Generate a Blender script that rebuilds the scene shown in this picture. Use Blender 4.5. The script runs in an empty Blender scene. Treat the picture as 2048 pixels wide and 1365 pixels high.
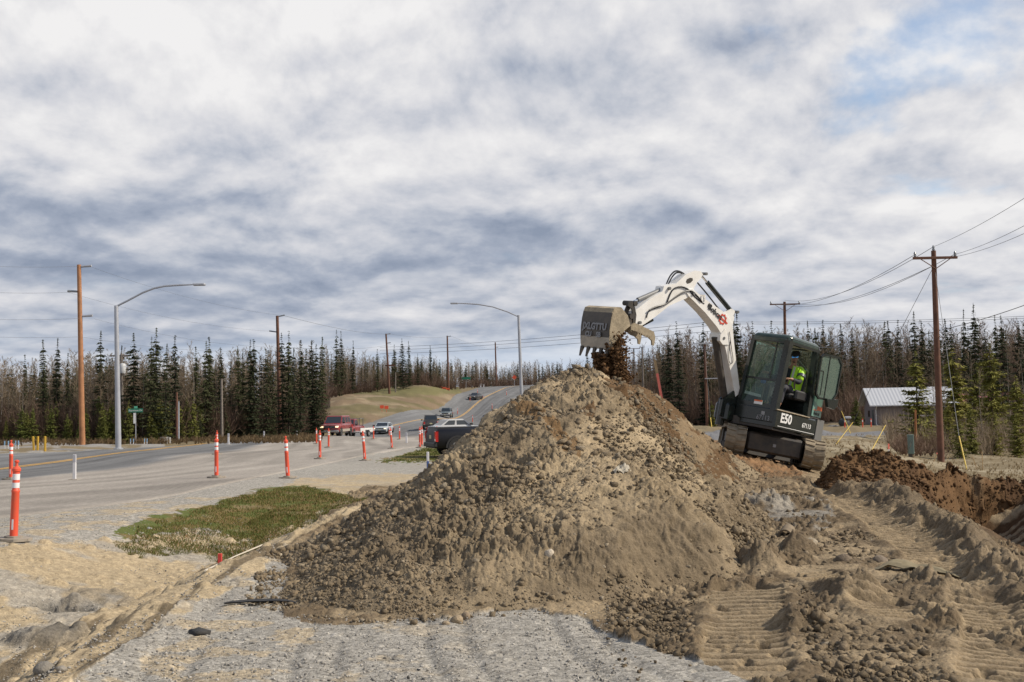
import bpy, math, random
import numpy as np
from mathutils import Matrix, Vector

# ------------------------------------------------------------------ camera, world, sun
F = 2200.0                      # focal length in photo pixels (photo 2048 wide)
EYE = 1.64
PITCH = math.atan(134.5 / F)
ROLL = math.radians(1.1)
scene = bpy.context.scene
COL = scene.collection
cam_d = bpy.data.cameras.new('camera')
cam = bpy.data.objects.new('camera', cam_d)
COL.objects.link(cam)
CR = Matrix.Rotation(math.pi / 2 + PITCH, 4, 'X') @ Matrix.Rotation(-ROLL, 4, 'Z')
cam.matrix_world = Matrix.Translation((0, 0, EYE)) @ CR
cam_d.sensor_width = 36.0
cam_d.lens = F / 2048 * 36.0
cam_d.clip_start = 0.1
cam_d.clip_end = 8000
scene.camera = cam

SUN_AZ = math.radians(98)       # clockwise from the view direction (+Y)
SUN_EL = math.radians(40)
sun_vec = Vector((math.sin(SUN_AZ) * math.cos(SUN_EL), math.cos(SUN_AZ) * math.cos(SUN_EL), math.sin(SUN_EL)))
sl = bpy.data.lights.new('sun', 'SUN')
sl.energy = 5.0
sl.angle = math.radians(0.6)
sl.color = (1.0, 0.90, 0.75)
so = bpy.data.objects.new('sun', sl)
so.rotation_euler = sun_vec.to_track_quat('Z', 'Y').to_euler()
COL.objects.link(so)

world = bpy.data.worlds.new('World')
scene.world = world
world.use_nodes = True
wn, wl = world.node_tree.nodes, world.node_tree.links
wn.clear()
def W(t, **k):
    n = wn.new(t)
    for a, b in k.items(): setattr(n, a, b)
    return n
def wm(op, a, b=None, clamp=False):
    n = W('ShaderNodeMath', operation=op, use_clamp=clamp)
    for i, v in enumerate((a, b)):
        if v is None: continue
        if isinstance(v, (int, float)): n.inputs[i].default_value = v
        else: wl.new(v, n.inputs[i])
    return n.outputs[0]
def wramp(fac, stops):
    n = W('ShaderNodeValToRGB')
    e = n.color_ramp.elements
    while len(e) > 1: e.remove(e[-1])
    e[0].position, e[0].color = stops[0][0], (*stops[0][1], 1)
    for p, c in stops[1:]:
        q = e.new(p); q.color = (*c, 1)
    wl.new(fac, n.inputs[0])
    return n.outputs[0]
def wmap(v, a, b, c=0.0, d=1.0):
    n = W('ShaderNodeMapRange', interpolation_type='SMOOTHSTEP')
    wl.new(v, n.inputs[0])
    for i, q in zip((1, 2, 3, 4), (a, b, c, d)): n.inputs[i].default_value = q
    return n.outputs[0]
tc = W('ShaderNodeTexCoord')
sep = W('ShaderNodeSeparateXYZ'); wl.new(tc.outputs['Generated'], sep.inputs[0])
X_, Y_, Z_ = sep.outputs
zc0 = wm('ADD', wm('MAXIMUM', Z_, 0.0), 0.05)
az_ = wm('ARCTAN2', X_, Y_)
# cloud sheet seen in perspective: cells shrink and flatten towards the horizon
lg = wm('LOGARITHM', zc0, 2.718)
cu = wm('MULTIPLY', az_, 3.2); cv = wm('MULTIPLY', lg, 1.0)
def wnoise(su, sv, detail, rough, dist, off, dv=0.0):
    cmb = W('ShaderNodeCombineXYZ'); wl.new(wm('MULTIPLY', cu, su), cmb.inputs[0]); wl.new(wm('MULTIPLY', wm('ADD', cv, dv), sv), cmb.inputs[1])
    mp = W('ShaderNodeMapping'); wl.new(cmb.outputs[0], mp.inputs[0]); mp.inputs['Location'].default_value = off
    n = W('ShaderNodeTexNoise'); wl.new(mp.outputs[0], n.inputs['Vector'])
    n.inputs['Scale'].default_value = 1.0; n.inputs['Detail'].default_value = detail
    n.inputs['Roughness'].default_value = rough; n.inputs['Distortion'].default_value = dist
    return n.outputs[0]
big = wnoise(0.75, 1.3, 2, 0.5, 0.0, (8.00, 7.7, 0))
P0 = (18.70, 12.60, 4)
c0_ = wnoise(2.1, 2.9, 10, 0.545, 0.12, P0)
c1_ = wnoise(2.1, 2.9, 10, 0.545, 0.12, P0, 0.06)        # the same field a little higher: lit tops, grey bases
relief = wm('MULTIPLY', wm('SUBTRACT', c0_, c1_), 1.15)
lev = wm('ADD', wm('MULTIPLY', big, 0.50), wm('ADD', wm('MULTIPLY', c0_, 0.50), 0.215))
hi = wmap(Z_, 0.13, 0.32, 0.0, 0.13)
lowleft = wm('MULTIPLY', wm('MULTIPLY', wmap(Z_, 0.03, 0.10, 0.2, 1.0), wmap(Z_, 0.17, 0.26, 1.0, 0.0)), wmap(X_, -0.3, 0.3, 0.045, 0.0))
over = wmap(Z_, 0.40, 0.7, 0.0, 0.30)  # overhead sky above the view, darkened to lower the ambient light
edge = wmap(Z_, 0.0, 0.07, 0.08, 0.0)
right = wmap(X_, -0.05, 0.45, 0.0, 0.07)
d2 = wm('SUBTRACT', wm('ADD', wm('ADD', wm('ADD', lev, relief), wm('ADD', hi, right)), edge), wm('ADD', lowleft, over))
ccol = wramp(d2, [(0.46, (0.27, 0.32, 0.42)), (0.58, (0.38, 0.425, 0.52)), (0.68, (0.52, 0.55, 0.62)), (0.78, (0.655, 0.665, 0.71)), (0.90, (0.79, 0.785, 0.80)), (1.0, (0.88, 0.87, 0.87))])
gap = wnoise(1.3, 2.8, 6, 0.5, 0.3, (49.10, 12.9, 2))
cl = wm('ADD', wm('SUBTRACT', gap, wm('MULTIPLY', wm('SUBTRACT', c0_, 0.5), 0.6)), wm('ADD', wmap(X_, 0.0, 0.42, 0.0, 0.085), wm('MULTIPLY', wmap(Z_, 0.10, 0.32, 0.0, 0.05), wmap(X_, 0.15, 0.4))))
clm = wm('MULTIPLY', wm('MULTIPLY', wmap(cl, 0.645, 0.80, 0.0, 0.75), wmap(Z_, .05, .11)), wmap(X_, -0.1, 0.15, 0.15, 1.0))
horb = wm('MULTIPLY', wmap(Z_, 0.01, 0.09, 1.0, 0.0), wmap(gap, 0.40, 0.58, 0.15, 1.0))
blue = W('ShaderNodeMix', data_type='RGBA'); 
clm2 = wm('MAXIMUM', clm, wmap(Z_, .42, .65, 0, .6))  # overhead part turned bluer too, again to cut ambient light
hzc = W('ShaderNodeMix', data_type='RGBA'); wl.new(wm('MULTIPLY', horb, .75), hzc.inputs[0]); wl.new(ccol, hzc.inputs[6]); hzc.inputs[7].default_value = (0.52, 0.65, 0.82, 1)
ccol = hzc.outputs[2]
sky = W('ShaderNodeTexSky', sky_type='NISHITA', sun_disc=False, sun_elevation=SUN_EL, sun_rotation=SUN_AZ)
sky.altitude = 100; sky.air_density = 1.0; sky.dust_density = 0.3
bs = W('ShaderNodeBackground'); wl.new(sky.outputs[0], bs.inputs[0]); bs.inputs[1].default_value = 0.15
bc = W('ShaderNodeBackground'); wl.new(ccol, bc.inputs[0]); bc.inputs[1].default_value = 1.0
mx = W('ShaderNodeMixShader'); wl.new(clm2, mx.inputs[0]); wl.new(bc.outputs[0], mx.inputs[1]); wl.new(bs.outputs[0], mx.inputs[2])
wo = W('ShaderNodeOutputWorld'); wl.new(mx.outputs[0], wo.inputs[0])
scene.view_settings.view_transform = 'Standard'
scene.view_settings.look = 'None'
scene.view_settings.exposure = 0.0
scene.view_settings.gamma = 1.0

# ------------------------------------------------------------------ helpers
CRn = np.array(CR.to_3x3())
def ray(px, py):
    return Vector(CRn @ np.array(((px - 1024) / F, -(py - 682.5) / F, -1.0)))
def U(px, py, Y):
    d = ray(px, py)
    return Vector((0, 0, EYE)) + d * (Y / d.y)
def proj(P):
    Q = (P - np.array((0, 0, EYE))) @ CRn
    zc = np.minimum(Q[..., 2], -1e-3)
    return 1024 + F * Q[..., 0] / -zc, 682.5 - F * Q[..., 1] / -zc
def hsh(ix, iy, s):
    n = (ix.astype(np.int64) * 374761393 + iy.astype(np.int64) * 668265263 + s * 1442695041) & 0xffffffff
    n = ((n ^ (n >> 13)) * 1274126177) & 0xffffffff
    n = ((n ^ (n >> 16)) * 2246822519) & 0xffffffff
    return ((n ^ (n >> 15)) & 0xffffff) / float(0xffffff)
def vnoise(x, y, s=0):
    ix, iy = np.floor(x), np.floor(y)
    fx, fy = x - ix, y - iy
    fx = fx * fx * fx * (fx * (fx * 6 - 15) + 10); fy = fy * fy * fy * (fy * (fy * 6 - 15) + 10)
    a, b = hsh(ix, iy, s), hsh(ix + 1, iy, s)
    c, d = hsh(ix, iy + 1, s), hsh(ix + 1, iy + 1, s)
    return (a + (b - a) * fx) * (1 - fy) + (c + (d - c) * fx) * fy
def fbm(x, y, sc, oct=4, s=0, gain=0.5):
    r = 0; amp = 1; tot = 0
    ca, sa = math.cos(0.6), math.sin(0.6)
    for k in range(oct):
        r = r + amp * vnoise(x * sc, y * sc, s + k * 17); tot += amp
        amp *= gain; sc *= 2.03
        x, y = x * ca - y * sa, x * sa + y * ca
    return r / tot - 0.5
def lumps(x, y, cell, s=0, fill=0.6, rmin=0.25, rmax=0.6):
    gx, gy = np.floor(x / cell), np.floor(y / cell)
    out = np.zeros_like(x)
    for i in (-1, 0, 1):
        for j in (-1, 0, 1):
            cx, cy = gx + i, gy + j
            jx, jy = hsh(cx, cy, s), hsh(cx, cy, s + 5)
            r = (rmin + (rmax - rmin) * hsh(cx, cy, s + 9) ** 2) * cell
            on = hsh(cx, cy, s + 3) < fill
            ax = 0.7 + 0.6 * hsh(cx, cy, s + 21)
            dx, dy = (x - (cx + jx) * cell) * ax, (y - (cy + jy) * cell) / ax
            q = 1 - (dx * dx + dy * dy) / (r * r)
            out = np.maximum(out, np.where(on & (q > 0), r * np.sqrt(np.maximum(q, 0)), 0))
    return out
def clods(x, y, cell, s=0, gap_=.22):
    """blocky broken lumps: one random height per cell with crevices between"""
    gx, gy = np.floor(x / cell), np.floor(y / cell)
    f1 = np.full(x.shape, 9.); f2 = np.full(x.shape, 9.); hh = np.zeros_like(x); tx = np.zeros_like(x)
    for i in (-1, 0, 1):
        for j in (-1, 0, 1):
            cx, cy = gx + i, gy + j
            dx, dy = x / cell - cx - hsh(cx, cy, s), y / cell - cy - hsh(cx, cy, s + 5)
            d = np.hypot(dx, dy); m = d < f1
            f2 = np.where(m, f1, np.minimum(f2, d)); hh = np.where(m, hsh(cx, cy, s + 9), hh)
            tx = np.where(m, dx * (hsh(cx, cy, s + 13) - .5) + dy * (hsh(cx, cy, s + 14) - .5), tx); f1 = np.where(m, d, f1)
    e = np.clip((f2 - f1) / gap_, 0, 1)
    return cell * (hh ** 1.5 * e + tx * .9 * e)
def ss(a, b, x):
    t = np.clip((x - a) / (b - a), 0, 1)
    return t * t * (3 - 2 * t)
def inpoly(px, py, poly):
    r = np.zeros(px.shape, bool)
    n = len(poly); j = n - 1
    for i in range(n):
        xi, yi = poly[i]; xj, yj = poly[j]
        c = ((yi > py) != (yj > py)) & (px < (xj - xi) * (py - yi) / ((yj - yi) or 1e-9) + xi)
        r ^= c; j = i
    return r
def pl_dist(x, y, pts):
    """distance to a polyline, signed side, arc position"""
    best = np.full(x.shape, 1e9); sd = np.zeros_like(x); arc = np.zeros_like(x); L0 = 0
    for (x0, y0), (x1, y1) in zip(pts[:-1], pts[1:]):
        dx, dy = x1 - x0, y1 - y0; L = math.hypot(dx, dy)
        t = np.clip(((x - x0) * dx + (y - y0) * dy) / (L * L), 0, 1)
        ex, ey = x - (x0 + t * dx), y - (y0 + t * dy)
        d = np.hypot(ex, ey); m = d < best
        best = np.where(m, d, best)
        sd = np.where(m, np.sign(dx * ey - dy * ex), sd)
        arc = np.where(m, L0 + t * L, arc); L0 += L
    return best, sd, arc
class RBF:
    def __init__(s, pts, vals, c=0.1, lam=1e-3):
        s.p = np.array(pts, float); s.c = c
        v = np.array(vals, float); s.m = v.mean()
        d = s.k(s.p, s.p) + 0
        s.w = np.linalg.solve(d - lam * np.eye(len(v)), v - s.m)
    def k(s, a, b):
        return np.sqrt(((a[:, None, :] - b[None]) ** 2).sum(-1) + s.c ** 2)
    def __call__(s, q):
        sh = q.shape[:-1]; q = q.reshape(-1, q.shape[-1]); out = np.empty(len(q))
        for i in range(0, len(q), 40000): out[i:i + 40000] = s.k(q[i:i + 40000], s.p) @ s.w
        return (out + s.m).reshape(sh)

def tag(o, label=None, cat=None, group=None, kind=None):
    if label: o['label'] = label
    if cat: o['category'] = cat
    if group: o['group'] = group
    if kind: o['kind'] = kind
    return o
def link(name, me, mat=None, parent=None, smooth=False):
    o = bpy.data.objects.new(name, me); COL.objects.link(o)
    if mat is not None and not me.materials:
        for m in (mat if isinstance(mat, (list, tuple)) else [mat]): me.materials.append(m)
    if parent is not None: o.parent = parent
    if smooth: me.polygons.foreach_set('use_smooth', [True] * len(me.polygons))
    return o
def empty(name, loc, rz=0, label=None, cat=None, group=None):
    o = bpy.data.objects.new(name, None); COL.objects.link(o)
    o.location = loc; o.rotation_euler = (0, 0, rz); o.empty_display_size = 0.3
    tag(o, label, cat, group)
    return o
def np_mesh(name, V, Fc, smooth=True):
    """V (n,3), Fc (m,k) uniform faces"""
    me = bpy.data.meshes.new(name)
    V = np.asarray(V, np.float32); Fc = np.asarray(Fc, np.int32); k = Fc.shape[1]
    me.vertices.add(len(V)); me.vertices.foreach_set('co', V.ravel())
    me.loops.add(Fc.size); me.loops.foreach_set('vertex_index', Fc.ravel())
    me.polygons.add(len(Fc)); me.polygons.foreach_set('loop_start', np.arange(0, Fc.size, k, dtype=np.int32))
    me.update(calc_edges=True)
    if smooth: me.polygons.foreach_set('use_smooth', np.ones(len(Fc), bool))
    return me
def vcol(me, rgb, name='Col', a=None):
    at = me.color_attributes.new(name, 'FLOAT_COLOR', 'POINT')
    c = np.ones((len(me.vertices), 4), np.float32); c[:, :3] = rgb
    if a is not None: c[:, 3] = a
    at.data.foreach_set('color', c.ravel())
def grid_faces(nr, nc):
    i = np.arange(nr - 1)[:, None] * nc + np.arange(nc - 1)[None]
    return np.stack([i, i + 1, i + nc + 1, i + nc], -1).reshape(-1, 4)

class MB:
    """collects simple shapes; build() makes ONE mesh object"""
    def __init__(s): s.v = []; s.f = []; s.mi = []; s.cur = 0
    def add(s, vs, fs):
        n = len(s.v); s.v += [tuple(v) for v in vs]
        s.f += [tuple(i + n for i in f) for f in fs]; s.mi += [s.cur] * len(fs)
        return s
    def box(s, x0, x1, y0, y1, z0, z1, b=0.0, M=None):
        if b <= 0:
            vs = [(x, y, z) for x in (x0, x1) for y in (y0, y1) for z in (z0, z1)]
            fs = [(0, 1, 3, 2), (4, 6, 7, 5), (0, 4, 5, 1), (2, 3, 7, 6), (0, 2, 6, 4), (1, 5, 7, 3)]
        else:
            b = min(b, abs(x1 - x0) * .49, abs(y1 - y0) * .49, abs(z1 - z0) * .49)
            vs = []; idx = {}
            for i, X in enumerate((x0, x1)):
                for j, Y in enumerate((y0, y1)):
                    for k, Z in enumerate((z0, z1)):
                        sx, sy, sz = (1, -1)[i] * b, (1, -1)[j] * b, (1, -1)[k] * b
                        idx[i, j, k] = len(vs)
                        vs += [(X, Y + sy, Z + sz), (X + sx, Y, Z + sz), (X + sx, Y + sy, Z)]
            fs = []
            I = idx
            for i in (0, 1):
                q = [I[i, 0, 0], I[i, 1, 0], I[i, 1, 1], I[i, 0, 1]]; fs.append(q if i else q[::-1])
                q = [I[0, i, 0] + 1, I[0, i, 1] + 1, I[1, i, 1] + 1, I[1, i, 0] + 1]; fs.append(q if i else q[::-1])
                q = [I[0, 0, i] + 2, I[1, 0, i] + 2, I[1, 1, i] + 2, I[0, 1, i] + 2]; fs.append(q if i else q[::-1])
            for a in (0, 1):
                for c in (0, 1):
                    fs.append([I[a, c, 0], I[a, c, 1], I[a, c, 1] + 1, I[a, c, 0] + 1])
                    fs.append([I[a, 0, c], I[a, 1, c], I[a, 1, c] + 2, I[a, 0, c] + 2])
                    fs.append([I[0, a, c] + 1, I[1, a, c] + 1, I[1, a, c] + 2, I[0, a, c] + 2])
            for a in (0, 1):
                for c in (0, 1):
                    for d in (0, 1): fs.append([I[a, c, d], I[a, c, d] + 1, I[a, c, d] + 2])
        if M is not None: vs = [M @ Vector(v) for v in vs]
        return s.add(vs, fs)
    def prism(s, poly, w0, w1, fr=None):
        """polygon [(a,b)] extruded w0..w1; fr(a,b,w)->xyz"""
        fr = fr or (lambda a, b, w: (a, w, b)); n = len(poly)
        vs = [fr(a, b, w0) for a, b in poly] + [fr(a, b, w1) for a, b in poly]
        fs = [tuple(range(n)), tuple(range(2 * n - 1, n - 1, -1))] + [(i, (i + 1) % n, (i + 1) % n + n, i + n) for i in range(n)]
        return s.add(vs, fs)
    def tube(s, pts, r, n=8, cap=True):
        pts = [Vector(p) for p in pts]; m = len(pts)
        rs = r if isinstance(r, (list, tuple)) else [r] * m
        vs = []; fs = []; up0 = None
        for i, p in enumerate(pts):
            d = (pts[min(i + 1, m - 1)] - pts[max(i - 1, 0)]).normalized()
            if up0 is None: up0 = Vector((0, 0, 1)) if abs(d.z) < .9 else Vector((1, 0, 0))
            a = d.cross(up0).normalized(); up0 = a.cross(d).normalized()
            for k in range(n):
                t = 2 * math.pi * k / n
                vs.append(p + (a * math.cos(t) + up0 * math.sin(t)) * rs[i])
        for i in range(m - 1):
            for k in range(n):
                a, b = i * n + k, i * n + (k + 1) % n
                fs.append((a, b, b + n, a + n))
        if cap: fs += [tuple(range(n))[::-1], tuple(range((m - 1) * n, m * n))]
        return s.add(vs, fs)
    def lathe(s, prof, c=(0, 0, 0), n=16, axis='Z', M=None):
        vs = []; fs = []
        for r, z in prof:
            for k in range(n):
                t = 2 * math.pi * k / n; x, y = r * math.cos(t), r * math.sin(t)
                v = {'Z': (x, y, z), 'Y': (x, z, y), 'X': (z, x, y)}[axis]
                v = Vector(v) + Vector(c)
                vs.append(M @ v if M is not None else v)
        m = len(prof)
        for i in range(m - 1):
            for k in range(n):
                a, b = i * n + k, i * n + (k + 1) % n
                fs.append((a, b, b + n, a + n))
        fs += [tuple(range(n))[::-1], tuple(range((m - 1) * n, m * n))]
        return s.add(vs, fs)
    def mesh(s, name, fn=None):
        me = bpy.data.meshes.new(name)
        me.from_pydata([fn(*v) if fn else v for v in s.v], [], s.f)
        if any(s.mi): me.polygons.foreach_set('material_index', s.mi)
        me.update(); return me
    def build(s, name, mat, parent=None, smooth=None, fn=None, label=None):
        me = s.mesh(name, fn)
        import bmesh
        bm = bmesh.new(); bm.from_mesh(me); bmesh.ops.recalc_face_normals(bm, faces=bm.faces)
        if smooth:
            for f in bm.faces: f.smooth = True
            for e in bm.edges:
                if len(e.link_faces) == 2 and e.calc_face_angle(0) > smooth: e.smooth = False
        bm.to_mesh(me); bm.free()
        o = link(name, me, mat, parent)
        if label: o['label'] = label
        return o
def copy_tree(o, parent=None):
    c = o.copy(); COL.objects.link(c)
    if parent is not None: c.parent = parent
    for ch in [k for k in o.children]: copy_tree(ch, c)
    return c

MATS = {}
def mat(name, col, rough=0.6, metal=0.0, var=0.0, vscale=8.0, bump=0.0, bscale=40.0, spec=0.5, dirt=None, emit=None, alpha=None):
    if name in MATS: return MATS[name]
    m = bpy.data.materials.new(name); m.use_nodes = True; N, L = m.node_tree.nodes, m.node_tree.links
    b = N['Principled BSDF']
    b.inputs['Base Color'].default_value = (*col, 1); b.inputs['Roughness'].default_value = rough
    b.inputs['Metallic'].default_value = metal; b.inputs['Specular IOR Level'].default_value = spec
    if emit:
        b.inputs['Emission Color'].default_value = (*emit[:3], 1); b.inputs['Emission Strength'].default_value = emit[3]
    tcn = N.new('ShaderNodeTexCoord')
    if var > 0 or dirt:
        n = N.new('ShaderNodeTexNoise'); n.inputs['Scale'].default_value = vscale; n.inputs['Detail'].default_value = 6; n.inputs['Roughness'].default_value = .65
        L.new(tcn.outputs['Object'], n.inputs['Vector'])
        mr = N.new('ShaderNodeMapRange'); L.new(n.outputs[0], mr.inputs[0])
        mr.inputs[1].default_value = .3; mr.inputs[2].default_value = .7
        mx = N.new('ShaderNodeMix'); mx.data_type = 'RGBA'
        if dirt:
            mr.inputs[3].default_value = 0; mr.inputs[4].default_value = dirt[3]; L.new(mr.outputs[0], mx.inputs[0])
            mx.inputs[6].default_value = (*col, 1); mx.inputs[7].default_value = (*dirt[:3], 1)
        else:
            L.new(mr.outputs[0], mx.inputs[0])
            mx.inputs[6].default_value = (*[c * (1 - var) for c in col], 1); mx.inputs[7].default_value = (*[min(1, c * (1 + var)) for c in col], 1)
        L.new(mx.outputs[2], b.inputs['Base Color'])
    if bump > 0:
        n2 = N.new('ShaderNodeTexNoise'); n2.inputs['Scale'].default_value = bscale; n2.inputs['Detail'].default_value = 5
        L.new(tcn.outputs['Object'], n2.inputs['Vector'])
        bp = N.new('ShaderNodeBump'); bp.inputs['Strength'].default_value = bump; bp.inputs['Distance'].default_value = .02
        L.new(n2.outputs[0], bp.inputs['Height']); L.new(bp.outputs[0], b.inputs['Normal'])
    MATS[name] = m
    return m
# ------------------------------------------------------------------ terrain
HC = lambda px: 817 - math.tan(ROLL) * (px - 1024)
ctrl = []
def cz(px, py, Y): p = U(px, py, Y); ctrl.append((p.x, p.y, p.z))
def cw(x, y, z): ctrl.append((x, y, z))
for x in (-40, -15, -8, -3, 0, 4, 9, 20, 40):
    cw(x, 2, 0); cw(x, 6, 0)
for x in (-2, 1, 4): cw(x, 10, 0.0)
for x in (-1, 2): cw(x, 16, 0.05)
cw(5, 14, .12); cw(-16, 16, 0); cw(-10, 20, 0); cw(-6.5, 23, 0); cw(-2, 24, -.05)
cz(433, 957, 28); cz(575, 957, 28.3); cz(640, 919, 42); cz(729, 922, 40); cz(841, 896, 57)
cz(0, 940, 37.7); cz(0, 905, 58); cz(237, 900, 59); cz(160, 918, 49); cz(420, 886, 86); cz(165, 892, 78)
cz(-200, 895, 85); cz(-250, 930, 50); cz(-600, 900, 90)
cz(0, 890, 88); cz(300, 888, 86); cz(444, 884, 90); cz(560, 877, 104)
cz(560, 868, 125); cz(640, 858, 150)
cz(673, 872, 110); cz(768, 866, 140); cz(860, 859, 140); cz(893, 835, 193); cz(951, 800, 236); cz(1000, 773, 330); cz(1080, 770, 335); cz(930, 776, 315)
cz(945, 845, 165); cz(1030, 800, 225); cz(1100, 790, 260); cz(1180, 768, 330)
cz(780, 787, 222); cz(870, 779, 232); cz(700, 792, 205); cz(660, 800, 195); cz(690, 835, 158); cz(770, 825, 172); cz(830, 825, 178); cz(895, 782, 262); cz(600, 850, 160); cz(640, 800, 230)
cz(880, 800, 225); cz(840, 812, 200); cz(720, 848, 152)
cw(1.2, 22, .55); cw(4.4, 22.5, .60); cw(6.3, 22.0, .16); cw(4.3, 20, .42); cw(6.0, 20, .12); cw(3.5, 27, .4); cw(0.3, 30, -.1); cw(-2, 35, -.2)
cw(8, 30, -.3); cw(5, 38, -.5)
cz(1882, 925, 52); cz(1700, 900, 52); cz(2048, 935, 48); cz(1650, 880, 65); cz(2200, 930, 50); cz(1300, 880, 60)
cz(1500, 862, 110); cz(1800, 862, 112); cz(1735, 853, 137); cz(1860, 852, 140); cz(1300, 850, 120); cz(1150, 840, 140)
cz(2300, 860, 130); cz(2048, 865, 110); cz(1500, 850, 170); cz(1900, 850, 175); cz(2300, 850, 180); cz(1250, 800, 260); cz(1350, 845, 200)
for a in (-.6, -.4, -.25): cw(math.tan(a) * 160, 160, -.6); cw(math.tan(a) * 400, 400, 2)
for a in (.1, .3, .5): cw(math.tan(a) * 420, 420, 4); cw(math.tan(a) * 900, 900, 0)
for a in (-.9, -.4, 0, .9): cw(math.tan(a) * 1200, 1200, 0)
for a in (-1.1, 1.1): cw(math.tan(a) * 60, 60, 0); cw(math.tan(a) * 200, 200, 0)
cw(-30, 330, 8.0); cw(10, 380, 8.0); cw(-60, 300, 5.)
cp = np.array(ctrl)
def enc(x, y):
    return np.stack([np.arctan2(x, np.maximum(y, .1)) * 4.0, np.log(np.hypot(x, y) + 1.0)], -1)
rb = RBF(enc(cp[:, 0], cp[:, 1]), cp[:, 2], c=0.12, lam=2e-3)
EDGE = [(-2.7, 0), (-2.9, 7), (-3.1, 11), (-2.9, 15), (-2.6, 19), (-2.2, 24)]
TRENCH = [(6.0, 8.6), (6.6, 12), (7.35, 15.8), (8.1, 19.6), (9.0, 24)]
BERM = [(3.75, 6.2), (4.2, 8.7), (4.9, 12.5), (5.3, 15.6), (5.5, 17.3)]
def base_h(x, y):
    x = np.asarray(x, float); y = np.asarray(y, float)
    z = rb(enc(x, y))
    # roadside ditch left of the gravel pad
    xe = np.interp(y, [p[1] for p in EDGE], [p[0] for p in EDGE])
    u = xe - x                                      # metres left of the pad edge
    far = 1 - ss(16.5, 22, y)
    wob = fbm(x, y, .6, 3, 77) * .25
    prof = -ss(0, 1.15, u + wob * .5) * .50 + ss(1.3, 4.2, u) * .50
    z = z + prof * far
    # low edge lip
    z = z + .05 * np.exp(-((u + .15) / .25) ** 2) * far
    # trench on the right
    d, s, a = pl_dist(x, y, TRENCH)
    sd = np.where(s > 0, -d, d)                     # positive to the right
    cut = np.where(sd < 0, 1 - ss(.35, 1.0, d), 1 - ss(.05, 1.5, d))
    cut = cut * (1 - ss(19.7, 20.3, y))
    z = z - .62 * cut
    z = z + .85 * ss(.45, 2.1, sd) * ss(6, 9, y) * (sd > 0) * (1 - ss(20.5, 22.5, y))
    return z
def GZ(x, y): return float(base_h(np.array([x]), np.array([y]))[0])
def G(px, py, zoff=0.0, lo=5, hi=900):
    """photo pixel -> point on the ground (nearest hit)"""
    d = ray(px, py); ts = np.exp(np.linspace(math.log(lo), math.log(hi), 900))
    X, Y, Z = d.x / d.y * ts, ts, EYE + d.z / d.y * ts
    h = base_h(X, Y) + zoff
    k = np.where(Z < h)[0]
    if len(k) == 0: i = int(np.argmin(np.abs(Z - h))); return Vector((X[i], Y[i], h[i]))
    i = k[0]
    if i == 0: return Vector((X[0], Y[0], h[0]))
    a = (Z[i - 1] - h[i - 1]); b = (h[i] - Z[i]); t = a / (a + b)
    yy = Y[i - 1] + (Y[i] - Y[i - 1]) * t; xx = d.x / d.y * yy
    return Vector((xx, yy, GZ(xx, yy)))
def ground_at(px, Y):
    """world point on the ground at depth Y below photo column px (uses the ground's own row)"""
    p = U(px, HC(px), Y)
    for _ in range(3):
        py = proj(np.array([[p.x, p.y, GZ(p.x, p.y)]]))[1][0]
        p = U(px, py, Y)
    return Vector((p.x, p.y, GZ(p.x, p.y)))

# road: control stations (near edge / yellow line / far edge) from photo columns
def pxline(pts): return [G(*p) for p in pts]
road_near = [(-22, 9.5), (-15.0, 12.5), (-10.6, 15.5), (-8.2, 18), (-6.9, 21.5), (-6.6, 26)]
road_near += [(v.x, v.y) for v in pxline([(690, 921), (760, 906), (838, 893)])]
road_near += [(-4.2, 62), (-3.0, 80), (-2.0, 100), (-1.0, 125), (1.5, 160), (5, 200), (12, 260), (24, 330), (40, 380)]
yel = [(v.x, v.y) for v in pxline([(-160, 958), (0, 940), (160, 918), (300, 901), (420, 886.5)])] + [(-24.6, 100), (-24.2, 115), (-21, 135), (-16.5, 152)]
yel += [(v.x, v.y) for v in [U(870, 848, 170), U(930, 820, 207), U(960, 800.5, 233), U(985, 788, 262), U(1012, 778.5, 300), U(1050, 773, 335)]] + [(14, 380)]
far_px = [(-160, 917), (0, 909), (240, 899), (400, 889), (560, 879)]
road_far = [(v.x, v.y) for v in pxline(far_px)] + [(-23.4, 118), (-21.9, 132), (-20.7, 150), (-17.8, 175), (-14.9, 200), (-12.9, 228), (-12.0, 270), (-9.3, 320), (-3, 370)]
def resample(pts, ns):
    P = np.array(pts, float); s = np.concatenate([[0], np.cumsum(np.hypot(*np.diff(P, axis=0).T))])
    t = np.linspace(0, 1, ns) ** 1.6 * s[-1]
    X, Y = np.interp(t, s, P[:, 0]), np.interp(t, s, P[:, 1])
    k = np.ones(5) / 5
    for A in (X, Y): A[2:-2] = np.convolve(A, k, 'valid')
    return np.stack([X, Y], -1)
e0, e1 = resample(road_near, 420), resample(road_far, 420)
road_poly = [tuple(q) for q in e0] + [tuple(q) for q in e1[::-1]]
def road_mask(x, y):
    return inpoly(x, y, road_poly)

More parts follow.
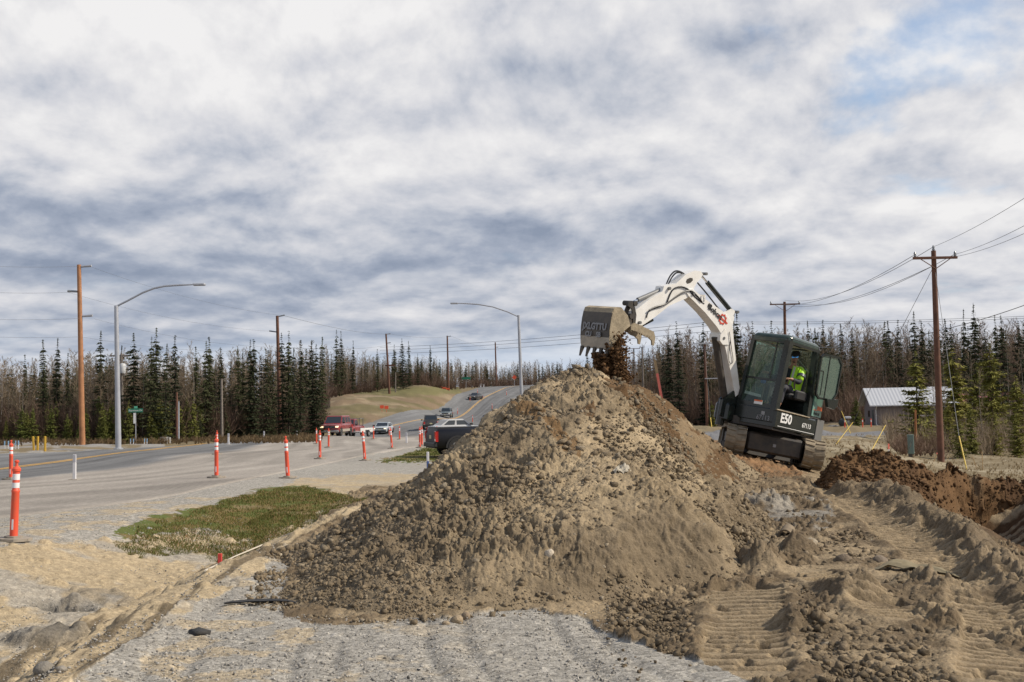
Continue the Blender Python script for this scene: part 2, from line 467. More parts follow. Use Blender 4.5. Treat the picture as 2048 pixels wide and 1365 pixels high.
# ---- track prints pressed into the soil (world polylines, half width, pitch)
def gp(l): return [tuple((EYE * F / (py - HC(px)) * (px - 1024) / F, EYE * F / (py - HC(px)))) for px, py in l]
PRINTS = [(gp([(1470, 1345), (1470, 1250), (1475, 1185)]), .30, .15),
          (gp([(2010, 1364), (1985, 1260), (1960, 1200), (1850, 1125), (1745, 1060), (1660, 1005), (1600, 955)]), .34, .14),
          (gp([(2120, 1230), (1990, 1150), (1860, 1080), (1760, 1020), (1690, 975)]), .22, .125),
          (gp([(1790, 1245), (1700, 1195), (1590, 1160)]), .22, .12)]
def near_detail(x, y, soil, gravelm):
    z = np.zeros_like(x)
    xl, yl = x + fbm(x, y, 5, 3, 35) * .04, y + fbm(x, y, 5, 3, 36) * .04
    keep = np.ones_like(x)
    pr = np.zeros_like(x); rg = np.zeros_like(x)
    for pts, hw, pitch in PRINTS:
        wx, wy = fbm(x, y, 1.2, 2, 31) * .12, fbm(x, y, 1.2, 2, 32) * .12
        d, s, a = pl_dist(x + wx, y + wy, pts)
        m = (1 - ss(hw * .86, hw * 1.02, d))
        m = m * ss(-.26, -.10, fbm(x, y, 1.4, 3, 45))
        k = a / pitch + fbm(x, y, 1.6, 2, 46) * .7 + (sd_ := 0)
        tri = (np.abs((k % 1) - .5) * 2)
        groove = ss(.22, .55, tri)
        brk = ss(-.32, -.16, fbm(x, y, 5, 3, 48))
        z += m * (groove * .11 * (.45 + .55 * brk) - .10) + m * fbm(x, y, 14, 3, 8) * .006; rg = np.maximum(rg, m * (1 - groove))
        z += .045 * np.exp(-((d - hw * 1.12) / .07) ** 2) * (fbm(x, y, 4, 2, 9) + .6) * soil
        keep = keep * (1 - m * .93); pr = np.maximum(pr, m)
    z += (fbm(x, y, .8, 4, 5) * .06 + fbm(x, y, 3.5, 5, 6, .6) * .06) * soil * (.2 + .8 * keep)
    rgh = .4 + 1.2 * ss(-.08, .12, fbm(x, y, .9, 3, 10))
    L = clods(xl, yl, .22, 1) * .10 + clods(xl, yl, .10, 2) * .32 + clods(xl, yl, .05, 3) * .55
    z += L * soil * keep * rgh + clods(x, y, .05, 4) * .10 * soil * (1 - keep)
    # gravel: small stones and wheel ruts
    g = gravelm * (1 - soil)
    z += g * (lumps(x, y, .04, 11, .5) * .20 + lumps(x, y, .09, 12, .08) * .3 + fbm(x, y, 6, 3, 13) * .012)
    c, s_ = math.cos(.42), math.sin(.42)
    q = (x * c + y * s_ * .25)
    rut = np.abs(((q * 1.15 + fbm(x, y, .5, 2, 14) * .5) % 1) - .5) * 2
    z -= g * .020 * np.exp(-((rut - .3) / .13) ** 2) * (1 - ss(9, 13, y)) * ss(-.15, .1, fbm(x, y, .7, 2, 15))
    return z, pr, rg

# BERM between tracks and trench is part of the ground
def berm_h(x, y):
    d, s, a = pl_dist(x + fbm(x, y, .9, 2, 21) * .35, y, BERM)
    h = np.interp(y, [6, 8.5, 12, 15.5, 17.5], [.12, .20, .26, .28, .30])
    return h * np.exp(-(d / .30) ** 2) * (.8 + 1.2 * fbm(x, y, 1.9, 4, 22, .5)) + (clods(x, y, .16, 28) * .34 + clods(x, y, .07, 30) * .35) * np.exp(-(d / .42) ** 2)
HUMPS = [(2.35, 10.7, .20, .26), (2.75, 9.1, .16, .26), (2.02, 8.0, .13, .20), (3.5, 9.3, .10, .35), (2.9, 11.5, .16, .2), (2.2, 13.0, .14, .3), (3.4, 15.5, .14, .4), (5.15, 17.2, .22, .3)]
def hump_h(x, y):
    z = np.zeros_like(x)
    for cx, cy, h, r in HUMPS:
        dx, dy = x - cx + fbm(x, y, 2.2, 3, 23, .5) * .18, y - cy + fbm(x, y, 2.2, 3, 24, .5) * .18
        z = np.maximum(z, (h * (.8 + .8 * fbm(x, y, 3, 3, 25, .6)) + clods(x, y, .13, 26) * .45 + clods(x, y, .06, 37) * .5) * np.exp(-((dx * dx * 1.3 + dy * dy * .6) / (r * r)) ** 1.6))
    return z

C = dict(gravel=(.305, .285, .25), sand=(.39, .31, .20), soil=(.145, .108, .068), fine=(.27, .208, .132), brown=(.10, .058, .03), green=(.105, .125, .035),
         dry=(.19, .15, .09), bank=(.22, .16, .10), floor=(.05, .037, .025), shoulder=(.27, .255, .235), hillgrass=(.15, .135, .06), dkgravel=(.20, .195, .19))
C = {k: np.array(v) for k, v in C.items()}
def lerp(a, b, t): return a + (b - a) * t[..., None]

P_GRASS = [(222, 1066), (300, 1035), (400, 1015), (540, 975), (610, 972), (705, 992), (742, 992), (700, 1013), (650, 1022), (590, 1052), (545, 1070), (515, 1084), (470, 1080), (420, 1062), (380, 1055), (300, 1068), (255, 1076)]
P_GRASS2 = [(748, 925), (800, 912), (850, 895), (880, 897), (960, 900), (960, 925), (860, 925)]
P_SAND2 = [(560, 975), (600, 958), (690, 950), (790, 947), (850, 950), (850, 985), (740, 998), (690, 988), (600, 972)]
P_SAND = [(-300, 1105), (0, 1100), (160, 1085), (240, 1078), (380, 1058), (470, 1080), (530, 1088), (600, 1045), (740, 998), (760, 1010), (560, 1120), (400, 1205), (330, 1250), (130, 1350), (60, 1420), (-300, 1500)]
P_SOIL = [(560, 1245), (700, 1255), (900, 1235), (1080, 1215), (1180, 1235), (1230, 1275), (1330, 1310), (1440, 1330), (1520, 1370), (1560, 1500), (3000, 1600), (3000, 960), (2048, 955), (1900, 930), (1650, 905), (1600, 885), (1430, 880), (1380, 880), (900, 880), (600, 1000)]
P_GRAVR = [(1500, 1000), (1560, 985), (1640, 1000), (1680, 1040), (1640, 1065), (1540, 1060), (1490, 1040)]
P_FRESH = [(1330, 890), (1420, 880), (1560, 905), (1640, 930), (1600, 962), (1520, 955), (1460, 945), (1380, 985), (1400, 1040), (1340, 990)]
P_ROADR = [(1240, 872), (1400, 866), (1650, 864), (1900, 860), (2400, 852), (2400, 864), (1900, 869), (1650, 876), (1400, 882), (1240, 890)]
P_FIELD = [(1200, 900), (1240, 880), (1650, 868), (1900, 864), (2400, 855), (2500, 962), (2048, 955), (1850, 935), (1640, 905)]

# polar grid with rows packed by distance: one sheet out past the horizon
a_in = np.linspace(-.60, .60, 1000)
a_out = np.array([.63, .67, .72, .8, .9, 1.0, 1.15, 1.3, 1.5])
ang = np.concatenate([-a_out[::-1], a_in, a_out])
rr = np.concatenate([np.array([.5, 2.0, 3.5, 4.5]), np.exp(np.linspace(math.log(5.2), math.log(27), 820)), np.exp(np.linspace(math.log(27.3), math.log(420), 230)), np.array([440, 480, 540, 620, 800, 1100, 1700, 2600, 4000])])
A, R = np.meshgrid(ang, rr)
GX, GYY = R * np.sin(A), R * np.cos(A)
Z = base_h(GX, GYY)
px, py = proj(np.stack([GX, GYY, Z], -1))
wob = 1.0 * 0 + 0
jx = px + fbm(GX, GYY, 2.2, 4, 51) * 26 * np.clip(12 / R, .2, 1.6); jy = py + fbm(GX, GYY, 2.2, 4, 52) * 26 * np.clip(12 / R, .15, 1.3)
def near(poly): return inpoly(jx, jy, poly).astype(float)
col = np.empty(GX.shape + (3,)); col[:] = C['gravel']
grav = np.ones(GX.shape)
n1 = fbm(GX, GYY, .5, 4, 61); n2 = fbm(GX, GYY, 3.0, 4, 62); n3 = fbm(GX, GYY, 12.0, 3, 63)
# straw scattered on the pad's left
st = ss(.02, .14, n2 + .25 * n3) * (1 - ss(-1.6, .2, GX)) * (GYY < 22)
col = lerp(col, C['sand'] * 1.0, st * .7)
# far field
farm = ss(24, 30, R)
treeside = GX > -2
col = np.where((GYY > 34)[..., None] & treeside[..., None], C['dry'], col)
leftfar = (~treeside) & (GYY > 60)
col = np.where(leftfar[..., None], C['dry'] * .9, col); grav = np.where(GYY > 34, 0.15, grav)
m = near(P_SAND); col = lerp(col, lerp(C['sand'] * np.ones_like(col), C['gravel'] * np.ones_like(col), ss(-.02, .12, n1 + .5 * n2) * .75), m); 
sandm = m.copy()
m = near(P_SAND2); col = lerp(col, C['sand'] * np.ones_like(col), m * (1 - .4 * ss(0, .1, n2))); sandm = np.maximum(sandm, m)
jx2 = px + fbm(GX, GYY, 2.2, 4, 51) * 26 * np.clip(12 / R, .2, 1.6) + fbm(GX, GYY, 9, 3, 57) * 26; jy2 = py + fbm(GX, GYY, 2.2, 4, 52) * 26 * np.clip(12 / R, .15, 1.3) + fbm(GX, GYY, 9, 3, 58) * 12
grassm = np.maximum(inpoly(jx2, jy2, P_GRASS), inpoly(jx2, jy2, P_GRASS2)) * 1.0
bare_ = ss(.12, .25, fbm(GX, GYY, 2.6, 4, 59)) * .4
gc = lerp(C['green'] * np.ones_like(col), np.array((.19, .125, .055)) * np.ones_like(col), ss(-.1, .12, n2 + .3 * n1) * .75)
gc = lerp(gc, np.array((.24, .19, .115)) * np.ones_like(col), bare_); col = lerp(col, gc, grassm)
fld = near(P_FIELD); 
fc = lerp(C['dry'] * np.ones_like(col), np.array((.28, .235, .16)) * np.ones_like(col), ss(0, .16, n1 * .8 + n2 * .5))
col = lerp(col, fc, fld)
m = near(P_ROADR); col = lerp(col, np.array((.17, .17, .175)) * np.ones_like(col), m)
soil = near(P_SOIL) * (1 - ss(24, 27, R)) * (GX > -3.4)
sc = lerp(C['soil'] * np.ones_like(col), C['fine'] * np.ones_like(col), ss(-.06, .12, n1 * .6 + n2 * .7))
col = lerp(col, sc, soil)
m = near(P_GRAVR) * ss(-.08, .10, n2) * .8; col = lerp(col, C['gravel'] * .82 * np.ones_like(col), m); 
m = near(P_FRESH) * (.5 + .5 * ss(-.1, .1, n2)); col = lerp(col, np.array((.23, .135, .07)) * np.ones_like(col), m)
# trench colours
d, s, a = pl_dist(GX, GYY, TRENCH); sd = np.where(s > 0, -d, d)
tm = (1 - ss(.8, 1.3, d)) * (GYY < 20.6) * (GYY > 7)
col = lerp(col, C['brown'] * (1.0 + .5 * n2[..., None]), tm * ((sd < .4) + 0.0) + tm * (sd >= .4) * .9)
bankr = (sd > .12) * (sd < 7) * (GYY < 23.5) * (GYY > 6) + 0.0
strk = np.abs(((a * 2.2 + d * .25 + n1 * 1.6 + fbm(GX, GYY, .25, 2, 74) * 2) % 1) - .5) * 2
strk2 = np.abs(((a * 7.0 + d * .5 + n2 * .8) % 1) - .5) * 2
col = lerp(col, lerp(C['brown'] * .9 * np.ones_like(col), C['fine'] * 1.1 * np.ones_like(col), ss(.45, .62, strk * .7 + .3 * strk2)), bankr * .95)
# hill bank left of the road (far)
hb = inpoly(px, py, [(640, 860), (655, 800), (690, 780), (915, 772), (925, 790), (880, 822), (800, 858), (700, 875), (640, 878)])
hbc = lerp(C['bank'] * .85 * np.ones_like(col), np.array((.25, .195, .125)) * np.ones_like(col), ss(.0, .2, fbm(GX, GYY, .25, 4, 71))); hbc = lerp(hbc, C['hillgrass'] * .8 * np.ones_like(col), ss(.0, .12, fbm(GX, GYY, .12, 4, 73)) * .7)
tl = ss(793, 784, py + fbm(GX, GYY, .1, 2, 72) * 12)
hbc = lerp(hbc, C['hillgrass'] * np.ones_like(col), tl)
col = np.where(hb[..., None] & (GYY > 140)[..., None], hbc, col)
# forest floor
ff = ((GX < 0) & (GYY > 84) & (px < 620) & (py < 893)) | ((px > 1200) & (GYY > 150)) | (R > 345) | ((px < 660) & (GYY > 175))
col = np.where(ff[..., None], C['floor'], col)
# far roadside verge left
vg = (GX < -8) & (GYY > 50) & (GYY < 84) & (px < 330) & ~road_mask(GX, GYY)
col = np.where(vg[..., None], lerp(C['shoulder'] * np.ones_like(col), C['dry'] * np.ones_like(col), ss(.0, .1, n1)), col)
# near-road shoulder: darker gravel speckle
rm = road_mask(GX, GYY)
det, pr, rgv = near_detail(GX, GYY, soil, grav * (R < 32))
det *= (1 - ss(24, 30, R)) * (1 - .75 * bankr)
det += bankr * (strk * .7 + .3 * strk2 - .5) * .12 * ss(-.2, .15, n2 + n1)
det += bankr * clods(GX, GYY, .09, 38) * .35
col = lerp(col, C['fine'] * 1.08 * np.ones_like(col), pr * .85 * soil); col = lerp(col, C['soil'] * .75 * np.ones_like(col), rgv * .7 * soil)  # print relief shaded by colour: crests painted lighter, groove bottoms darker
zb = (berm_h(GX, GYY) + hump_h(GX, GYY)) * (R < 26)
bl = ss(.05, .2, zb)
col = lerp(col, (C['soil'] * .92 + C['gravel'] * .08) * np.ones_like(col), bl * .6)
zdit = sandm * (R < 24) * (fbm(GX, GYY, 1.1, 4, 81) * .14 + lumps(GX, GYY, .16, 82, .18) * .5 + lumps(GX, GYY, .06, 83, .3) * .4)
# slope furrows running along the pad edge
xe = np.interp(GYY, [p[1] for p in EDGE], [p[0] for p in EDGE]); u = xe - GX
fur = (u > -.2) & (u < 1.5) & (GYY < 19)
fq = fbm(u * 3.2, GYY * .22, 1.7, 4, 86)
col = np.where((fur & (GX > -6))[..., None], lerp(C['sand'] * .95 * np.ones_like(col), np.array((.11, .085, .055)) * np.ones_like(col), ss(.02, .13, fq) * .8), col)
zdit += np.where(fur, (np.abs(((u * 3.1 + fbm(GX, GYY * .35, 1.6, 3, 84) * 1.5) % 1) - .5) - .25) * .10, 0)
# washed-out hollows in the ditch
for hx, hy, r_, dp, dk_ in ((-5.0, 12.2, .30, .24, 1), (-4.75, 12.75, .4, -.10, .6), (-4.55, 10.7, .32, -.12, .8), (-5.15, 9.3, .35, -.10, .3), (-4.2, 9.4, .5, .12, .2), (-6.2, 9.6, .6, .1, 0)):
    wq = fbm(GX, GYY, 3, 4, 87) * .3
    q = ((GX + wq - hx) / r_) ** 2 + ((GYY + wq - hy) / (r_ * .7)) ** 2
    zdit -= dp * np.exp(-q ** 3); col = lerp(col, np.array((.13, .125, .115)) * np.ones_like(col), dk_ * .8 * np.exp(-(q * .6) ** 3) * (GX < -3))
Z = Z + det * (1 - grassm) * (~rm) + zb + zdit
Z += (R > 34) * (~rm) * fbm(GX, GYY, .25, 4, 91) * np.clip((R - 34) / 60, 0, 1) * .9
_w0 = (e1 - e0) / np.hypot(*(e1 - e0).T)[:, None]
rin = inpoly(GX, GYY, [tuple(q) for q in e0 + _w0 * .45] + [tuple(q) for q in (e1 - _w0 * .45)[::-1]])
Z = np.where(rin, Z - .05, Z)
col *= (1 + .25 * n3[..., None] * (R < 60)[..., None]) * (1 + .22 * n1[..., None])

def soil_material(name, use_grav=True):
    m = bpy.data.materials.new(name); m.use_nodes = True; N, L = m.node_tree.nodes, m.node_tree.links
    b = N['Principled BSDF']; b.inputs['Roughness'].default_value = .95; b.inputs['Specular IOR Level'].default_value = .15
    at = N.new('ShaderNodeAttribute'); at.attribute_name = 'Col'
    g = N.new('ShaderNodeNewGeometry')
    def noise(sc, det, ro=.6):
        n = N.new('ShaderNodeTexNoise'); n.inputs['Scale'].default_value = sc; n.inputs['Detail'].default_value = det; n.inputs['Roughness'].default_value = ro
        L.new(g.outputs['Position'], n.inputs['Vector']); return n.outputs[0]
    def mr(v, a, b_, c, d):
        n = N.new('ShaderNodeMapRange'); L.new(v, n.inputs[0])
        for i, q in zip((1, 2, 3, 4), (a, b_, c, d)): n.inputs[i].default_value = q
        return n.outputs[0]
    def mul(a, b_):
        n = N.new('ShaderNodeMath'); n.operation = 'MULTIPLY'
        for i, v in enumerate((a, b_)):
            if isinstance(v, (int, float)): n.inputs[i].default_value = v
            else: L.new(v, n.inputs[i])
        return n.outputs[0]
    vo = N.new('ShaderNodeTexVoronoi'); vo.inputs['Scale'].default_value = 38; L.new(g.outputs['Position'], vo.inputs['Vector'])
    hs = N.new('ShaderNodeSeparateColor'); L.new(vo.outputs['Color'], hs.inputs[0])
    speck = mr(hs.outputs[0], 0, 1, .68, 1.35)
    n1 = mr(noise(9, 8, .7), .3, .7, .75, 1.25)
    n2 = mr(noise(60, 4), .3, .7, .82, 1.18)
    tot = mul(n1, n2)
    # alpha of the attribute is how stony the surface is
    mxf = N.new('ShaderNodeMix'); L.new(at.outputs['Alpha'], mxf.inputs[0]); mxf.inputs[2].default_value = 1.0; L.new(speck, mxf.inputs[3])
    tot = mul(tot, mxf.outputs[0])
    vm = N.new('ShaderNodeVectorMath'); vm.operation = 'SCALE'; L.new(at.outputs['Color'], vm.inputs[0]); L.new(tot, vm.inputs['Scale'])
    L.new(vm.outputs[0], b.inputs['Base Color'])
    bp = N.new('ShaderNodeBump'); bp.inputs['Strength'].default_value = .8; bp.inputs['Distance'].default_value = .02
    L.new(noise(45, 8, .7), bp.inputs['Height']); 
    bp2 = N.new('ShaderNodeBump'); bp2.inputs['Strength'].default_value = .3; bp2.inputs['Distance'].default_value = .012
    L.new(vo.outputs['Distance'], bp2.inputs['Height']); bp2.invert = True; L.new(bp.outputs[0], bp2.inputs['Normal'])
    L.new(bp2.outputs[0], b.inputs['Normal'])
    return m
M_SOIL = soil_material('ground_surface')
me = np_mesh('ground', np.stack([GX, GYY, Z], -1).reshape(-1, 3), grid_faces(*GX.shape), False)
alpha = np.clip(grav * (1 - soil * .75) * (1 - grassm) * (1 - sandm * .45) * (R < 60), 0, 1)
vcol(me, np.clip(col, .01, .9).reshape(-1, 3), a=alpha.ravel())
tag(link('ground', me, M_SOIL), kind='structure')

# ---- dug faces: the ground under a point with its detail (for standing things)
def GD(x, y):
    x = np.atleast_1d(np.asarray(x, float)); y = np.atleast_1d(np.asarray(y, float))
    return base_h(x, y) + (berm_h(x, y) + hump_h(x, y)) * (np.hypot(x, y) < 26)

# ---- road surface
NS, NW = 700, 150
e0_, e1_ = e0, e1
_w = (e1 - e0) / np.hypot(*(e1 - e0).T)[:, None]
e0, e1 = e0 - _w * .1, e1 + _w * .1
# match by nearest far point so that strips run square to the road
T = np.linspace(0, 1, NW)[None, :, None]
RP = e0[:, None] * (1 - T) + e1[:, None] * T
rx, ry = RP[..., 0], RP[..., 1]
rz = base_h(rx, ry) + .012; rz[:, 0] -= .045; rz[:, -1] -= .045
me = np_mesh('road', np.stack([rx, ry, rz], -1).reshape(-1, 3), grid_faces(*rx.shape))
yd, ys, ya = pl_dist(rx, ry, yel)
dist = np.hypot(rx, ry)
asph = np.array((.165, .165, .165)); dust = np.array((.30, .27, .235))
wn_ = fbm(rx * 1.0, ry * .25, .6, 4, 95)
# the closed near lanes are covered in dust, the travelled lanes are bare
along = yd * np.where(ys > 0, -1, 1)        # positive on the near side
dm = ss(4.2, 5.2, along + wn_ * 1.5) * (1 - ss(95, 130, ry))
rc = lerp(asph * np.ones(rx.shape + (3,)), dust * np.ones(rx.shape + (3,)), dm * .95)
lane = np.abs(((along - .9) / 1.8) % 1 - .5)
rc *= (1 - .16 * np.exp(-((lane - .25) / .10) ** 2) * (1 - dm) * (along > 0) * ss(0, 1, np.abs(along)))[..., None]
rc *= (1 + .35 * wn_)[..., None]
rc *= (1 + .7 * fbm(along * 1.1, ry * .03, 1.3, 4, 97) + .25 * fbm(rx, ry, .9, 4, 98))[..., None]
dk = np.exp(-((along - 3.6 + wn_) / .5) ** 2) * (1 - ss(95, 130, ry)); rc *= (1 - .25 * dk)[..., None]
d0 = T[..., 0] * np.hypot(*(e0 - e1).T)[:, None]
ed = np.exp(-((d0 - .45) / .22) ** 2) * (ry < 60); rc = lerp(rc, np.array((.42, .37, .31)) * np.ones_like(rc), ed * .7)
vcol(me, np.clip(rc, .02, .9).reshape(-1, 3), a=np.full(rx.size, .12))
tag(link('road', me, M_SOIL), kind='structure')
def strip(name, pts, w, m, off=.004, n=300, under=.012):
    P = resample(pts, n); D = np.gradient(P, axis=0); D /= np.hypot(*D.T)[:, None]
    Nn = np.stack([-D[:, 1], D[:, 0]], -1)
    K = 3
    V = np.stack([P + Nn * w * (k / (K - 1) - .5) for k in range(K)], 1)
    z = base_h(V[..., 0], V[..., 1]) + under + off
    me = np_mesh(name, np.concatenate([V, z[..., None]], -1).reshape(-1, 3), grid_faces(n, K))
    return link(name, me, m)
def shift(pts, d):
    P = np.array(pts, float); D = np.gradient(P, axis=0); D /= np.hypot(*D.T)[:, None]
    return [tuple(q) for q in P + np.stack([D[:, 1], -D[:, 0]], -1) * d]
M_YEL = mat('yellow_paint', (.62, .36, .09), .8, var=.25, vscale=1.5)
tag(strip('yellow_line', shift(yel, .14), .13, M_YEL, .012), kind='structure')
tag(strip('yellow_line', shift(yel, -.14), .13, M_YEL, .012), kind='structure')
# ---- the crossing road beyond the field
P_ = [(-4, 100), (6, 106), (18, 109), (32, 110), (50, 112), (90, 114)]
# ------------------------------------------------------------------ soil pile, spoil heap, loose stones
pc = []
def pp(px, py, Y): v = U(px, py, Y); pc.append((v.x, v.y, v.z))
# crest
for q in [(1192, 750, 14.6), (1155, 757, 14.4), (1116, 769, 14.2), (1082, 783, 14.0), (1044, 810, 13.8), (1010, 832, 13.6), (972, 862, 13.4), (938, 888, 13.2), (902, 912, 13.0), (880, 945, 12.8), (850, 958, 12.6),
          (812, 988, 12.4), (765, 1026, 12.2), (722, 1064, 12.0), (675, 1106, 11.6), (630, 1142, 11.0), (590, 1174, 10.5),
          (1235, 762, 15.4), (1280, 775, 16.6), (1320, 800, 17.6), (1360, 830, 18.6), (1395, 862, 19.4), (1425, 895, 20.2)]: pp(*q)
# foot along the front
for q in [(560, 1180, 10.1), (590, 1205, 9.7), (680, 1235, 9.1), (800, 1240, 8.85), (900, 1232, 8.95), (1050, 1222, 9.05), (1180, 1205, 9.3), (1300, 1175, 9.8), (1400, 1160, 10.1), (1470, 1110, 11.1), (1500, 1060, 12.4), (1480, 1000, 14.8), (1440, 950, 17.5), (1445, 918, 20.5)]:
    x, y = (q[0] - 1024) / F * q[2], q[2]; pc.append((x, y, GZ(x, y) + .02))
# front face (world)
for q in [(-1.55, 10.4, .32), (-1.1, 10.6, .55), (-.6, 9.8, .42), (0.0, 9.7, .42), (-.1, 11.0, .85), (-.7, 11.6, .85), (.1, 12.4, 1.28), (.9, 9.9, .42), (.8, 11.2, .92), (.9, 12.6, 1.42), (1.0, 13.7, 1.82),
          (1.7, 10.6, .42), (1.8, 12.0, .80), (1.9, 13.6, 1.25), (2.4, 12.2, .45), (2.5, 14.0, .72), (2.6, 16.0, .98), (3.0, 17.6, .85), (3.1, 19.2, .95), (2.0, 15.4, 1.6), (3.0, 14.2, .35), (3.3, 16.6, .5), (3.7, 19.0, .6)]: pc.append(q)
# hidden back
for q in [(1.0, 17.6, .9), (0.2, 16.6, .8), (-.6, 16.2, .5), (-1.4, 15.6, .25), (-2.2, 14.2, .1), (-2.9, 12.6, -.1), (-2.9, 11, -.2), (1.8, 19.2, 1.0), (2.6, 21.2, .9), (1.0, 20.5, .4), (-.6, 18.6, .0), (3.9, 21.9, .45), (-2.6, 9.8, -.2), (-2.6, 16.5, -.3), (-1, 20, -.4), (1.5, 23, .2), (3, 23.4, .3)]: pc.append(q)
for q in [(-2.2, 8.6), (-1, 8.2), (0, 8.1), (1, 8.2), (2, 9.0), (3, 10.2), (3.6, 12), (3.9, 15), (4.5, 18), (5, 22), (-3.4, 10), (-3.6, 13), (-3.2, 17)]:
    pc.append((q[0], q[1], GZ(*q) - .35))
pa = np.array(pc)
prb = RBF(pa[:, :2] * .5, pa[:, 2], c=.10, lam=4e-3)
def pile_base(x, y): return prb(np.stack([x, y], -1) * .5)
pA = np.linspace(-.28, .225, 820); pR = np.exp(np.linspace(math.log(8.2), math.log(22.8), 640))
A2, R2 = np.meshgrid(pA, pR)
x, y = R2 * np.sin(A2), R2 * np.cos(A2)
z0 = pile_base(x, y); g0 = base_h(x, y)
h = z0 - g0
on = ss(0, .18, h)
# smooth run-off streaks on the face that looks to the right
gy, gx = np.gradient(z0); 
dxs = .02
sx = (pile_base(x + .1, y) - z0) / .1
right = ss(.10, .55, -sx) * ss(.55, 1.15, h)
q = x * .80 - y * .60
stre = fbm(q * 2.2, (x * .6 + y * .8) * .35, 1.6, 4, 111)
warp1, warp2 = fbm(x, y, 2.6, 4, 112) * .09, fbm(x, y, 2.6, 4, 113) * .09
big_ = fbm(x, y, .55, 4, 114) * .22
cl = clods(x + warp1, y + warp2, .36, 115) * .10 + clods(x + warp1 * .7, y + warp2 * .7, .17, 116) * .20
fi = clods(x + warp1 * .4, y + warp2 * .4, .08, 117) * .42 + clods(x, y, .042, 118) * .40
rid = -np.abs(fbm(x, y, 1.7, 5, 119, .6)) * .36 + .04
crag = fbm(x, y, 7, 5, 120, .6) * .07
def slides(X, Y, H):
    th = np.arctan2(X - 1.1, 14.4 - Y); r_ = np.hypot(X - 1.1, 14.4 - Y)
    return ss(.03, .13, fbm(th * 2.4 + 3, r_ * .22, 1.5, 4, 125)) * ss(.35, .8, H) * .85
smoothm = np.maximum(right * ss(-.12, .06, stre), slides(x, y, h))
rough_ = .45 + 1.0 * ss(-.1, .12, fbm(x, y, .8, 4, 122))
det = big_ + (cl * .85 + fi) * rough_ * (1 - smoothm * .65) + rid * (1 - .6 * smoothm) + crag * (1 - smoothm * .65) + smoothm * fbm(q, (x * .6 + y * .8) * .25, 7, 3, 121) * .09
taper = ss(0, .5, h)
z0b = z0 + .10 * np.exp(-(((x + .62) / .40) ** 2 + ((y - 12.7) / .7) ** 2)) - .12 * np.exp(-(((x + 1.05) / .3) ** 2 + ((y - 13.0) / .6) ** 2)) + .10 * np.exp(-(((x + .1) / .3) ** 2 + ((y - 13.4) / .5) ** 2))
dm_ = det * (.55 + .45 * taper) * on
zyy = (pile_base(x, y + .1) - z0) / .1
nn = np.sqrt(1 + sx * sx + zyy * zyy)
gx0, gy0 = x, y
x = x - sx / nn * dm_; y = y - zyy / nn * dm_
z = z0b + dm_ / nn
z = np.where(h > 0, z, g0 + h * 1.0 - .03); x = np.where(h > 0, x, gx0); y = np.where(h > 0, y, gy0)
xs_, ys_ = x, y; x, y = gx0, gy0
ppx, ppy = proj(np.stack([x, y, z0], -1))
c1 = fbm(x, y, .9, 4, 131); c2 = fbm(x, y, 4, 4, 132)
grey = np.array((.168, .130, .085)); sandc = np.array((.34, .265, .168)); brn = np.array((.11, .064, .031)); org = np.array((.20, .105, .042))
pcl = np.ones(x.shape + (3,)) * grey
pcl = lerp(pcl, np.ones_like(pcl) * (grey * .62 + sandc * .38), ss(-.05, .12, c1 + c2 * .4))
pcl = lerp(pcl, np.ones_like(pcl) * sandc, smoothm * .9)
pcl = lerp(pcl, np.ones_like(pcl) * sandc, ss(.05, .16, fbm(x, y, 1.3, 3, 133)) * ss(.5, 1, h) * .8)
jx = ppx + fbm(x, y, 1.8, 4, 134) * 60; jy = ppy + fbm(x, y, 1.8, 4, 135) * 60
b1 = inpoly(jx, jy, [(1215, 740), (1300, 755), (1440, 890), (1470, 950), (1420, 960), (1360, 900), (1300, 850), (1250, 805), (1225, 780)])
pcl = lerp(pcl, np.ones_like(pcl) * brn, b1 * .92)
b1 = inpoly(jx, jy, [(1330, 840), (1370, 835), (1435, 900), (1400, 925)]); pcl = lerp(pcl, np.ones_like(pcl) * (sandc * .8), b1 * .5)
b2 = inpoly(jx, jy, [(1020, 812), (1070, 818), (1140, 880), (1150, 905), (1110, 890), (1060, 845)])
pcl = lerp(pcl, np.ones_like(pcl) * np.array((.17, .10, .045)), b2 * .8)
b3 = inpoly(jx, jy, [(1158, 822), (1180, 818), (1187, 845), (1175, 850)]); pcl = lerp(pcl, np.ones_like(pcl) * brn, b3 * .9)
pcl *= (1 + .35 * c2[..., None])
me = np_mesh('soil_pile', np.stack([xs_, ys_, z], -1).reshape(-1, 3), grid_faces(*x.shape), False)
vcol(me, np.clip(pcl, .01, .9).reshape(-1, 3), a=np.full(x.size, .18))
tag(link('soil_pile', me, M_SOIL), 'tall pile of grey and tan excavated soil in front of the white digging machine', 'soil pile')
pile_z, pile_h = z, h
def surf_z(xs, ys):
    """top of pile or ground at world points"""
    xs = np.atleast_1d(np.asarray(xs, float)); ys = np.atleast_1d(np.asarray(ys, float))
    r, a = np.hypot(xs, ys), np.arctan2(xs, ys)
    out = GD(xs, ys)
    ok = (r > pR[0]) & (r < pR[-1]) & (a > pA[0]) & (a < pA[-1])
    i = np.clip(((np.log(np.maximum(r, 1)) - math.log(pR[0])) / (math.log(pR[-1] / pR[0])) * (len(pR) - 1)).astype(int), 0, len(pR) - 1)
    j = np.clip(((a - pA[0]) / (pA[-1] - pA[0]) * (len(pA) - 1)).astype(int), 0, len(pA) - 1)
    pz = pile_z[i, j]
    return np.where(ok & (pile_h[i, j] > 0), np.maximum(out, pz), out)

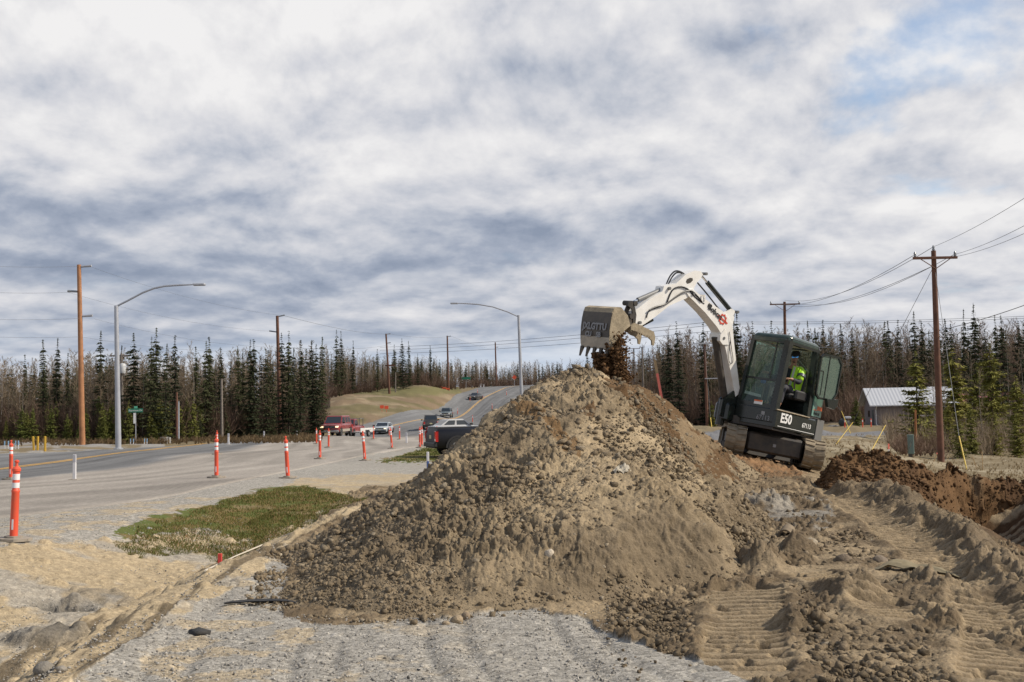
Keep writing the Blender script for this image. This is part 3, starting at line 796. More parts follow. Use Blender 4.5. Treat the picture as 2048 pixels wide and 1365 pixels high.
# ---- spoil heap left of the trench
sA = np.linspace(.235, .53, 500); sR = np.exp(np.linspace(math.log(16.3), math.log(24.5), 260))
A3, R3 = np.meshgrid(sA, sR); x, y = R3 * np.sin(A3), R3 * np.cos(A3)
crest = [(1600, 952, 18.2), (1640, 918, 18.6), (1680, 914, 18.8), (1720, 902, 18.9), (1765, 897, 18.9), (1800, 917, 18.9), (1850, 930, 19), (1875, 938, 19.1), (1905, 928, 19.8), (1935, 945, 20.1), (1975, 956, 20.3), (2048, 961, 20.4), (2120, 965, 20.4)]
cv = [U(*c) for c in crest]
cx = np.array([v.x for v in cv]); cyy = np.array([v.y for v in cv]); czz = np.array([v.z for v in cv])
yc = np.interp(x, cx, cyy); zc_ = np.interp(x, cx, czz) + fbm(x, y * .3, 1.6, 4, 141, .55) * .14
dy = y - yc
wf = np.interp(x, [4.5, 6.0, 6.8, 7.4, 8.5], [.9, .85, .5, .25, .2])
g0 = base_h(x, y)
prof = np.where(dy < 0, np.clip(1 + dy / (wf * 1.3), 0, 1), np.clip(1 - dy / .9, 0, 1))
hh = (zc_ - g0) * prof ** 1.1
hh = hh * ss(5.0, 5.5, x)
w1, w2 = fbm(x, y, 2.6, 3, 142) * .07, fbm(x, y, 2.6, 3, 143) * .07
d_ = clods(x + w1, y + w2, .36, 144) * .5 + clods(x + w1, y, .16, 145) * .7 + clods(x, y, .07, 146) * .7 + fbm(x, y, 2.4, 5, 147, .6) * .22
z = g0 + hh + d_ * ss(0, .3, hh) * .4 - .06
y = y + (fbm(x, z, 1.5, 4, 151) * .35 + clods(x + w1, z * 1.2, .2, 152) * .3) * ss(0, .2, hh) * (dy < 0)
brc = np.ones(x.shape + (3,)) * np.array((.085, .048, .025))
brc = lerp(brc, np.ones_like(brc) * np.array((.135, .078, .038)), ss(-.05, .12, fbm(x, y, 2.2, 4, 148)))
brc = lerp(brc, np.ones_like(brc) * np.array((.20, .15, .095)), ss(.1, .2, fbm(x, y, 1.1, 3, 149)) * .6)
me = np_mesh('spoil_heap', np.stack([x, y, z], -1).reshape(-1, 3), grid_faces(*x.shape), False)
vcol(me, np.clip(brc * (1 + .4 * fbm(x, y, 6, 3, 150)[..., None]), .01, .9).reshape(-1, 3), a=np.full(x.size, .08))
tag(link('spoil_heap', me, M_SOIL), 'low heap of dark reddish brown spoil along the head of the trench', 'soil heap')

heap_xyz = (x, y, z)
# ---- loose clods and stones (uncountable): one mesh
rng = np.random.default_rng(7)
import bmesh
def ico(sub):
    bm = bmesh.new(); bmesh.ops.create_icosphere(bm, subdivisions=sub, radius=1)
    bm.verts.ensure_lookup_table()
    V = np.array([v.co[:] for v in bm.verts]); Fc = np.array([[v.index for v in f.verts] for f in bm.faces]); bm.free()
    return V, Fc
ICO1, ICO2 = ico(1), ico(2)
def rock_v(V, seed, ang=.35, flat=.7):
    r = np.random.default_rng(seed)
    d = V / np.linalg.norm(V, axis=1)[:, None]
    o = np.ones(len(V))
    for k in range(7):
        n = r.normal(size=3); n /= np.linalg.norm(n)
        o = np.minimum(o, (.62 + .3 * r.random()) / np.maximum(d @ n, .05))
    o = np.minimum(o, 1.25) * (1 + ang * .3 * r.normal(size=len(V)) * .4)
    s = np.array((1, .7 + .3 * r.random(), flat * (.7 + .4 * r.random())))
    return d * o[:, None] * s
CUBE = (np.array([(x_, y_, z_) for x_ in (-1, 1) for y_ in (-1, 1) for z_ in (-1, 1)], float), np.array([(0, 1, 3), (0, 3, 2), (4, 6, 7), (4, 7, 5), (0, 4, 5), (0, 5, 1), (2, 3, 7), (2, 7, 6), (0, 2, 6), (0, 6, 4), (1, 5, 7), (1, 7, 3)]))
def cube_v(seed):
    r = np.random.default_rng(seed); V = CUBE[0] * .62 * (1 + .38 * r.normal(size=(8, 3)).clip(-1.3, 1.3)) * np.array((1, .8, .7)); a, b_ = r.random() * 6.28, r.uniform(-.6, .6)
    ca, sa, cb, sb = math.cos(a), math.sin(a), math.cos(b_), math.sin(b_)
    V = V @ np.array(((1, 0, 0), (0, cb, -sb), (0, sb, cb))); return V @ np.array(((ca, -sa, 0), (sa, ca, 0), (0, 0, 1)))
def scatter(name, P, S, sub=1, smooth=False, cols=None, nv=12, sink=.25, seed=3):
    src = {2: ICO2, 1: ICO1, 'c': CUBE}[sub]
    base = [rock_v(src[0], 100 + k) for k in range(nv)] if sub != 'c' else [cube_v(300 + k) for k in range(nv)]
    Fc = src[1]; r = np.random.default_rng(seed)
    n = len(P); nvv = len(base[0])
    V = np.empty((n, nvv, 3)); 
    for i in range(n):
        b = base[r.integers(nv)]; t = r.random() * 6.283; ct, st_ = math.cos(t), math.sin(t)
        q = b * S[i]
        q = q[:, (0, 2, 1)] if i % 3 == 0 else q
        V[i, :, 0] = q[:, 0] * ct - q[:, 1] * st_ + P[i, 0]; V[i, :, 1] = q[:, 0] * st_ + q[:, 1] * ct + P[i, 1]; V[i, :, 2] = q[:, 2] + P[i, 2] + S[i] * (.5 - sink)
    FF = (Fc[None] + (np.arange(n) * nvv)[:, None, None]).reshape(-1, 3)
    me = np_mesh(name, V.reshape(-1, 3), FF, smooth)
    if cols is not None: vcol(me, np.repeat(cols, nvv, 0), a=np.zeros(n * nvv))
    return link(name, me, M_SOIL)
# clods over the pile and its foot
n = 95000
aa = rng.uniform(-.24, .24, n); rr_ = np.exp(rng.uniform(math.log(8.6), math.log(17), n))
X, Y = rr_ * np.sin(aa), rr_ * np.cos(aa)
hb_ = pile_base(X, Y) - base_h(X, Y)
dens_ = np.where(hb_ > .02, np.where(hb_ < .45, 1.0, .85), np.where(hb_ > -.12, .16, .0)) * (.45 + 1.0 * (fbm(X, Y, 1.1, 3, 160) > -.02))
_sx = -(pile_base(X + .1, Y) - pile_base(X, Y)) / .1; _q = X * .8 - Y * .6
_sm = ss(.10, .55, _sx) * ss(.55, 1.15, hb_) * ss(-.12, .06, fbm(_q * 2.2, (X * .6 + Y * .8) * .35, 1.6, 4, 111)); _sm = np.maximum(_sm, slides(X, Y, hb_)); dens_ = dens_ * (1 - .55 * _sm)
kp = rng.random(n) < dens_
X, Y, hb_ = X[kp], Y[kp], hb_[kp]
S = (.0045 + .010 * rng.random(len(X)) ** 2 + .042 * rng.random(len(X)) ** 14) * (.85 + .35 * (Y > 11)) + np.where(hb_ < .3, .006, 0)
Zs = surf_z(X, Y)
base_c = np.where(rng.random(len(X))[:, None] < .12, np.array([[.26, .215, .155]]), np.array([[.205, .160, .106]])) * (1 + .14 * rng.normal(size=(len(X), 1)) * .6)
S = S * np.where(Y < 10.6, .8, 1.0); _h = rng.random(len(X)) < .6; _P = np.stack([X, Y, Zs], -1); base_c = np.clip(base_c, .03, .6)
tag(scatter('loose_clods', _P[~_h], S[~_h], cols=base_c[~_h]), kind='stuff')
tag(scatter('broken_clods', _P[_h], S[_h] * 1.05, sub='c', cols=base_c[_h], nv=30, seed=5), kind='stuff')
hx_, hy_, hz_ = [q.ravel() for q in heap_xyz]; _m = np.where((hh.ravel() > .06))[0]; _m = rng.choice(_m, 4200)
S = .010 + .02 * rng.random(len(_m)) ** 2 + .06 * rng.random(len(_m)) ** 8
tag(scatter('spoil_clods', np.stack([hx_[_m], hy_[_m], hz_[_m]], -1), S, cols=np.clip(np.array([[.105, .06, .03]]) * (1 + .3 * rng.normal(size=(len(_m), 1)) * .7), .02, .5), seed=12), kind='stuff')
# stones over the graded gravel and ditch
n = 30000
aa = rng.uniform(-.56, .1, n); rr_ = np.exp(rng.uniform(math.log(6), math.log(20), n))
X, Y = rr_ * np.sin(aa), rr_ * np.cos(aa)
hb_ = pile_base(X, Y) - base_h(X, Y)
kp = (hb_ < 0) & ~road_mask(X, Y)
X, Y = X[kp], Y[kp]
S = .004 + .013 * rng.random(len(X)) ** 5
bc_ = np.array([[.33, .31, .28]]) * (1 + .35 * rng.normal(size=(len(X), 1)) * .7)
tag(scatter('loose_stones', np.stack([X, Y, GD(X, Y)], -1), S, cols=np.clip(bc_, .05, .6), seed=9), kind='stuff')
# clods over the churned soil on the right
n = 60000
aa = rng.uniform(.08, .50, n); rr_ = np.exp(rng.uniform(math.log(6.3), math.log(21), n))
X, Y = rr_ * np.sin(aa), rr_ * np.cos(aa)
dm_ = np.min([pl_dist(X, Y, p[0])[0] - p[1] for p in PRINTS], 0)
_px, _py = proj(np.stack([X, Y, base_h(X, Y)], -1)); _in = inpoly(_px + fbm(X, Y, 2.2, 4, 51) * 40, _py + fbm(X, Y, 2.2, 4, 52) * 40, P_SOIL)
kp = (dm_ > 0) & (rng.random(n) < np.where(_in, np.where(pl_dist(X, Y, BERM)[0] < .55, .95, .22 + .7 * (fbm(X, Y, .9, 3, 170) > 0)), .02))
X, Y = X[kp], Y[kp]
S = .005 + .012 * rng.random(len(X)) ** 2 + .040 * rng.random(len(X)) ** 12
bc_ = np.array([[.175, .136, .09]]) * (1 + .3 * rng.normal(size=(len(X), 1)) * .7)
tag(scatter('churned_clods', np.stack([X, Y, surf_z(X, Y)], -1), S, sub='c', nv=30, cols=np.clip(bc_, .03, .6), seed=10), kind='stuff')
# ------------------------------------------------------------------ mini digger
M_WHITE = mat('white_enamel', (.84, .83, .80), .32, dirt=(.45, .38, .28, .35), vscale=3.5)
M_BLACK = mat('black_paint', (.009, .0135, .0125), .2, dirt=(.075, .07, .05, .2), vscale=4)  # faint green cast paints in the cab's greenish reflections
M_BLACK2 = mat('matt_black', (.02, .02, .02), .6, dirt=(.12, .09, .06, .5), vscale=6)
M_GREYC = mat('counterweight_grey', (.13, .135, .14), .38, dirt=(.2, .17, .12, .3), vscale=5)
M_MUDDY = mat('muddy_steel', (.30, .245, .165), .75, var=.35, vscale=7, bump=.3)
M_DKMUD = mat('dark_muddy_steel', (.055, .045, .035), .7, var=.5, vscale=9)
M_RUB = mat('dusty_rubber', (.23, .185, .125), .85, var=.4, vscale=6)
M_RUBD = mat('track_rubber', (.03, .028, .025), .8, dirt=(.18, .14, .09, .5), vscale=10)
M_CHROME = mat('chrome_rod', (.7, .7, .7), .12, metal=1)
M_HOSE = mat('hose_rubber', (.012, .012, .013), .45)
M_TRANSP = None
def glass_mat(name, tint, mixf, dust=.0, refl_col=(.30, .36, .31)):  # dust film, with the greenish sky reflection painted into its colour
    m = bpy.data.materials.new(name); m.use_nodes = True; N, L = m.node_tree.nodes, m.node_tree.links
    N.clear(); o = N.new('ShaderNodeOutputMaterial'); t = N.new('ShaderNodeBsdfTransparent'); g = N.new('ShaderNodeBsdfGlossy')
    t.inputs[0].default_value = (*tint, 1); g.inputs['Roughness'].default_value = .03
    x = N.new('ShaderNodeMixShader'); x.inputs[0].default_value = mixf; L.new(t.outputs[0], x.inputs[1]); L.new(g.outputs[0], x.inputs[2]); L.new(x.outputs[0], o.inputs[0])
    if dust:
        d = N.new('ShaderNodeBsdfDiffuse'); d.inputs[0].default_value = (*refl_col, 1); y = N.new('ShaderNodeMixShader'); y.inputs[0].default_value = dust; L.new(x.outputs[0], y.inputs[1]); L.new(d.outputs[0], y.inputs[2]); L.new(y.outputs[0], o.inputs[0])
    return m
M_GLASS = glass_mat('cab_glass', (.60, .78, .68), .06, .12, (.22, .34, .28)); M_GLASS2 = glass_mat('door_glass', (.58, .76, .66), .10, .30, (.26, .38, .31))
def decal_mat(n, c): return mat(n, c, .5)
M_INKW = decal_mat('white_lettering', (.75, .75, .73)); M_INKB = decal_mat('black_lettering', (.02, .02, .02)); M_INKR = decal_mat('red_emblem', (.55, .06, .03)); M_INKG = decal_mat('grey_lettering', (.20, .20, .21)); M_ORA = decal_mat('orange_band', (.65, .13, .03))

TILT = math.radians(12.3)
near_mid = U(1545, 922, 22.0)
u3 = Vector((.13, .99, 0)).normalized(); r3 = Vector((u3.y, -u3.x, 0))
RT = Matrix.Rotation(TILT, 3, 'Y')
C0 = near_mid - RT @ (-1.1 * u3)
dig = empty('mini_excavator', C0, 0, 'white and black tracked mini digger tipping its bucket over the soil pile', 'excavator')
dig.rotation_euler = (0, TILT, 0)
RTi = RT.inverted()
def toloc(p): return RTi @ (p - C0)
HA = math.radians(222)
hv = Vector((math.cos(HA), math.sin(HA), 0)); lv = Vector((-hv.y, hv.x, 0)); SH = Vector((-.22, 0, 0))
def up(f, l, z): return SH + hv * f + lv * l + Vector((0, 0, z))
def un(a, b, z): return u3 * a + r3 * b + Vector((0, 0, z))
# --- tracks
for side in (-1, 1):
    c = side * .78
    prof = []
    L_, H_ = 1.1, .56; rr0 = H_ / 2
    N_ = 10
    path = []
    for k in range(N_ + 1):
        t = -math.pi / 2 - math.pi * k / N_; path.append((-L_ + rr0 + rr0 * math.cos(t), rr0 + rr0 * math.sin(t)))
    for k in range(N_ + 1):
        t = math.pi / 2 - math.pi * k / N_; path.append((L_ - rr0 + rr0 * math.cos(t), rr0 + rr0 * math.sin(t)))
    # even arc length path
    P = np.array(path + [path[0]]); sL = np.concatenate([[0], np.cumsum(np.hypot(*np.diff(P, axis=0).T))])
    def at(s_): s_ = s_ % sL[-1]; return np.array([np.interp(s_, sL, P[:, 0]), np.interp(s_, sL, P[:, 1])])
    b = MB(); n = 96
    cen = np.array((0, rr0))
    outer = [at(sL[-1] * k / n) for k in range(n)]
    def inn(p, d):
        q = at_n(p); return p - q * d
    def nrm(k):
        a, b_ = outer[(k + 1) % n], outer[k - 1]; t = a - b_; nn = np.array((t[1], -t[0])); nn /= np.hypot(*nn)
        return nn if nn @ (outer[k] - cen) > 0 else -nn
    ns = [nrm(k) for k in range(n)]
    vs = []; fs = []
    for k in range(n):
        o_, i_ = outer[k], outer[k] - ns[k] * .05
        for (q, w) in ((o_, -.2), (o_, .2), (i_, .2), (i_, -.2)): vs.append(un(q[0], c + w, q[1]))
    for k in range(n):
        a, d = k * 4, ((k + 1) % n) * 4
        for j in range(4): fs.append((a + j, a + (j + 1) % 4, d + (j + 1) % 4, d + j))
    b.add(vs, fs)
    tr = b.build('rubber_track', M_RUB, dig, smooth=.6)
    # lugs: two staggered rows, angled
    b = MB(); nl = 40
    for k in range(nl):
        for half in (-1, 1):
            s0 = sL[-1] * (k + (0 if half < 0 else .5)) / nl
            vs = []
            for (ds, w, hgt) in ((-.022, .015, 0), (.022, .015, 0), (.0, .195, 0), (.04, .195, 0)):
                p = at(s0 + ds + .0); kk = int(((s0 + ds) % sL[-1]) / sL[-1] * n) % n; nn = ns[kk]
                vs.append(un(p[0] - nn[0] * .01, c + half * w, p[1] - nn[1] * .01)); vs.append(un(p[0] + nn[0] * .022, c + half * w, p[1] + nn[1] * .022))
            b.add(vs, [(0, 2, 6, 4), (1, 5, 7, 3), (0, 4, 5, 1), (2, 3, 7, 6), (0, 1, 3, 2), (4, 6, 7, 5)])
    b.build('track_lug', M_RUB, tr)
    b = MB()
    b.prism([(-.85, .16), (.85, .16), (.95, .3), (.85, .42), (-.85, .42), (-.95, .3)], c - .13, c + .13, lambda a, z, w: un(a, w, z))
    b.build('track_frame', M_BLACK2, dig)
    for a in (-.82, .82):
        w = MB()
        vs = []; 
        for ww in (-.17, .17):
            for k in range(20): t = k * math.pi / 10; vs.append(un(a + .21 * math.cos(t), c + ww, .28 + .21 * math.sin(t)))
        w.add(vs, [tuple(range(20)), tuple(range(39, 19, -1))] + [(k, (k + 1) % 20, (k + 1) % 20 + 20, k + 20) for k in range(20)])
        w.build('sprocket' if a > 0 else 'idler_wheel', M_DKMUD, dig, smooth=.6)
    for a in (-.5, -.17, .17, .5):
        w = MB(); vs = []
        for ww in (-.16, .16):
            for k in range(12): t = k * math.pi / 6; vs.append(un(a + .09 * math.cos(t), c + ww, .14 + .09 * math.sin(t)))
        w.add(vs, [tuple(range(12)), tuple(range(23, 11, -1))] + [(k, (k + 1) % 12, (k + 1) % 12 + 12, k + 12) for k in range(12)])
        w.build('track_roller', M_DKMUD, dig, smooth=.6)
def fbox(b, fr, x0, x1, y0, y1, z0, z1, bev=.02):
    k = MB().box(x0, x1, y0, y1, z0, z1, bev); b.add([fr(*v) for v in k.v], k.f); return b
b = MB(); fbox(b, un, -.62, .62, -.62, .62, .18, .52, .06); fbox(b, un, -.95, -.60, -.55, .55, .12, .50, .04); b.build('undercarriage', M_BLACK2, dig)
b = MB(); fbox(b, un, -.966, -.952, -.03, .03, .27, .33, 0); b.build('decal', M_INKG, dig)
b = MB(); b.prism([(1.25, .05), (1.32, .02), (1.42, .12), (1.38, .3), (1.44, .46), (1.36, .46), (1.30, .3), (1.32, .14)], -.98, .98, lambda a, z, w: un(a, w, z)); fbox(b, un, .6, 1.32, -.35, -.25, .15, .3); fbox(b, un, .6, 1.32, .25, .35, .15, .3)
b.build('dozer_blade', M_BLACK2, dig)
b = MB(); vs = []
for z in (.5, .62):
    for k in range(24): t = k * math.pi / 12; vs.append(un(.5 * math.cos(t), .5 * math.sin(t), z))
b.add(vs, [tuple(range(24)), tuple(range(47, 23, -1))] + [(k, (k + 1) % 24, (k + 1) % 24 + 24, k + 24) for k in range(24)]); b.build('slew_ring', M_DKMUD, dig)
# --- upper body
b = MB()
rear = [(-.95, .55), (-1.02, .25), (-1.05, 0), (-1.02, -.3), (-.92, -.62), (-.70, -.90)]
plan = [(.98, .93), (.98, -.02), (1.0, -.06), (1.0, -.42), (.75, -.93), (-.62, -.93)]
low = [(.96, .92), (.96, .1), (1.02, .0), (1.02, -.40), (.70, -.62), (-.55, -.70), (-.9, -.6), (-1.02, -.3), (-1.05, 0), (-1.02, .25), (-.95, .55), (-.62, .90)]
b.prism([(f, l) for f, l in low], .60, .76, lambda f, l, z: up(f, l, z))
b.build('deck', M_BLACK2, dig)
# side panel under the door
b = MB(); fbox(b, up, -.50, .97, .10, .95, .63, 1.0, .03); b.build('side_panel', M_BLACK, dig)
b = MB(); fbox(b, up, -.22, .96, .70, .955, .995, 1.02, .01); b.build('step_edge', M_MUDDY, dig)
b = MB(); cw_ = [(-.505, .952), (-.84, .90), (-.97, .60), (-1.06, .25), (-1.08, 0), (-1.05, -.3), (-.95, -.52), (-.72, -.70), (-.50, -.74), (-.50, .2), (-.505, .3)]
b.prism(cw_, .57, 1.02, lambda f, l, z: up(f, l, z)); b.build('counterweight', M_GREYC, dig, smooth=.6)
# engine cover above the counterweight
M_REFLG = mat('green_reflection_cover', (.13, .27, .225), .22, dirt=(.3, .3, .24, .25), vscale=4)  # greenish reflection on the cover put into its base colour
b = MB(); b.prism([(-.26, .90), (-.72, .84), (-.90, .45), (-.98, 0), (-.94, -.4), (-.80, -.60), (-.40, -.62), (-.30, .05), (-.26, .1)], 1.04, 1.50, lambda f, l, z: up(f, l, z)); b.build('engine_cover', M_BLACK, dig, smooth=.6)
b = MB(); b.prism([(-.29, .925), (-.72, .865), (-.72, .845), (-.29, .90)], 1.06, 1.47, lambda f, l, z: up(f, l, z)); ep = b.build('cover_panel', M_REFLG, dig)
b = MB(); b.prism([(-.50, .898), (-.718, .868), (-.718, .85), (-.50, .88)], 1.20, 1.28, lambda f, l, z: up(f, l, z)); b.prism([(-.34, .921), (-.50, .899), (-.50, .88), (-.34, .9)], 1.185, 1.20, lambda f, l, z: up(f, l, z)); b.build('stripe', M_ORA, ep)
b = MB(); fbox(b, up, -.35, .85, -.60, -.10, 1.0, 1.32, .07); b.build('right_hood', M_BLACK, dig)
# front lower of the cab, swing frame
b = MB(); fbox(b, up, .80, .985, -.04, .92, .72, 1.02, .03); b.build('front_panel', M_BLACK, dig)
b = MB(); fbox(b, up, .985, .992, .40, .60, 1.055, 1.14, 0); w = b.build('warning_sticker', M_INKW, dig)
b = MB(); fbox(b, up, .992, .995, .40, .60, 1.11, 1.14, 0); b.build('band', M_ORA, w)
b = MB(); fbox(b, up, .985, .993, .62, .70, .86, .93, 0); b.build('work_lamp', mat('lamp_lens', (.25, .25, .25), .2), dig)
# --- cab frame: posts and roof rails
cf0, cf1, cl0, cl1, z0, z1 = -.24, .93, -.03, .92, 1.0, 2.40
def post(b, a, c, w=.05): b.tube([a, c], w, 4)
b = MB()
tf = .84      # the windscreen leans back a little
def P3(f, l, z): return up(f, l, z)
def bar(b, a, c, wf=.05, wl=.05):
    """square bar between two (f,l,z) points"""
    vs = []
    A_, B_ = Vector(a), Vector(c); d = (B_ - A_).normalized(); x_ = d.cross(Vector((0, 0, 1)) if abs(d.z) < .8 else Vector((0, 1, 0))).normalized(); y_ = d.cross(x_)
    for p in (A_, B_):
        for sx, sy in ((-1, -1), (1, -1), (1, 1), (-1, 1)): q = p + x_ * sx * wf + y_ * sy * wl; vs.append(up(*q))
    b.add(vs, [(0, 1, 2, 3), (7, 6, 5, 4), (0, 4, 5, 1), (1, 5, 6, 2), (2, 6, 7, 3), (3, 7, 4, 0)])
bar(b, (cf1, cl1 - .05, .98), (tf, cl1 - .06, z1), .065, .065)
bar(b, (cf1, cl0 + .03, .98), (tf, cl0 + .05, z1), .04, .04)
bar(b, (cf0 + .05, cl1 - .05, .98), (cf0 + .08, cl1 - .07, z1), .05, .06)
bar(b, (cf0 + .05, cl0 + .03, .98), (cf0 + .08, cl0 + .05, z1), .05, .05)
bar(b, (tf, cl0 + .05, z1), (tf, cl1 - .06, z1), .055, .055)
bar(b, (cf0 + .08, cl0 + .05, z1), (cf0 + .08, cl1 - .07, z1), .05, .05)
bar(b, (cf0 + .08, cl1 - .06, z1), (tf, cl1 - .06, z1), .055, .055)
bar(b, (cf0 + .08, cl0 + .05, z1), (tf, cl0 + .05, z1), .05, .05)
bar(b, (cf1, cl0 + .03, 1.05), (cf1, cl1 - .05, 1.05), .035, .045)
bar(b, (cf1 - .045, cl0 + .05, 1.58), (cf1 - .045, cl1 - .1, 1.58), .02, .022)
bar(b, (cf1 - .03, .60, 1.60), (tf, .60, z1), .012, .012)
cabf = b.build('cab_frame', M_BLACK, dig)
# rounded roof
b = MB()
def roofring(ins, z):
    pts = []
    for (cf_, cl_, a0) in ((tf + .07, cl1, 0), (cf0, cl1, 90), (cf0, cl0, 180), (tf + .07, cl0, 270)):
        R_ = .13; sf, sl = (-1 if cf_ > 0 else 1), (-1 if cl_ > .4 else 1)
        ccf, ccl = cf_ + sf * R_, cl_ + sl * R_
        for k in range(5):
            t = math.radians(a0 + 90 * k / 4)
            pts.append((ccf + (R_ - ins) * math.cos(t) if R_ > ins else ccf, ccl + (R_ - ins) * math.sin(t) if R_ > ins else ccl))
    return [up(f, l, z) for f, l in pts]
rings = [roofring(.01, z1 - .03), roofring(0, z1 + .03), roofring(.02, z1 + .08), roofring(.07, z1 + .115), roofring(.125, z1 + .13)]
n = 20; vs = [v for r_ in rings for v in r_]; fs = [(i * n + k, i * n + (k + 1) % n, (i + 1) * n + (k + 1) % n, (i + 1) * n + k) for i in range(4) for k in range(n)] + [tuple(range(80, 100)), tuple(range(19, -1, -1))]
b.add(vs, fs); b.build('cab_roof', mat('roof_paint', (.012, .035, .028), .18, dirt=(.16, .15, .12, .3), vscale=5), dig, smooth=.7)
def pane(name, q, m, par):
    me = bpy.data.meshes.new(name); me.from_pydata([up(*v) for v in q], [], [tuple(range(len(q)))]); me.update(); return link(name, me, m, par)
pane('upper_windscreen', [(cf1 - .04, cl0 + .07, 1.60), (cf1 - .04, cl1 - .12, 1.60), (tf, cl1 - .12, z1 - .04), (tf, cl0 + .09, z1 - .04)], M_GLASS, dig)
pane('lower_windscreen', [(cf1, cl0 + .07, 1.09), (cf1, cl1 - .12, 1.09), (cf1 - .04, cl1 - .12, 1.56), (cf1 - .04, cl0 + .07, 1.56)], M_GLASS, dig)
pane('rear_window', [(cf0 + .06, cl0 + .07, 1.50), (cf0 + .06, cl1 - .12, 1.50), (cf0 + .08, cl1 - .12, z1 - .05), (cf0 + .08, cl0 + .09, z1 - .05)], M_GLASS, dig)
pane('side_window', [(cf0 + .1, cl0 + .03, 1.30), (cf1 - .04, cl0 + .03, 1.30), (tf - .05, cl0 + .05, z1 - .05), (cf0 + .12, cl0 + .05, z1 - .05)], M_GLASS, dig)
# open door folded back along the side
dz = 1.0
door = MB()
D0, D1 = -.22, -.86
def dp(f, z): return (f, .98 + (D0 - f) * .10, z)
outl = [(D0, 1.52), (D0 + .03, 2.26), (D0 - .05, 2.34), (D1 + .12, 2.36), (D1, 2.24), (D1 + .0, 1.62), (D1 + .1, 1.46), (D0 - .1, 1.44)]
for a, c in zip(outl, outl[1:] + outl[:1]): bar(door, dp(*a), dp(*c), .018, .022)
bar(door, dp(-.36, 1.5), dp(-.34, 2.0), .008, .008); bar(door, dp(-.50, 1.46), dp(-.47, 2.34), .010, .010); bar(door, dp(-.22, 2.0), dp(-.34, 2.0), .008, .008)
dr = door.build('cab_door', M_BLACK, dig)
me = bpy.data.meshes.new('door_window'); me.from_pydata([up(*dp(*o)) for o in outl], [], [tuple(range(8))]); me.update(); link('door_window', me, M_GLASS2, dr)
b = MB(); b.prism([(-.50, 1.46), (-.86, 1.50), (-.86, 1.38), (-.78, 1.28), (-.58, 1.30)], .99, 1.06, lambda f, z, l: up(f, l + (D0 - f) * .1, z)); b.build('door_lower', M_BLACK, dr)
b = MB(); b.tube([up(*dp(-.54, 1.43)) + lv * .05, up(*dp(-.84, 1.46)) + lv * .05], .015, 6); b.build('door_handle', M_CHROME, dr)
# interior
b = MB(); fbox(b, up, -.18, .26, .22, .72, 1.30, 1.42, .04); k = MB().box(-.20, -.12, .22, .72, 1.38, 1.98, .03); b.add([up(*v) for v in k.v], k.f); b.build('seat', mat('seat_vinyl', (.025, .025, .027), .7), dig)
b = MB(); fbox(b, up, -.15, .35, .06, .20, 1.02, 1.55, .03); fbox(b, up, -.15, .25, .76, .85, 1.30, 1.50, .03); fbox(b, up, -.2, .9, -.0, .88, .99, 1.04, 0); b.build('console', mat('console_plastic', (.02, .02, .021), .6), dig)
for a_, c_ in (((.30, .13, 1.52), (.36, .13, 1.70)), ((.28, .80, 1.50), (.34, .80, 1.68)), ((.72, .35, 1.05), (.68, .35, 1.5)), ((.72, .5, 1.05), (.68, .5, 1.5))):
    b = MB(); b.tube([up(*a_), up(*c_)], .016, 6); b.build('control_lever', M_BLACK2, dig)
b = MB(); fbox(b, up, .70, .78, .30, .40, 1.50, 1.60, .02); b.build('cup', mat('blue_cup', (.02, .10, .35), .4), dig)

# --- swing bracket and boom set, in the boom's own upright plane
BA = math.radians(215)
bv = Vector((math.cos(BA), math.sin(BA), 0)); bl = Vector((-bv.y, bv.x, 0))
PB = up(1.12, -.20, .80)
def bp(px_, py_, off=0.0):
    o = RTi @ (Vector((0, 0, EYE)) - C0); d = RTi @ ray(px_, py_)
    p0 = PB + bl * off
    t = (p0 - o).dot(bl) / d.dot(bl); return o + d * t
def plate(b, pts, off0, off1, ref=None):
    """outline traced on the face at off0 (nearest the camera), extruded to off1"""
    P = [bp(x_, y_, off0) for x_, y_ in pts]; n = len(P); dv = bl * (off1 - off0)
    b.add(P + [p + dv for p in P], [tuple(range(n)), tuple(range(2 * n - 1, n - 1, -1))] + [(i, (i + 1) % n, (i + 1) % n + n, i + n) for i in range(n)])
def cyl(b, p, q, r, off=0.0, n=12): b.tube([bp(*p, off), bp(*q, off)], r, n)
b = MB(); fbox(b, up, .95, 1.25, -.36, -.02, .60, .98, .05); b.tube([up(1.18, -.2, .5), up(1.18, -.2, 1.02)], .09, 12); plate(b, [(1446, 800), (1476, 776), (1492, 790), (1478, 830), (1455, 842), (1440, 830)], .13, .09); plate(b, [(1440, 798), (1470, 774), (1486, 788), (1472, 828), (1449, 840), (1434, 828)], -.09, -.13)
b.build('swing_bracket', M_BLACK, dig)
BW = .14
boom_o = [(1480.5, 786), (1471, 794), (1460, 738), (1450, 692), (1442, 667), (1434, 654), (1410, 625), (1377, 592), (1373, 585), (1378, 579), (1386, 579), (1404, 594), (1428, 611), (1447, 624), (1458, 637), (1465, 650), (1468, 685), (1474, 735)]
b = MB()
plate(b, boom_o[:], BW * .95, -BW * .95)
boom = b.build('boom', M_WHITE, dig)
b = MB()
for o in (.12, -.09): plate(b, [(1447, 625), (1456, 622), (1464, 618), (1470, 622), (1469.5, 632), (1466, 648), (1463, 655), (1452, 640)], o, o - .03)
plate(b, [(1450, 658), (1441, 670), (1440, 682), (1446, 690), (1458, 690)], .155, -.155)
b.build('boom_lug', M_WHITE, boom)
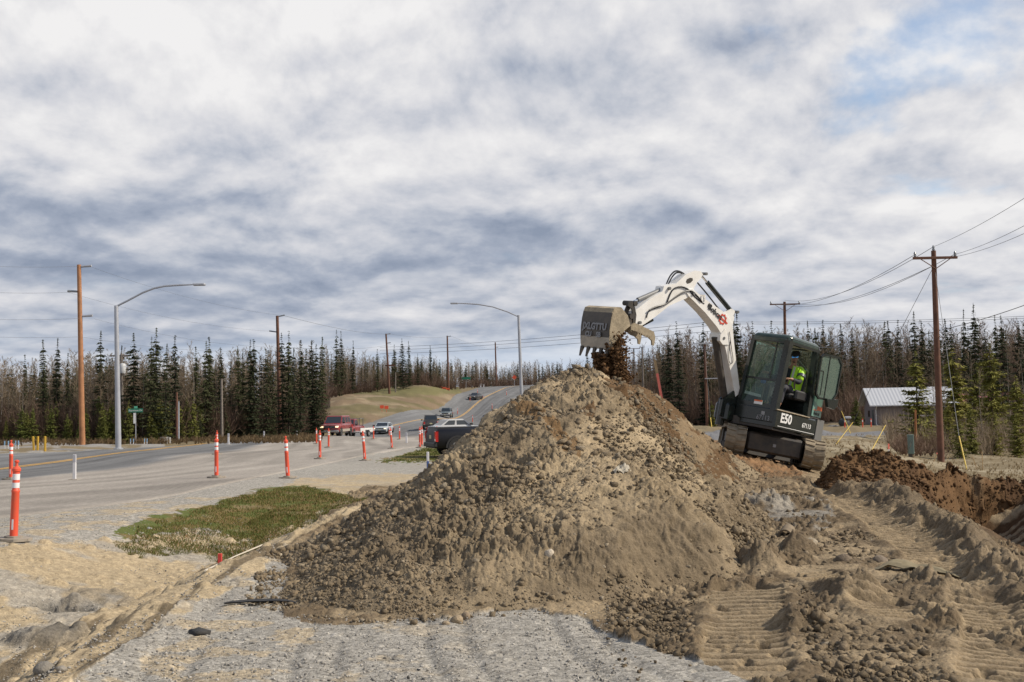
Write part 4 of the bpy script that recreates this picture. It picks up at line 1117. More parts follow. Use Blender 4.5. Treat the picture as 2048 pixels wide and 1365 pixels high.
arm_o = [(1264, 640), (1268, 623), (1276, 617), (1300, 598), (1325, 583), (1328, 573), (1337, 571), (1352, 567.5), (1372, 549), (1390, 541.5), (1402, 543), (1406, 549), (1404, 556), (1394, 565), (1388, 577), (1384, 590), (1371, 598), (1352, 606), (1338, 612), (1311, 634), (1290, 648), (1278, 655), (1266, 651)]
b = MB(); plate(b, arm_o, .115, -.115); arm = b.build('dipper_arm', M_WHITE, dig)
b = MB(); plate(b, [(1374, 559), (1380, 556), (1385, 556.5), (1386, 561), (1381, 566), (1375, 568), (1372, 564)], .119, .116); b.build('opening', M_BLACK2, arm)
b = MB()
for (x_, y_) in ((1402, 548), (1329, 577), (1270, 645), (1465, 624), (1437, 676), (1377, 587)):
    c = bp(x_, y_, 0); b = MB(); b.tube([c + bl * .165, c - bl * .165], .03, 12); b.build('pivot_pin', M_GREYC, dig, smooth=.6)
# rams
def ram(p, q, split, r, off, n1='hydraulic_ram', mb=M_BLACK):
    m_ = (p[0] + (q[0] - p[0]) * split, p[1] + (q[1] - p[1]) * split)
    b = MB(); cyl(b, p, m_, r, off); o = b.build(n1, mb, dig, smooth=.6)
    b = MB(); cyl(b, m_, q, r * .5, off); b.build('rod', M_CHROME, o, smooth=.6)
    return o
ram((1329, 577), (1262, 606), .80, .045, 0, mb=mat('grey_ram', (.20, .20, .195), .35))
ram((1464, 625), (1402, 550), .80, .048, 0)
ram((1305, 640), (1262, 662), .7, .032, 0)
b = MB(); cyl(b, (1430, 674), (1448, 792), .075, 0, 14); cyl(b, (1448, 792), (1455, 832), .05, 0); b.build('boom_ram', M_DKMUD, dig, smooth=.6)
# linkage
b = MB()
for o in (.16, -.13): plate(b, [(1257, 604), (1265, 603), (1270, 615), (1273, 630), (1271, 648), (1266, 649), (1266, 632), (1264, 618), (1256, 612)], o, o - .03)
for o in (.09, -.06): plate(b, [(1257, 604), (1264, 608), (1258, 622), (1254, 640), (1248, 638), (1251, 620)], o, o - .03)
c = bp(1260, 607, 0); b.tube([c + bl * .17, c - bl * .17], .05, 12); c = bp(1250, 632, 0); b.tube([c + bl * .2, c - bl * .2], .05, 12)
b.build('bucket_link', M_BLACK2, dig)
# bucket
HWB = .43
side_o = [(1228.5, 618), (1236, 615), (1243, 615.5), (1256, 632), (1261, 652), (1250, 661), (1238, 676), (1221, 700)]
b = MB()
plate(b, side_o[:2] + side_o[2:] + [(1218.5, 684), (1219.5, 660), (1223, 636)], HWB, HWB - .03)
plate(b, side_o[:2] + side_o[2:] + [(1218.5, 684), (1219.5, 660), (1223, 636)], -HWB + .03, -HWB) if 0 else None
near = [bp(x_, y_, HWB) for x_, y_ in side_o + [(1218.5, 684), (1219.5, 660), (1223, 636)]]
far = [p - bl * (2 * HWB - .03) for p in near]; n = len(near)
b.add(far + [p - bl * .03 for p in far], [tuple(range(n)), tuple(range(2 * n - 1, n - 1, -1))] + [(i, (i + 1) % n, (i + 1) % n + n, i + n) for i in range(n)])
bk = b.build('bucket', M_MUDDY, dig)
def shell(name, pts, m, par, th=.03, w0=HWB - .005, w1=-HWB + .005):
    P = [bp(x_, y_, HWB) for x_, y_ in pts]; b = MB()
    cen = sum(near, Vector()) / len(near); vs = []; fs = []
    for p in P:
        inn_ = p + (cen - p).normalized() * th
        for w in (w0, w1):
            vs.append(p + bl * (w - HWB)); vs.append(inn_ + bl * (w - HWB))
    for i in range(len(P) - 1):
        a, c = i * 4, i * 4 + 4
        for j, k in ((0, 2), (2, 3), (3, 1), (1, 0)): fs.append((a + j, a + k, c + k, c + j))
    fs += [(0, 1, 3, 2), tuple(len(vs) - 4 + q for q in (0, 2, 3, 1))]
    b.add(vs, fs); return b.build(name, m, par, smooth=.5)
shell('bucket_crown', [(1243, 615), (1236, 614.5), (1228, 617.5), (1224.5, 626)], M_MUDDY, bk)
shell('bucket_back', [(1224.5, 626), (1221.5, 640), (1219.2, 658), (1218.2, 676)], mat('worn_black_steel', (.035, .03, .027), .5, dirt=(.13, .10, .07, .5), vscale=5), bk)
shell('cutting_plate', [(1218.2, 676), (1218.4, 690), (1220, 700.5)], mat('worn_steel', (.36, .32, .265), .55, var=.25, vscale=6), bk, .035)
for k in range(5):
    w = HWB - .05 - k * (2 * HWB - .10) / 4; c = bp(1220, 698, HWB) + bl * (w - HWB)
    b = MB(); dn = (bp(1214, 718, HWB) - bp(1220, 698, HWB)); t_ = bv * .025
    b.add([c - bl * .04 - t_, c + bl * .04 - t_, c + bl * .04 + t_, c - bl * .04 + t_, c + dn - bl * .022 - t_ * .2, c + dn + bl * .022 - t_ * .2, c + dn + bl * .022 + t_ * .2, c + dn - bl * .022 + t_ * .2],
          [(0, 1, 2, 3), (7, 6, 5, 4), (0, 4, 5, 1), (1, 5, 6, 2), (2, 6, 7, 3), (3, 7, 4, 0)])
    b.build('tooth', M_DKMUD, bk)
# thumb: two hooked tines
b = MB()
tn = [(1262, 651), (1269, 646), (1278, 650), (1296, 658), (1308, 664), (1311, 676), (1308, 692), (1304.5, 691), (1304, 682), (1298, 676), (1290, 673), (1284, 668), (1272, 663), (1262, 660)]
plate(b, tn, .22, .185)
tw = [bp(x_, y_, .22) - bl * .40 for x_, y_ in tn]; n = len(tw)
b.add(tw + [p - bl * .035 for p in tw], [tuple(range(n)), tuple(range(2 * n - 1, n - 1, -1))] + [(i, (i + 1) % n, (i + 1) % n + n, i + n) for i in range(n)])
c = bp(1268, 654, 0); b.tube([c + bl * .22, c - bl * .22], .04, 10)
for k in range(6):
    x_, y_ = 1276 + k * 4.6, 665.5 + k * 2.0
    for o in (.22, -.18): plate(b, [(x_ - 1.6, y_ - 2.5), (x_, y_ + 2.2), (x_ + 1.8, y_ - 1.5)], o, o - .035)
b.build('thumb', M_MUDDY, dig)
# hoses
def hose(pts, off, r=.013):
    P = [bp(x_, y_, off) for x_, y_ in pts]; Q = []
    for i in range(len(P) - 1):
        p0, p1, p2, p3 = P[max(i - 1, 0)], P[i], P[i + 1], P[min(i + 2, len(P) - 1)]
        for k in range(5):
            t = k / 5; Q.append(.5 * ((2 * p1) + (p2 - p0) * t + (2 * p0 - 5 * p1 + 4 * p2 - p3) * t * t + (3 * p1 - p0 - 3 * p2 + p3) * t ** 3))
    Q.append(P[-1]); b = MB(); b.tube(Q, r, 6); b.build('hose', M_HOSE, dig, smooth=1)
hose([(1333, 568), (1340, 553), (1349, 543.5), (1358, 543), (1368, 548), (1378, 556)], .03, .016)
hose([(1337, 568), (1344, 555), (1352, 546.5), (1361, 546), (1370, 551)], -.03, .016)
hose([(1334, 606), (1340, 590), (1348, 578), (1362, 574), (1376, 579), (1385, 590), (1396, 600), (1408, 608)], .13, .014)
hose([(1298, 621), (1312, 614), (1332, 608), (1352, 594), (1368, 584), (1382, 582), (1394, 592), (1404, 604)], .15, .014)
hose([(1293, 636), (1296, 626), (1302, 620), (1316, 615), (1334, 607)], .13, .012)
hose([(1459, 664), (1462, 690), (1466, 720), (1462, 728), (1458, 722), (1458, 705), (1461, 680)], .15, .007)
hose([(1395, 566), (1407, 580), (1420, 596), (1440, 622)], -.05, .015)
for (x_, y_) in ((1404, 604), (1410, 602)):
    b = MB(); plate(b, [(x_ - 1, y_ - 12), (x_ + 1, y_ - 12), (x_ + 1, y_), (x_ - 1, y_)], .15, -.15); b.build('hose_clamp', M_WHITE, boom)
# lettering
def text_mesh(name, s, M, size, m, par, shear=0, depth=.002, bold=0):
    cu = bpy.data.curves.new(name, 'FONT'); cu.body = s; cu.size = size; cu.shear = shear; cu.extrude = depth; cu.align_x = 'CENTER'; cu.align_y = 'CENTER'; cu.offset = bold
    cu.resolution_u = 3
    o = bpy.data.objects.new(name, cu); COL.objects.link(o)
    dg = bpy.context.evaluated_depsgraph_get(); me = bpy.data.meshes.new_from_object(o.evaluated_get(dg))
    bpy.data.objects.remove(o); bpy.data.curves.remove(cu)
    me.materials.clear(); me.transform(M); me.name = name
    return link(name, me, m, par)
def frameM(o, x_, y_):
    x_ = x_.normalized(); z_ = x_.cross(y_).normalized(); y_ = z_.cross(x_)
    return Matrix(((x_.x, y_.x, z_.x, o.x), (x_.y, y_.y, z_.y, o.y), (x_.z, y_.z, z_.z, o.z), (0, 0, 0, 1)))
up3 = Vector((0, 0, 1))
text_mesh('model_number', 'E50', frameM(up(.60, .953, .86), -hv, up3), .26, M_INKW, dig, bold=.008)
text_mesh('fleet_number', '67113', frameM(up(-.14, .953, .82), -hv, up3), .13, M_INKW, dig, bold=.002)
text_mesh('fleet_number', '67113', frameM(up(.99, .68, .80), lv, up3), .13, M_INKG, dig, bold=.002)
b = MB(); fbox(b, up, -.45, .85, .952, .955, .69, .70, 0); b.build('pinstripe', M_INKW, dig)
p1_, p2_ = bp(1421, 616, BW), bp(1440, 634, BW)
ax = (p2_ - p1_).normalized(); mid_ = (p1_ + p2_) / 2 + bl * .004
text_mesh('brand_lettering', 'Bobcat', frameM(mid_ + ax.cross(bl) * .0, ax, bl.cross(ax)), .155, M_INKB, boom, bold=.004)
c = bp(1419, 612.5, BW) + bl * .003; yx = bl.cross(ax)
b = MB(); pts = [(-.05, .02), (-.03, .06), (-.01, .03), (.02, .03), (.05, .06), (.05, .0), (.03, -.05), (0, -.02), (-.03, -.05)]
b.add([c + ax * x_ + yx * y_ for x_, y_ in pts], [tuple(range(9))]); b.build('cat_emblem', M_INKB, boom)
c = bp(1445.5, 639, BW) + bl * .003
b = MB(); R1 = [.105 * (1 + .12 * math.cos(8 * t)) for t in [k * math.pi / 16 for k in range(32)]]
vs = [c + (ax * math.cos(k * math.pi / 16) * 1 + yx * math.sin(k * math.pi / 16)) * R1[k] for k in range(32)] + [c + (ax * math.cos(k * math.pi / 16) + yx * math.sin(k * math.pi / 16)) * .072 for k in range(32)]
b.add(vs, [(k, (k + 1) % 32, (k + 1) % 32 + 32, k + 32) for k in range(32)]); b.add([c + ax * x_ * 1.0 + yx * y_ for x_, y_ in ((-.16, -.02), (.16, -.02), (.16, .015), (-.16, .015))], [(0, 1, 2, 3)]); b.build('round_emblem', M_INKR, boom)
nb = bp(1219.4, 655, HWB); nrmb = (bp(1219.2, 658, HWB) - bp(1221.5, 640, HWB)).cross(bl).normalized()
if nrmb.dot(bv) < 0: nrmb = -nrmb
upb = (bp(1221.5, 640, HWB) - bp(1219.2, 658, HWB)).normalized()
fm = lambda z_, s_: frameM(bp(1219.2, 658, HWB) - bl * (HWB + s_) + upb * z_ + nrmb * .012, bl, upb)
text_mesh('stencilled_letters', 'JXLGTTU', fm(.02, .0), .17, M_INKG, bk, bold=.008)
text_mesh('stencilled_letters', 'SB', fm(-.13, -.14), .13, M_INKG, bk, bold=.006); text_mesh('stencilled_letters', 'CU', fm(-.13, .16), .13, M_INKG, bk, bold=.006)
text_mesh('brand_lettering', 'Bobcat', frameM(up(-.50, .900, 1.125), (up(-.72, .865, 1) - up(-.29, .925, 1)), up3), .10, M_INKB, ep)

# ------------------------------------------------------------------ falling soil
rng = np.random.default_rng(21)
fallp = []; fs_ = []
for k in range(6500):
    t = rng.random(); m_ = rng.random()
    if m_ < .62:      # the heavy curtain under the lip
        x_ = 1226 + 26 * (rng.random() - .5) * (1 + .9 * t) + 16 * t * (rng.random() - .2); y_ = 690 + 85 * t + rng.normal() * 4
        if rng.random() < .35: x_ = 1196 + 24 * (rng.random() - .5) + 12 * t; y_ = 708 + 45 * t
        sz = .008 + .06 * rng.random() ** 4
    else:
        x_ = 1236 + rng.normal() * (7 + 10 * t); y_ = 664 + 105 * t; sz = .008 + .028 * rng.random() ** 2
    p = U(x_, y_, 20.4 + rng.normal() * .2); fallp.append(p[:]); fs_.append(sz)
fc = np.array([[.10, .055, .026]]) * (1 + .35 * rng.normal(size=(len(fallp), 1)) * .8)
o = scatter('falling_soil', np.array(fallp), np.array(fs_), cols=np.clip(fc, .01, .4), seed=4)
tag(o, kind='stuff')

# ------------------------------------------------------------------ people
M_SKIN = mat('skin', (.36, .19, .12), .55)
M_HIVIS = mat('lime_vest', (.42, .75, .03), .6, var=.12, vscale=10)
M_NAVY = mat('navy_cloth', (.02, .022, .035), .8); M_HAIR = mat('dark_hair', (.015, .011, .009), .8); M_DENIM = mat('dark_trousers', (.05, .05, .06), .85)
def skin_body(name, verts, edges, rad, m, parent=None, sub=2, root=0):
    me = bpy.data.meshes.new(name); me.from_pydata(verts, edges, []); me.update()
    o = bpy.data.objects.new(name, me); COL.objects.link(o)
    md = o.modifiers.new('skin', 'SKIN'); md.use_smooth_shade = True
    for i, v in enumerate(me.skin_vertices[0].data):
        r = rad[i]; v.radius = r if isinstance(r, tuple) else (r, r); v.use_root = (i == root)
    s = o.modifiers.new('sub', 'SUBSURF'); s.levels = sub; s.render_levels = sub
    dg = bpy.context.evaluated_depsgraph_get(); dg.update()
    me2 = bpy.data.meshes.new_from_object(o.evaluated_get(dg)); bpy.data.objects.remove(o); bpy.data.meshes.remove(me)
    me2.name = name
    for p in me2.polygons: p.use_smooth = True
    me2.materials.clear()
    return link(name, me2, m, parent)
class Fig:
    def __init__(s): s.v = []; s.e = []; s.r = []
    def a(s, p, r, prev=None):
        s.v.append(tuple(p)); s.r.append(r)
        if prev is not None: s.e.append((prev, len(s.v) - 1))
        return len(s.v) - 1
MW = Matrix.Translation(C0) @ Matrix.Rotation(TILT, 4, 'Y')
def uw(f, l, z): return MW @ up(f, l, z)
pr_ = empty('person', uw(0, .45, 1.42), 0, 'driver in lime vest, dark cap and sunglasses sitting in the open digger cab', 'person')
pi_ = Matrix.Translation(-pr_.location)
def q(f, l, z): return (uw(f, l, z) - pr_.location)
f = Fig()
pel = f.a(q(-.05, .47, 1.50), (.15, .13)); ch = f.a(q(-.06, .47, 1.72), (.14, .12), pel); sh = f.a(q(-.05, .47, 1.92), (.14, .10), ch); nk = f.a(q(-.02, .47, 2.02), .055, sh); hd = f.a(q(.0, .48, 2.10), .07, nk); ht = f.a(q(.01, .48, 2.18), .085, hd); f.a(q(.0, .48, 2.25), .07, ht)
for s_, (ef, el, ez), (wf, wl, wz) in ((1, (.10, .76, 1.66), (.32, .70, 1.70)), (-1, (.12, .16, 1.68), (.52, .24, 1.76))):
    a = f.a(q(-.05, .47 + s_ * .20, 1.90), .062, sh); a = f.a(q(ef, el, ez), .045, a); a = f.a(q((ef + wf) / 2, (el + wl) / 2, (ez + wz) / 2 + .01), .038, a); a = f.a(q(wf, wl, wz), .026, a)
    h0 = f.a(q(wf + .05, wl, wz - .005), (.034, .018), a)
    for k in range(4):
        o_ = (k - 1.5) * .019; b1_ = f.a(q(wf + .10, wl + o_, wz + .002), .0095, h0); b2_ = f.a(q(wf + .125, wl + o_, wz - .022), .0085, b1_); f.a(q(wf + .112, wl + o_, wz - .045), .0075, b2_)
    t1 = f.a(q(wf + .06, wl - s_ * .035, wz - .015), .011, a); f.a(q(wf + .09, wl - s_ * .035, wz - .035), .009, t1)
for s_ in (1, -1):
    a = f.a(q(.05, .47 + s_ * .10, 1.49), .085, pel); a = f.a(q(.40, .47 + s_ * .15, 1.52), .062, a); a = f.a(q(.46, .47 + s_ * .15, 1.12), .045, a); f.a(q(.56, .47 + s_ * .15, 1.08), .035, a)
body = skin_body('body', f.v, f.e, f.r, M_SKIN, pr_, 2)
# clothes: slightly larger shells that follow the same skeleton
g = Fig(); pel = g.a(q(-.05, .47, 1.48), (.165, .145)); ch = g.a(q(-.06, .47, 1.72), (.158, .138), pel); sh = g.a(q(-.05, .47, 1.93), (.155, .115), ch); g.a(q(-.03, .47, 1.985), .075, sh)
for s_, (ef, el, ez), (wf, wl, wz) in ((1, (.10, .76, 1.66), (.30, .705, 1.698)), (-1, (.12, .16, 1.68), (.49, .235, 1.755))):
    a = g.a(q(-.05, .47 + s_ * .205, 1.905), .076, sh); a = g.a(q(ef, el, ez), .058, a); g.a(q(wf, wl, wz), .040, a)
skin_body('jacket', g.v, g.e, g.r, M_NAVY, pr_, 2)
g = Fig(); pel = g.a(q(-.05, .47, 1.46), .10)
for s_ in (1, -1):
    a = g.a(q(.05, .47 + s_ * .10, 1.49), .098, pel); a = g.a(q(.40, .47 + s_ * .15, 1.525), .074, a); g.a(q(.455, .47 + s_ * .15, 1.15), .058, a)
skin_body('trousers', g.v, g.e, g.r, M_DENIM, pr_, 2)
# vest: two front panels, back and shoulder caps
b = MB()
def vp(l0, l1, f0, z0_, z1_): 
    return [q(f0, l0, z0_), q(f0, l1, z0_), q(f0 - .05, l1, z1_), q(f0 - .05, l0, z1_)]
def slab(P, t):
    n_ = (P[1] - P[0]).cross(P[3] - P[0]).normalized() * t
    b.add(P + [p + n_ for p in P], [(0, 1, 2, 3), (7, 6, 5, 4), (0, 4, 5, 1), (1, 5, 6, 2), (2, 6, 7, 3), (3, 7, 4, 0)])
slab([q(.13, .53, 1.50), q(.12, .645, 1.50), q(.075, .68, 1.97), q(.085, .55, 2.0)], .02)
slab([q(.13, .29, 1.50), q(.12, .41, 1.50), q(.085, .39, 2.0), q(.075, .26, 1.97)], .02)
slab([q(.12, .645, 1.50), q(-.2, .66, 1.50), q(-.18, .70, 1.95), q(.075, .69, 1.95)], .02)
slab([q(-.2, .3, 1.5), q(-.2, .66, 1.5), q(-.18, .70, 1.97), q(-.18, .26, 1.97)], .02)
b.build('vest', M_HIVIS, pr_)
g = Fig(); a = g.a(q(-.05, .55, 1.99), .06); a = g.a(q(-.05, .68, 1.925), .088, a); a = g.a(q(.03, .73, 1.80), .078, a); g.a(q(.09, .76, 1.69), .070, a)
skin_body('vest_sleeve', g.v, g.e, g.r, M_HIVIS, pr_, 2)
g = Fig(); a = g.a(q(-.05, .39, 1.99), .06); g.a(q(-.05, .27, 1.925), .085, a); skin_body('vest_sleeve', g.v, g.e, g.r, M_HIVIS, pr_, 2)
b = MB(); b.tube([q(.01, .722, 1.83), q(.04, .738, 1.775)], .090, 12); b.build('sleeve_band', mat('dark_reflective', (.07, .08, .10), .4), pr_, smooth=.6)
b = MB(); slab([q(.150, .56, 1.52), q(.145, .60, 1.52), q(.10, .62, 1.97), q(.108, .585, 1.98)], .008); b.build('reflective_band', mat('reflective_grey', (.5, .5, .48), .35), pr_)
# head details
hc = q(.0, .48, 2.17); fw = (hv * .80 + lv * .6).normalized(); fw = (RT @ fw); sd_ = Vector((-fw.y, fw.x, 0)).normalized(); uu = RT @ up3
b = MB(); M_ = frameM(hc, fw, uu)
prof = [(.0, .115), (.06, .11), (.095, .07), (.108, .02), (.112, .0)]
vs = []; nn_ = 16
for r_, z_ in prof[::-1]:
    for k in range(nn_): t = 2 * math.pi * k / nn_; vs.append(hc + (fw * math.cos(t) * 1.08 + sd_ * math.sin(t)) * r_ + uu * (z_ + .035))
fs = [(i * nn_ + k, i * nn_ + (k + 1) % nn_, (i + 1) * nn_ + (k + 1) % nn_, (i + 1) * nn_ + k) for i in range(4) for k in range(nn_)]
b.add(vs, fs); c = hc + uu * .035
b.add([c + fw * .10 + sd_ * .07, c + fw * .19 + sd_ * .045 - uu * .015, c + fw * .19 - sd_ * .045 - uu * .015, c + fw * .10 - sd_ * .07, c + fw * .10 + sd_ * .07 + uu * .012, c + fw * .19 + sd_ * .045 - uu * .005, c + fw * .19 - sd_ * .045 - uu * .005, c + fw * .10 - sd_ * .07 + uu * .012], [(0, 1, 2, 3), (7, 6, 5, 4), (0, 4, 5, 1), (1, 5, 6, 2), (2, 6, 7, 3), (3, 7, 4, 0)])
b.build('cap', mat('cap_cloth', (.03, .027, .022), .85), pr_, smooth=.8)
g = Fig(); a = g.a(hc - fw * .045 + uu * .04, .085); a = g.a(hc - fw * .07 - uu * .05, .085, a); g.a(hc - fw * .07 - uu * .15, .065, a); skin_body('hair', g.v, g.e, g.r, M_HAIR, pr_, 2)
b = MB()
for s_ in (1, -1):
    c = hc + fw * .098 + sd_ * s_ * .036 + uu * .012; b.add([c + sd_ * .03 + uu * .018, c - sd_ * .03 + uu * .018, c - sd_ * .026 - uu * .016, c + sd_ * .026 - uu * .018, c + sd_ * .03 + uu * .018 + fw * .01, c - sd_ * .03 + uu * .018 + fw * .01, c - sd_ * .026 - uu * .016 + fw * .01, c + sd_ * .026 - uu * .018 + fw * .01], [(0, 1, 2, 3), (7, 6, 5, 4), (0, 4, 5, 1), (1, 5, 6, 2), (2, 6, 7, 3), (3, 7, 4, 0)])
b.build('sunglasses', mat('blue_mirror_lens', (.10, .35, .65), .08, metal=1), pr_)
b = MB(); c = hc + fw * .088 - uu * .02; b.add([c + sd_ * .014, c - sd_ * .014, c + fw * .032 - uu * .012, c + uu * .045, c - uu * .025], [(0, 1, 2), (0, 2, 3), (1, 3, 2), (0, 4, 2), (1, 2, 4)]); b.build('nose', M_SKIN, pr_)
g = Fig(); a = g.a(hc + fw * .055 - uu * .075, .045); g.a(hc + fw * .05 - uu * .105, .03, a); skin_body('beard', g.v, g.e, g.r, mat('beard', (.07, .04, .03), .9), pr_, 2)
b = MB(); c = hc + fw * .094 - uu * .055; b.add([c + sd_ * .024, c - sd_ * .024, c - sd_ * .02 - uu * .012, c + sd_ * .02 - uu * .012], [(0, 1, 2, 3)]); b.build('mouth', mat('lips', (.25, .09, .07), .6), pr_)
# ------------------------------------------------------------------ vehicles
M_TYRE = mat('tyre_rubber', (.02, .02, .02), .85); M_RIM = mat('alloy_rim', (.45, .45, .45), .3, metal=.8)
M_CGL = mat('car_glass', (.02, .025, .03), .06, spec=.9); M_LAMP = mat('headlight_glass', (.8, .78, .7), .15)
M_LIT = mat('lit_headlight', (.9, .8, .6), .2, emit=(1, .72, .42, 1.6)); M_TAIL = mat('red_tail_lamp', (.42, .015, .01), .2)
M_TRIM = mat('black_trim', (.02, .02, .021), .55); M_CHR = mat('chrome_trim', (.6, .6, .6), .2, metal=.9); M_PLATE = mat('licence_plate', (.55, .5, .3), .5)
def paint(n, c, r=.25): return mat(n, c, r, dirt=(.25, .22, .18, .22), vscale=1.5)
def vehicle(name, loc, heading, label, pm, L=4.8, Wd=1.85, H=1.75, gc=.25, belt=1.05, hood=1.0, nose=1.0, kind='suv', lit=False, wr=.36, group='vehicles on the highway', lower=None):
    """x forward, z up, built at the origin; stations along x"""
    v = empty(name, loc, heading, label, 'pickup truck' if kind == 'pickup' else 'car', group)
    w = Wd / 2; f, r = L / 2, -L / 2
    if kind == 'sedan': st_ = [(f, .72), (f - .08, hood - .18), (f - nose * .55, hood - .06), (f - nose * 1.25, hood)]; gh = (f - nose * 1.2, f - nose * 1.9, r + 1.35, r + .55)
    elif kind == 'pickup': st_ = [(f, .85), (f - .06, hood - .12), (f - nose * .5, hood - .04), (f - nose * 1.15, hood)]; gh = (f - nose * 1.1, f - nose * 1.65, r + 2.35, r + 2.15)
    else: st_ = [(f, .8), (f - .07, hood - .14), (f - nose * .5, hood - .04), (f - nose * 1.15, hood)]; gh = (f - nose * 1.1, f - nose * 1.75, r + .35, r + .12)
    tops = st_ + [(gh[0] - .3, belt), (0, belt), (gh[3], belt), (r + .10, belt - (.03 if kind != 'sedan' else .04)), (r, belt - .22)]
    tops = sorted(tops, key=lambda p: -p[0])
    b = MB(); rings = []
    for i, (x, zt) in enumerate(tops):
        e = 1 - .10 * (abs(x) / f) ** 6
        rings.append([(x, -w * e * .90, gc), (x, -w * e, gc + .12), (x, -w * e, zt - .22), (x, -w * e * .96, zt - .06), (x, -w * e * .88, zt), (x, 0, zt + .015), (x, w * e * .88, zt), (x, w * e * .96, zt - .06), (x, w * e, zt - .22), (x, w * e, gc + .12), (x, w * e * .90, gc)])
    n = 11; vs = [p for q_ in rings for p in q_]
    fs = [(i * n + k, i * n + (k + 1) % n, (i + 1) * n + (k + 1) % n, (i + 1) * n + k) for i in range(len(rings) - 1) for k in range(n)]
    fs += [tuple(range(n)), tuple(range(len(vs) - 1, len(vs) - n - 1, -1))]
    b.add(vs, fs); body = b.build('body', pm, v, smooth=.7)
    # cabin
    zb = belt - .02; g0, g1, g2, g3 = gh; wb, wt = w * .93, w * .76
    b = MB(); rt = .05
    low = [(g0, -wb * .94), (g0, wb * .94), (g3, wb * .94), (g3, -wb * .94)]; top = [(g1, -wt), (g1, wt), (g2, wt), (g2, -wt)]
    vs = [(x, y, zb) for x, y in low] + [(x, y, H - .06) for x, y in top] + [(x - (.12 if i < 2 else -.12), y * .9, H) for i, (x, y) in enumerate(top)]
    b.add(vs, [(0, 1, 5, 4), (1, 2, 6, 5), (2, 3, 7, 6), (3, 0, 4, 7), (4, 5, 9, 8), (5, 6, 10, 9), (6, 7, 11, 10), (7, 4, 8, 11), (8, 9, 10, 11)])
    b.build('cabin', pm, v, smooth=.4)
    def quad(nm, P, m):
        c = sum((Vector(p) for p in P), Vector()) / 4; nn = (Vector(P[1]) - Vector(P[0])).cross(Vector(P[3]) - Vector(P[0])).normalized()
        if nn.dot(c - Vector(((g0 + g3) / 2, 0, 1.2))) < 0: nn = -nn
        bb = MB(); Q = [Vector(p) + (c - Vector(p)) * 0 + nn * .008 for p in P]; bb.add(Q, [(0, 1, 2, 3)]); return bb.build(nm, m, v)
    def mixp(a, c, t): return tuple(a[i] + (c[i] - a[i]) * t for i in range(3))
    def win(nm, A_, B_, C_, D_, u0, u1, v0, v1):     # A,B bottom; D,C top
        def at(u, q_): return mixp(mixp(A_, B_, u), mixp(D_, C_, u), q_)
        quad(nm, [at(u0, v0), at(u1, v0), at(u1, v1), at(u0, v1)], M_CGL)
    V = vs
    win('windscreen', V[0], V[1], V[5], V[4], .05, .95, .10, .94)
    win('rear_window', V[2], V[3], V[7], V[6], .07, .93, .25, .92)
    cuts = ((.04, .36), (.40, .66), (.69, .95)) if kind == 'suv' else ((.06, .50), (.54, .93))
    for (a_, c_) in cuts:
        win('side_window', V[1], V[2], V[6], V[5], a_ + .02, c_ - .01, .14, .88); win('side_window', V[3], V[0], V[4], V[7], 1 - c_ + .01, 1 - a_ - .02, .14, .88)
    if lower:
        for s in (-1, 1):
            b = MB(); b.box(r + .35, f - .35, s * (w + .004), s * (w - .02), gc + .06, gc + .30); b.build('lower_panel', lower, v)
    if kind == 'pickup':
        b = MB(); b.box(r + .10, r + 2.05, -w * .80, w * .80, belt - .5, belt + .022); b.build('bed_cover' if lower is None else 'load_bed', M_TRIM, v)
    # wheels
    for x in (f - .85, r + .85):
        for s in (-1, 1):
            b = MB(); b.lathe([(wr * .62, -.11), (wr * .94, -.11), (wr, -.07), (wr, .07), (wr * .94, .11), (wr * .62, .11)], (x, s * (w - .10), wr), 20, 'Y'); ty = b.build('wheel', M_TYRE, v, smooth=.6)
            b = MB(); b.lathe([(wr * .60, -.10), (wr * .62, .10)], (x, s * (w - .09), wr), 16, 'Y'); b.build('rim', M_RIM, ty, smooth=.6)
            b = MB(); vs_ = []; 
            for k in range(13): t = math.pi * k / 12; vs_ += [(x + (wr + .07) * math.cos(t), s * (w + .006), wr + (wr + .07) * math.sin(t)), (x + (wr + .0) * math.cos(t), s * (w + .006), wr + wr * math.sin(t))]
            b.add(vs_, [(2 * k, 2 * k + 1, 2 * k + 3, 2 * k + 2) for k in range(12)]); b.build('wheel_arch', M_TRIM, v)
    # front
    zl = hood - .30
    b = MB(); b.box(f - .03, f + .02, -w * .52, w * .52, zl - .12, zl + .10, .01); gr = b.build('grille', M_TRIM, v)
    b = MB(); b.box(f + .018, f + .028, -w * .52, w * .52, zl - .02, zl + .01); b.build('grille_bar', M_CHR, gr)
    b = MB(); b.box(f - .08, f + .07, -w * .94, w * .94, .42, .60, .03); b.build('front_bumper', M_CHR if kind != 'sedan' else pm, v)
    b = MB(); b.box(f - .2, f + .01, -w * .9, w * .9, gc, .42, .03); b.build('air_dam', M_TRIM, v)
    for s in (-1, 1):
        b = MB(); b.box(f - .10, f + .03, s * w * .60, s * w * .88, zl - .07, zl + .08, .02); b.build('headlight', M_LIT if lit else M_LAMP, v)
        b = MB(); b.box(r - .015, r + .10, s * w * .76, s * w * .965, belt - .52, belt - .12, .015); tl_ = b.build('tail_lamp', M_TAIL, v)
        b = MB(); b.box(r - .02, r + .0, s * w * .78, s * w * .95, belt - .50, belt - .42); b.build('reversing_lamp', M_LAMP, tl_)
        b = MB(); b.box(g0 - .28, g0 - .12, s * (w * .98), s * (w + .20), belt + .0, belt + .17, .03); b.build('wing_mirror', M_TRIM, v)
        b = MB(); b.box(-.35, -.17, s * (w + .0), s * (w + .025), belt - .17, belt - .14, .008); b.build('door_handle', M_TRIM, v)
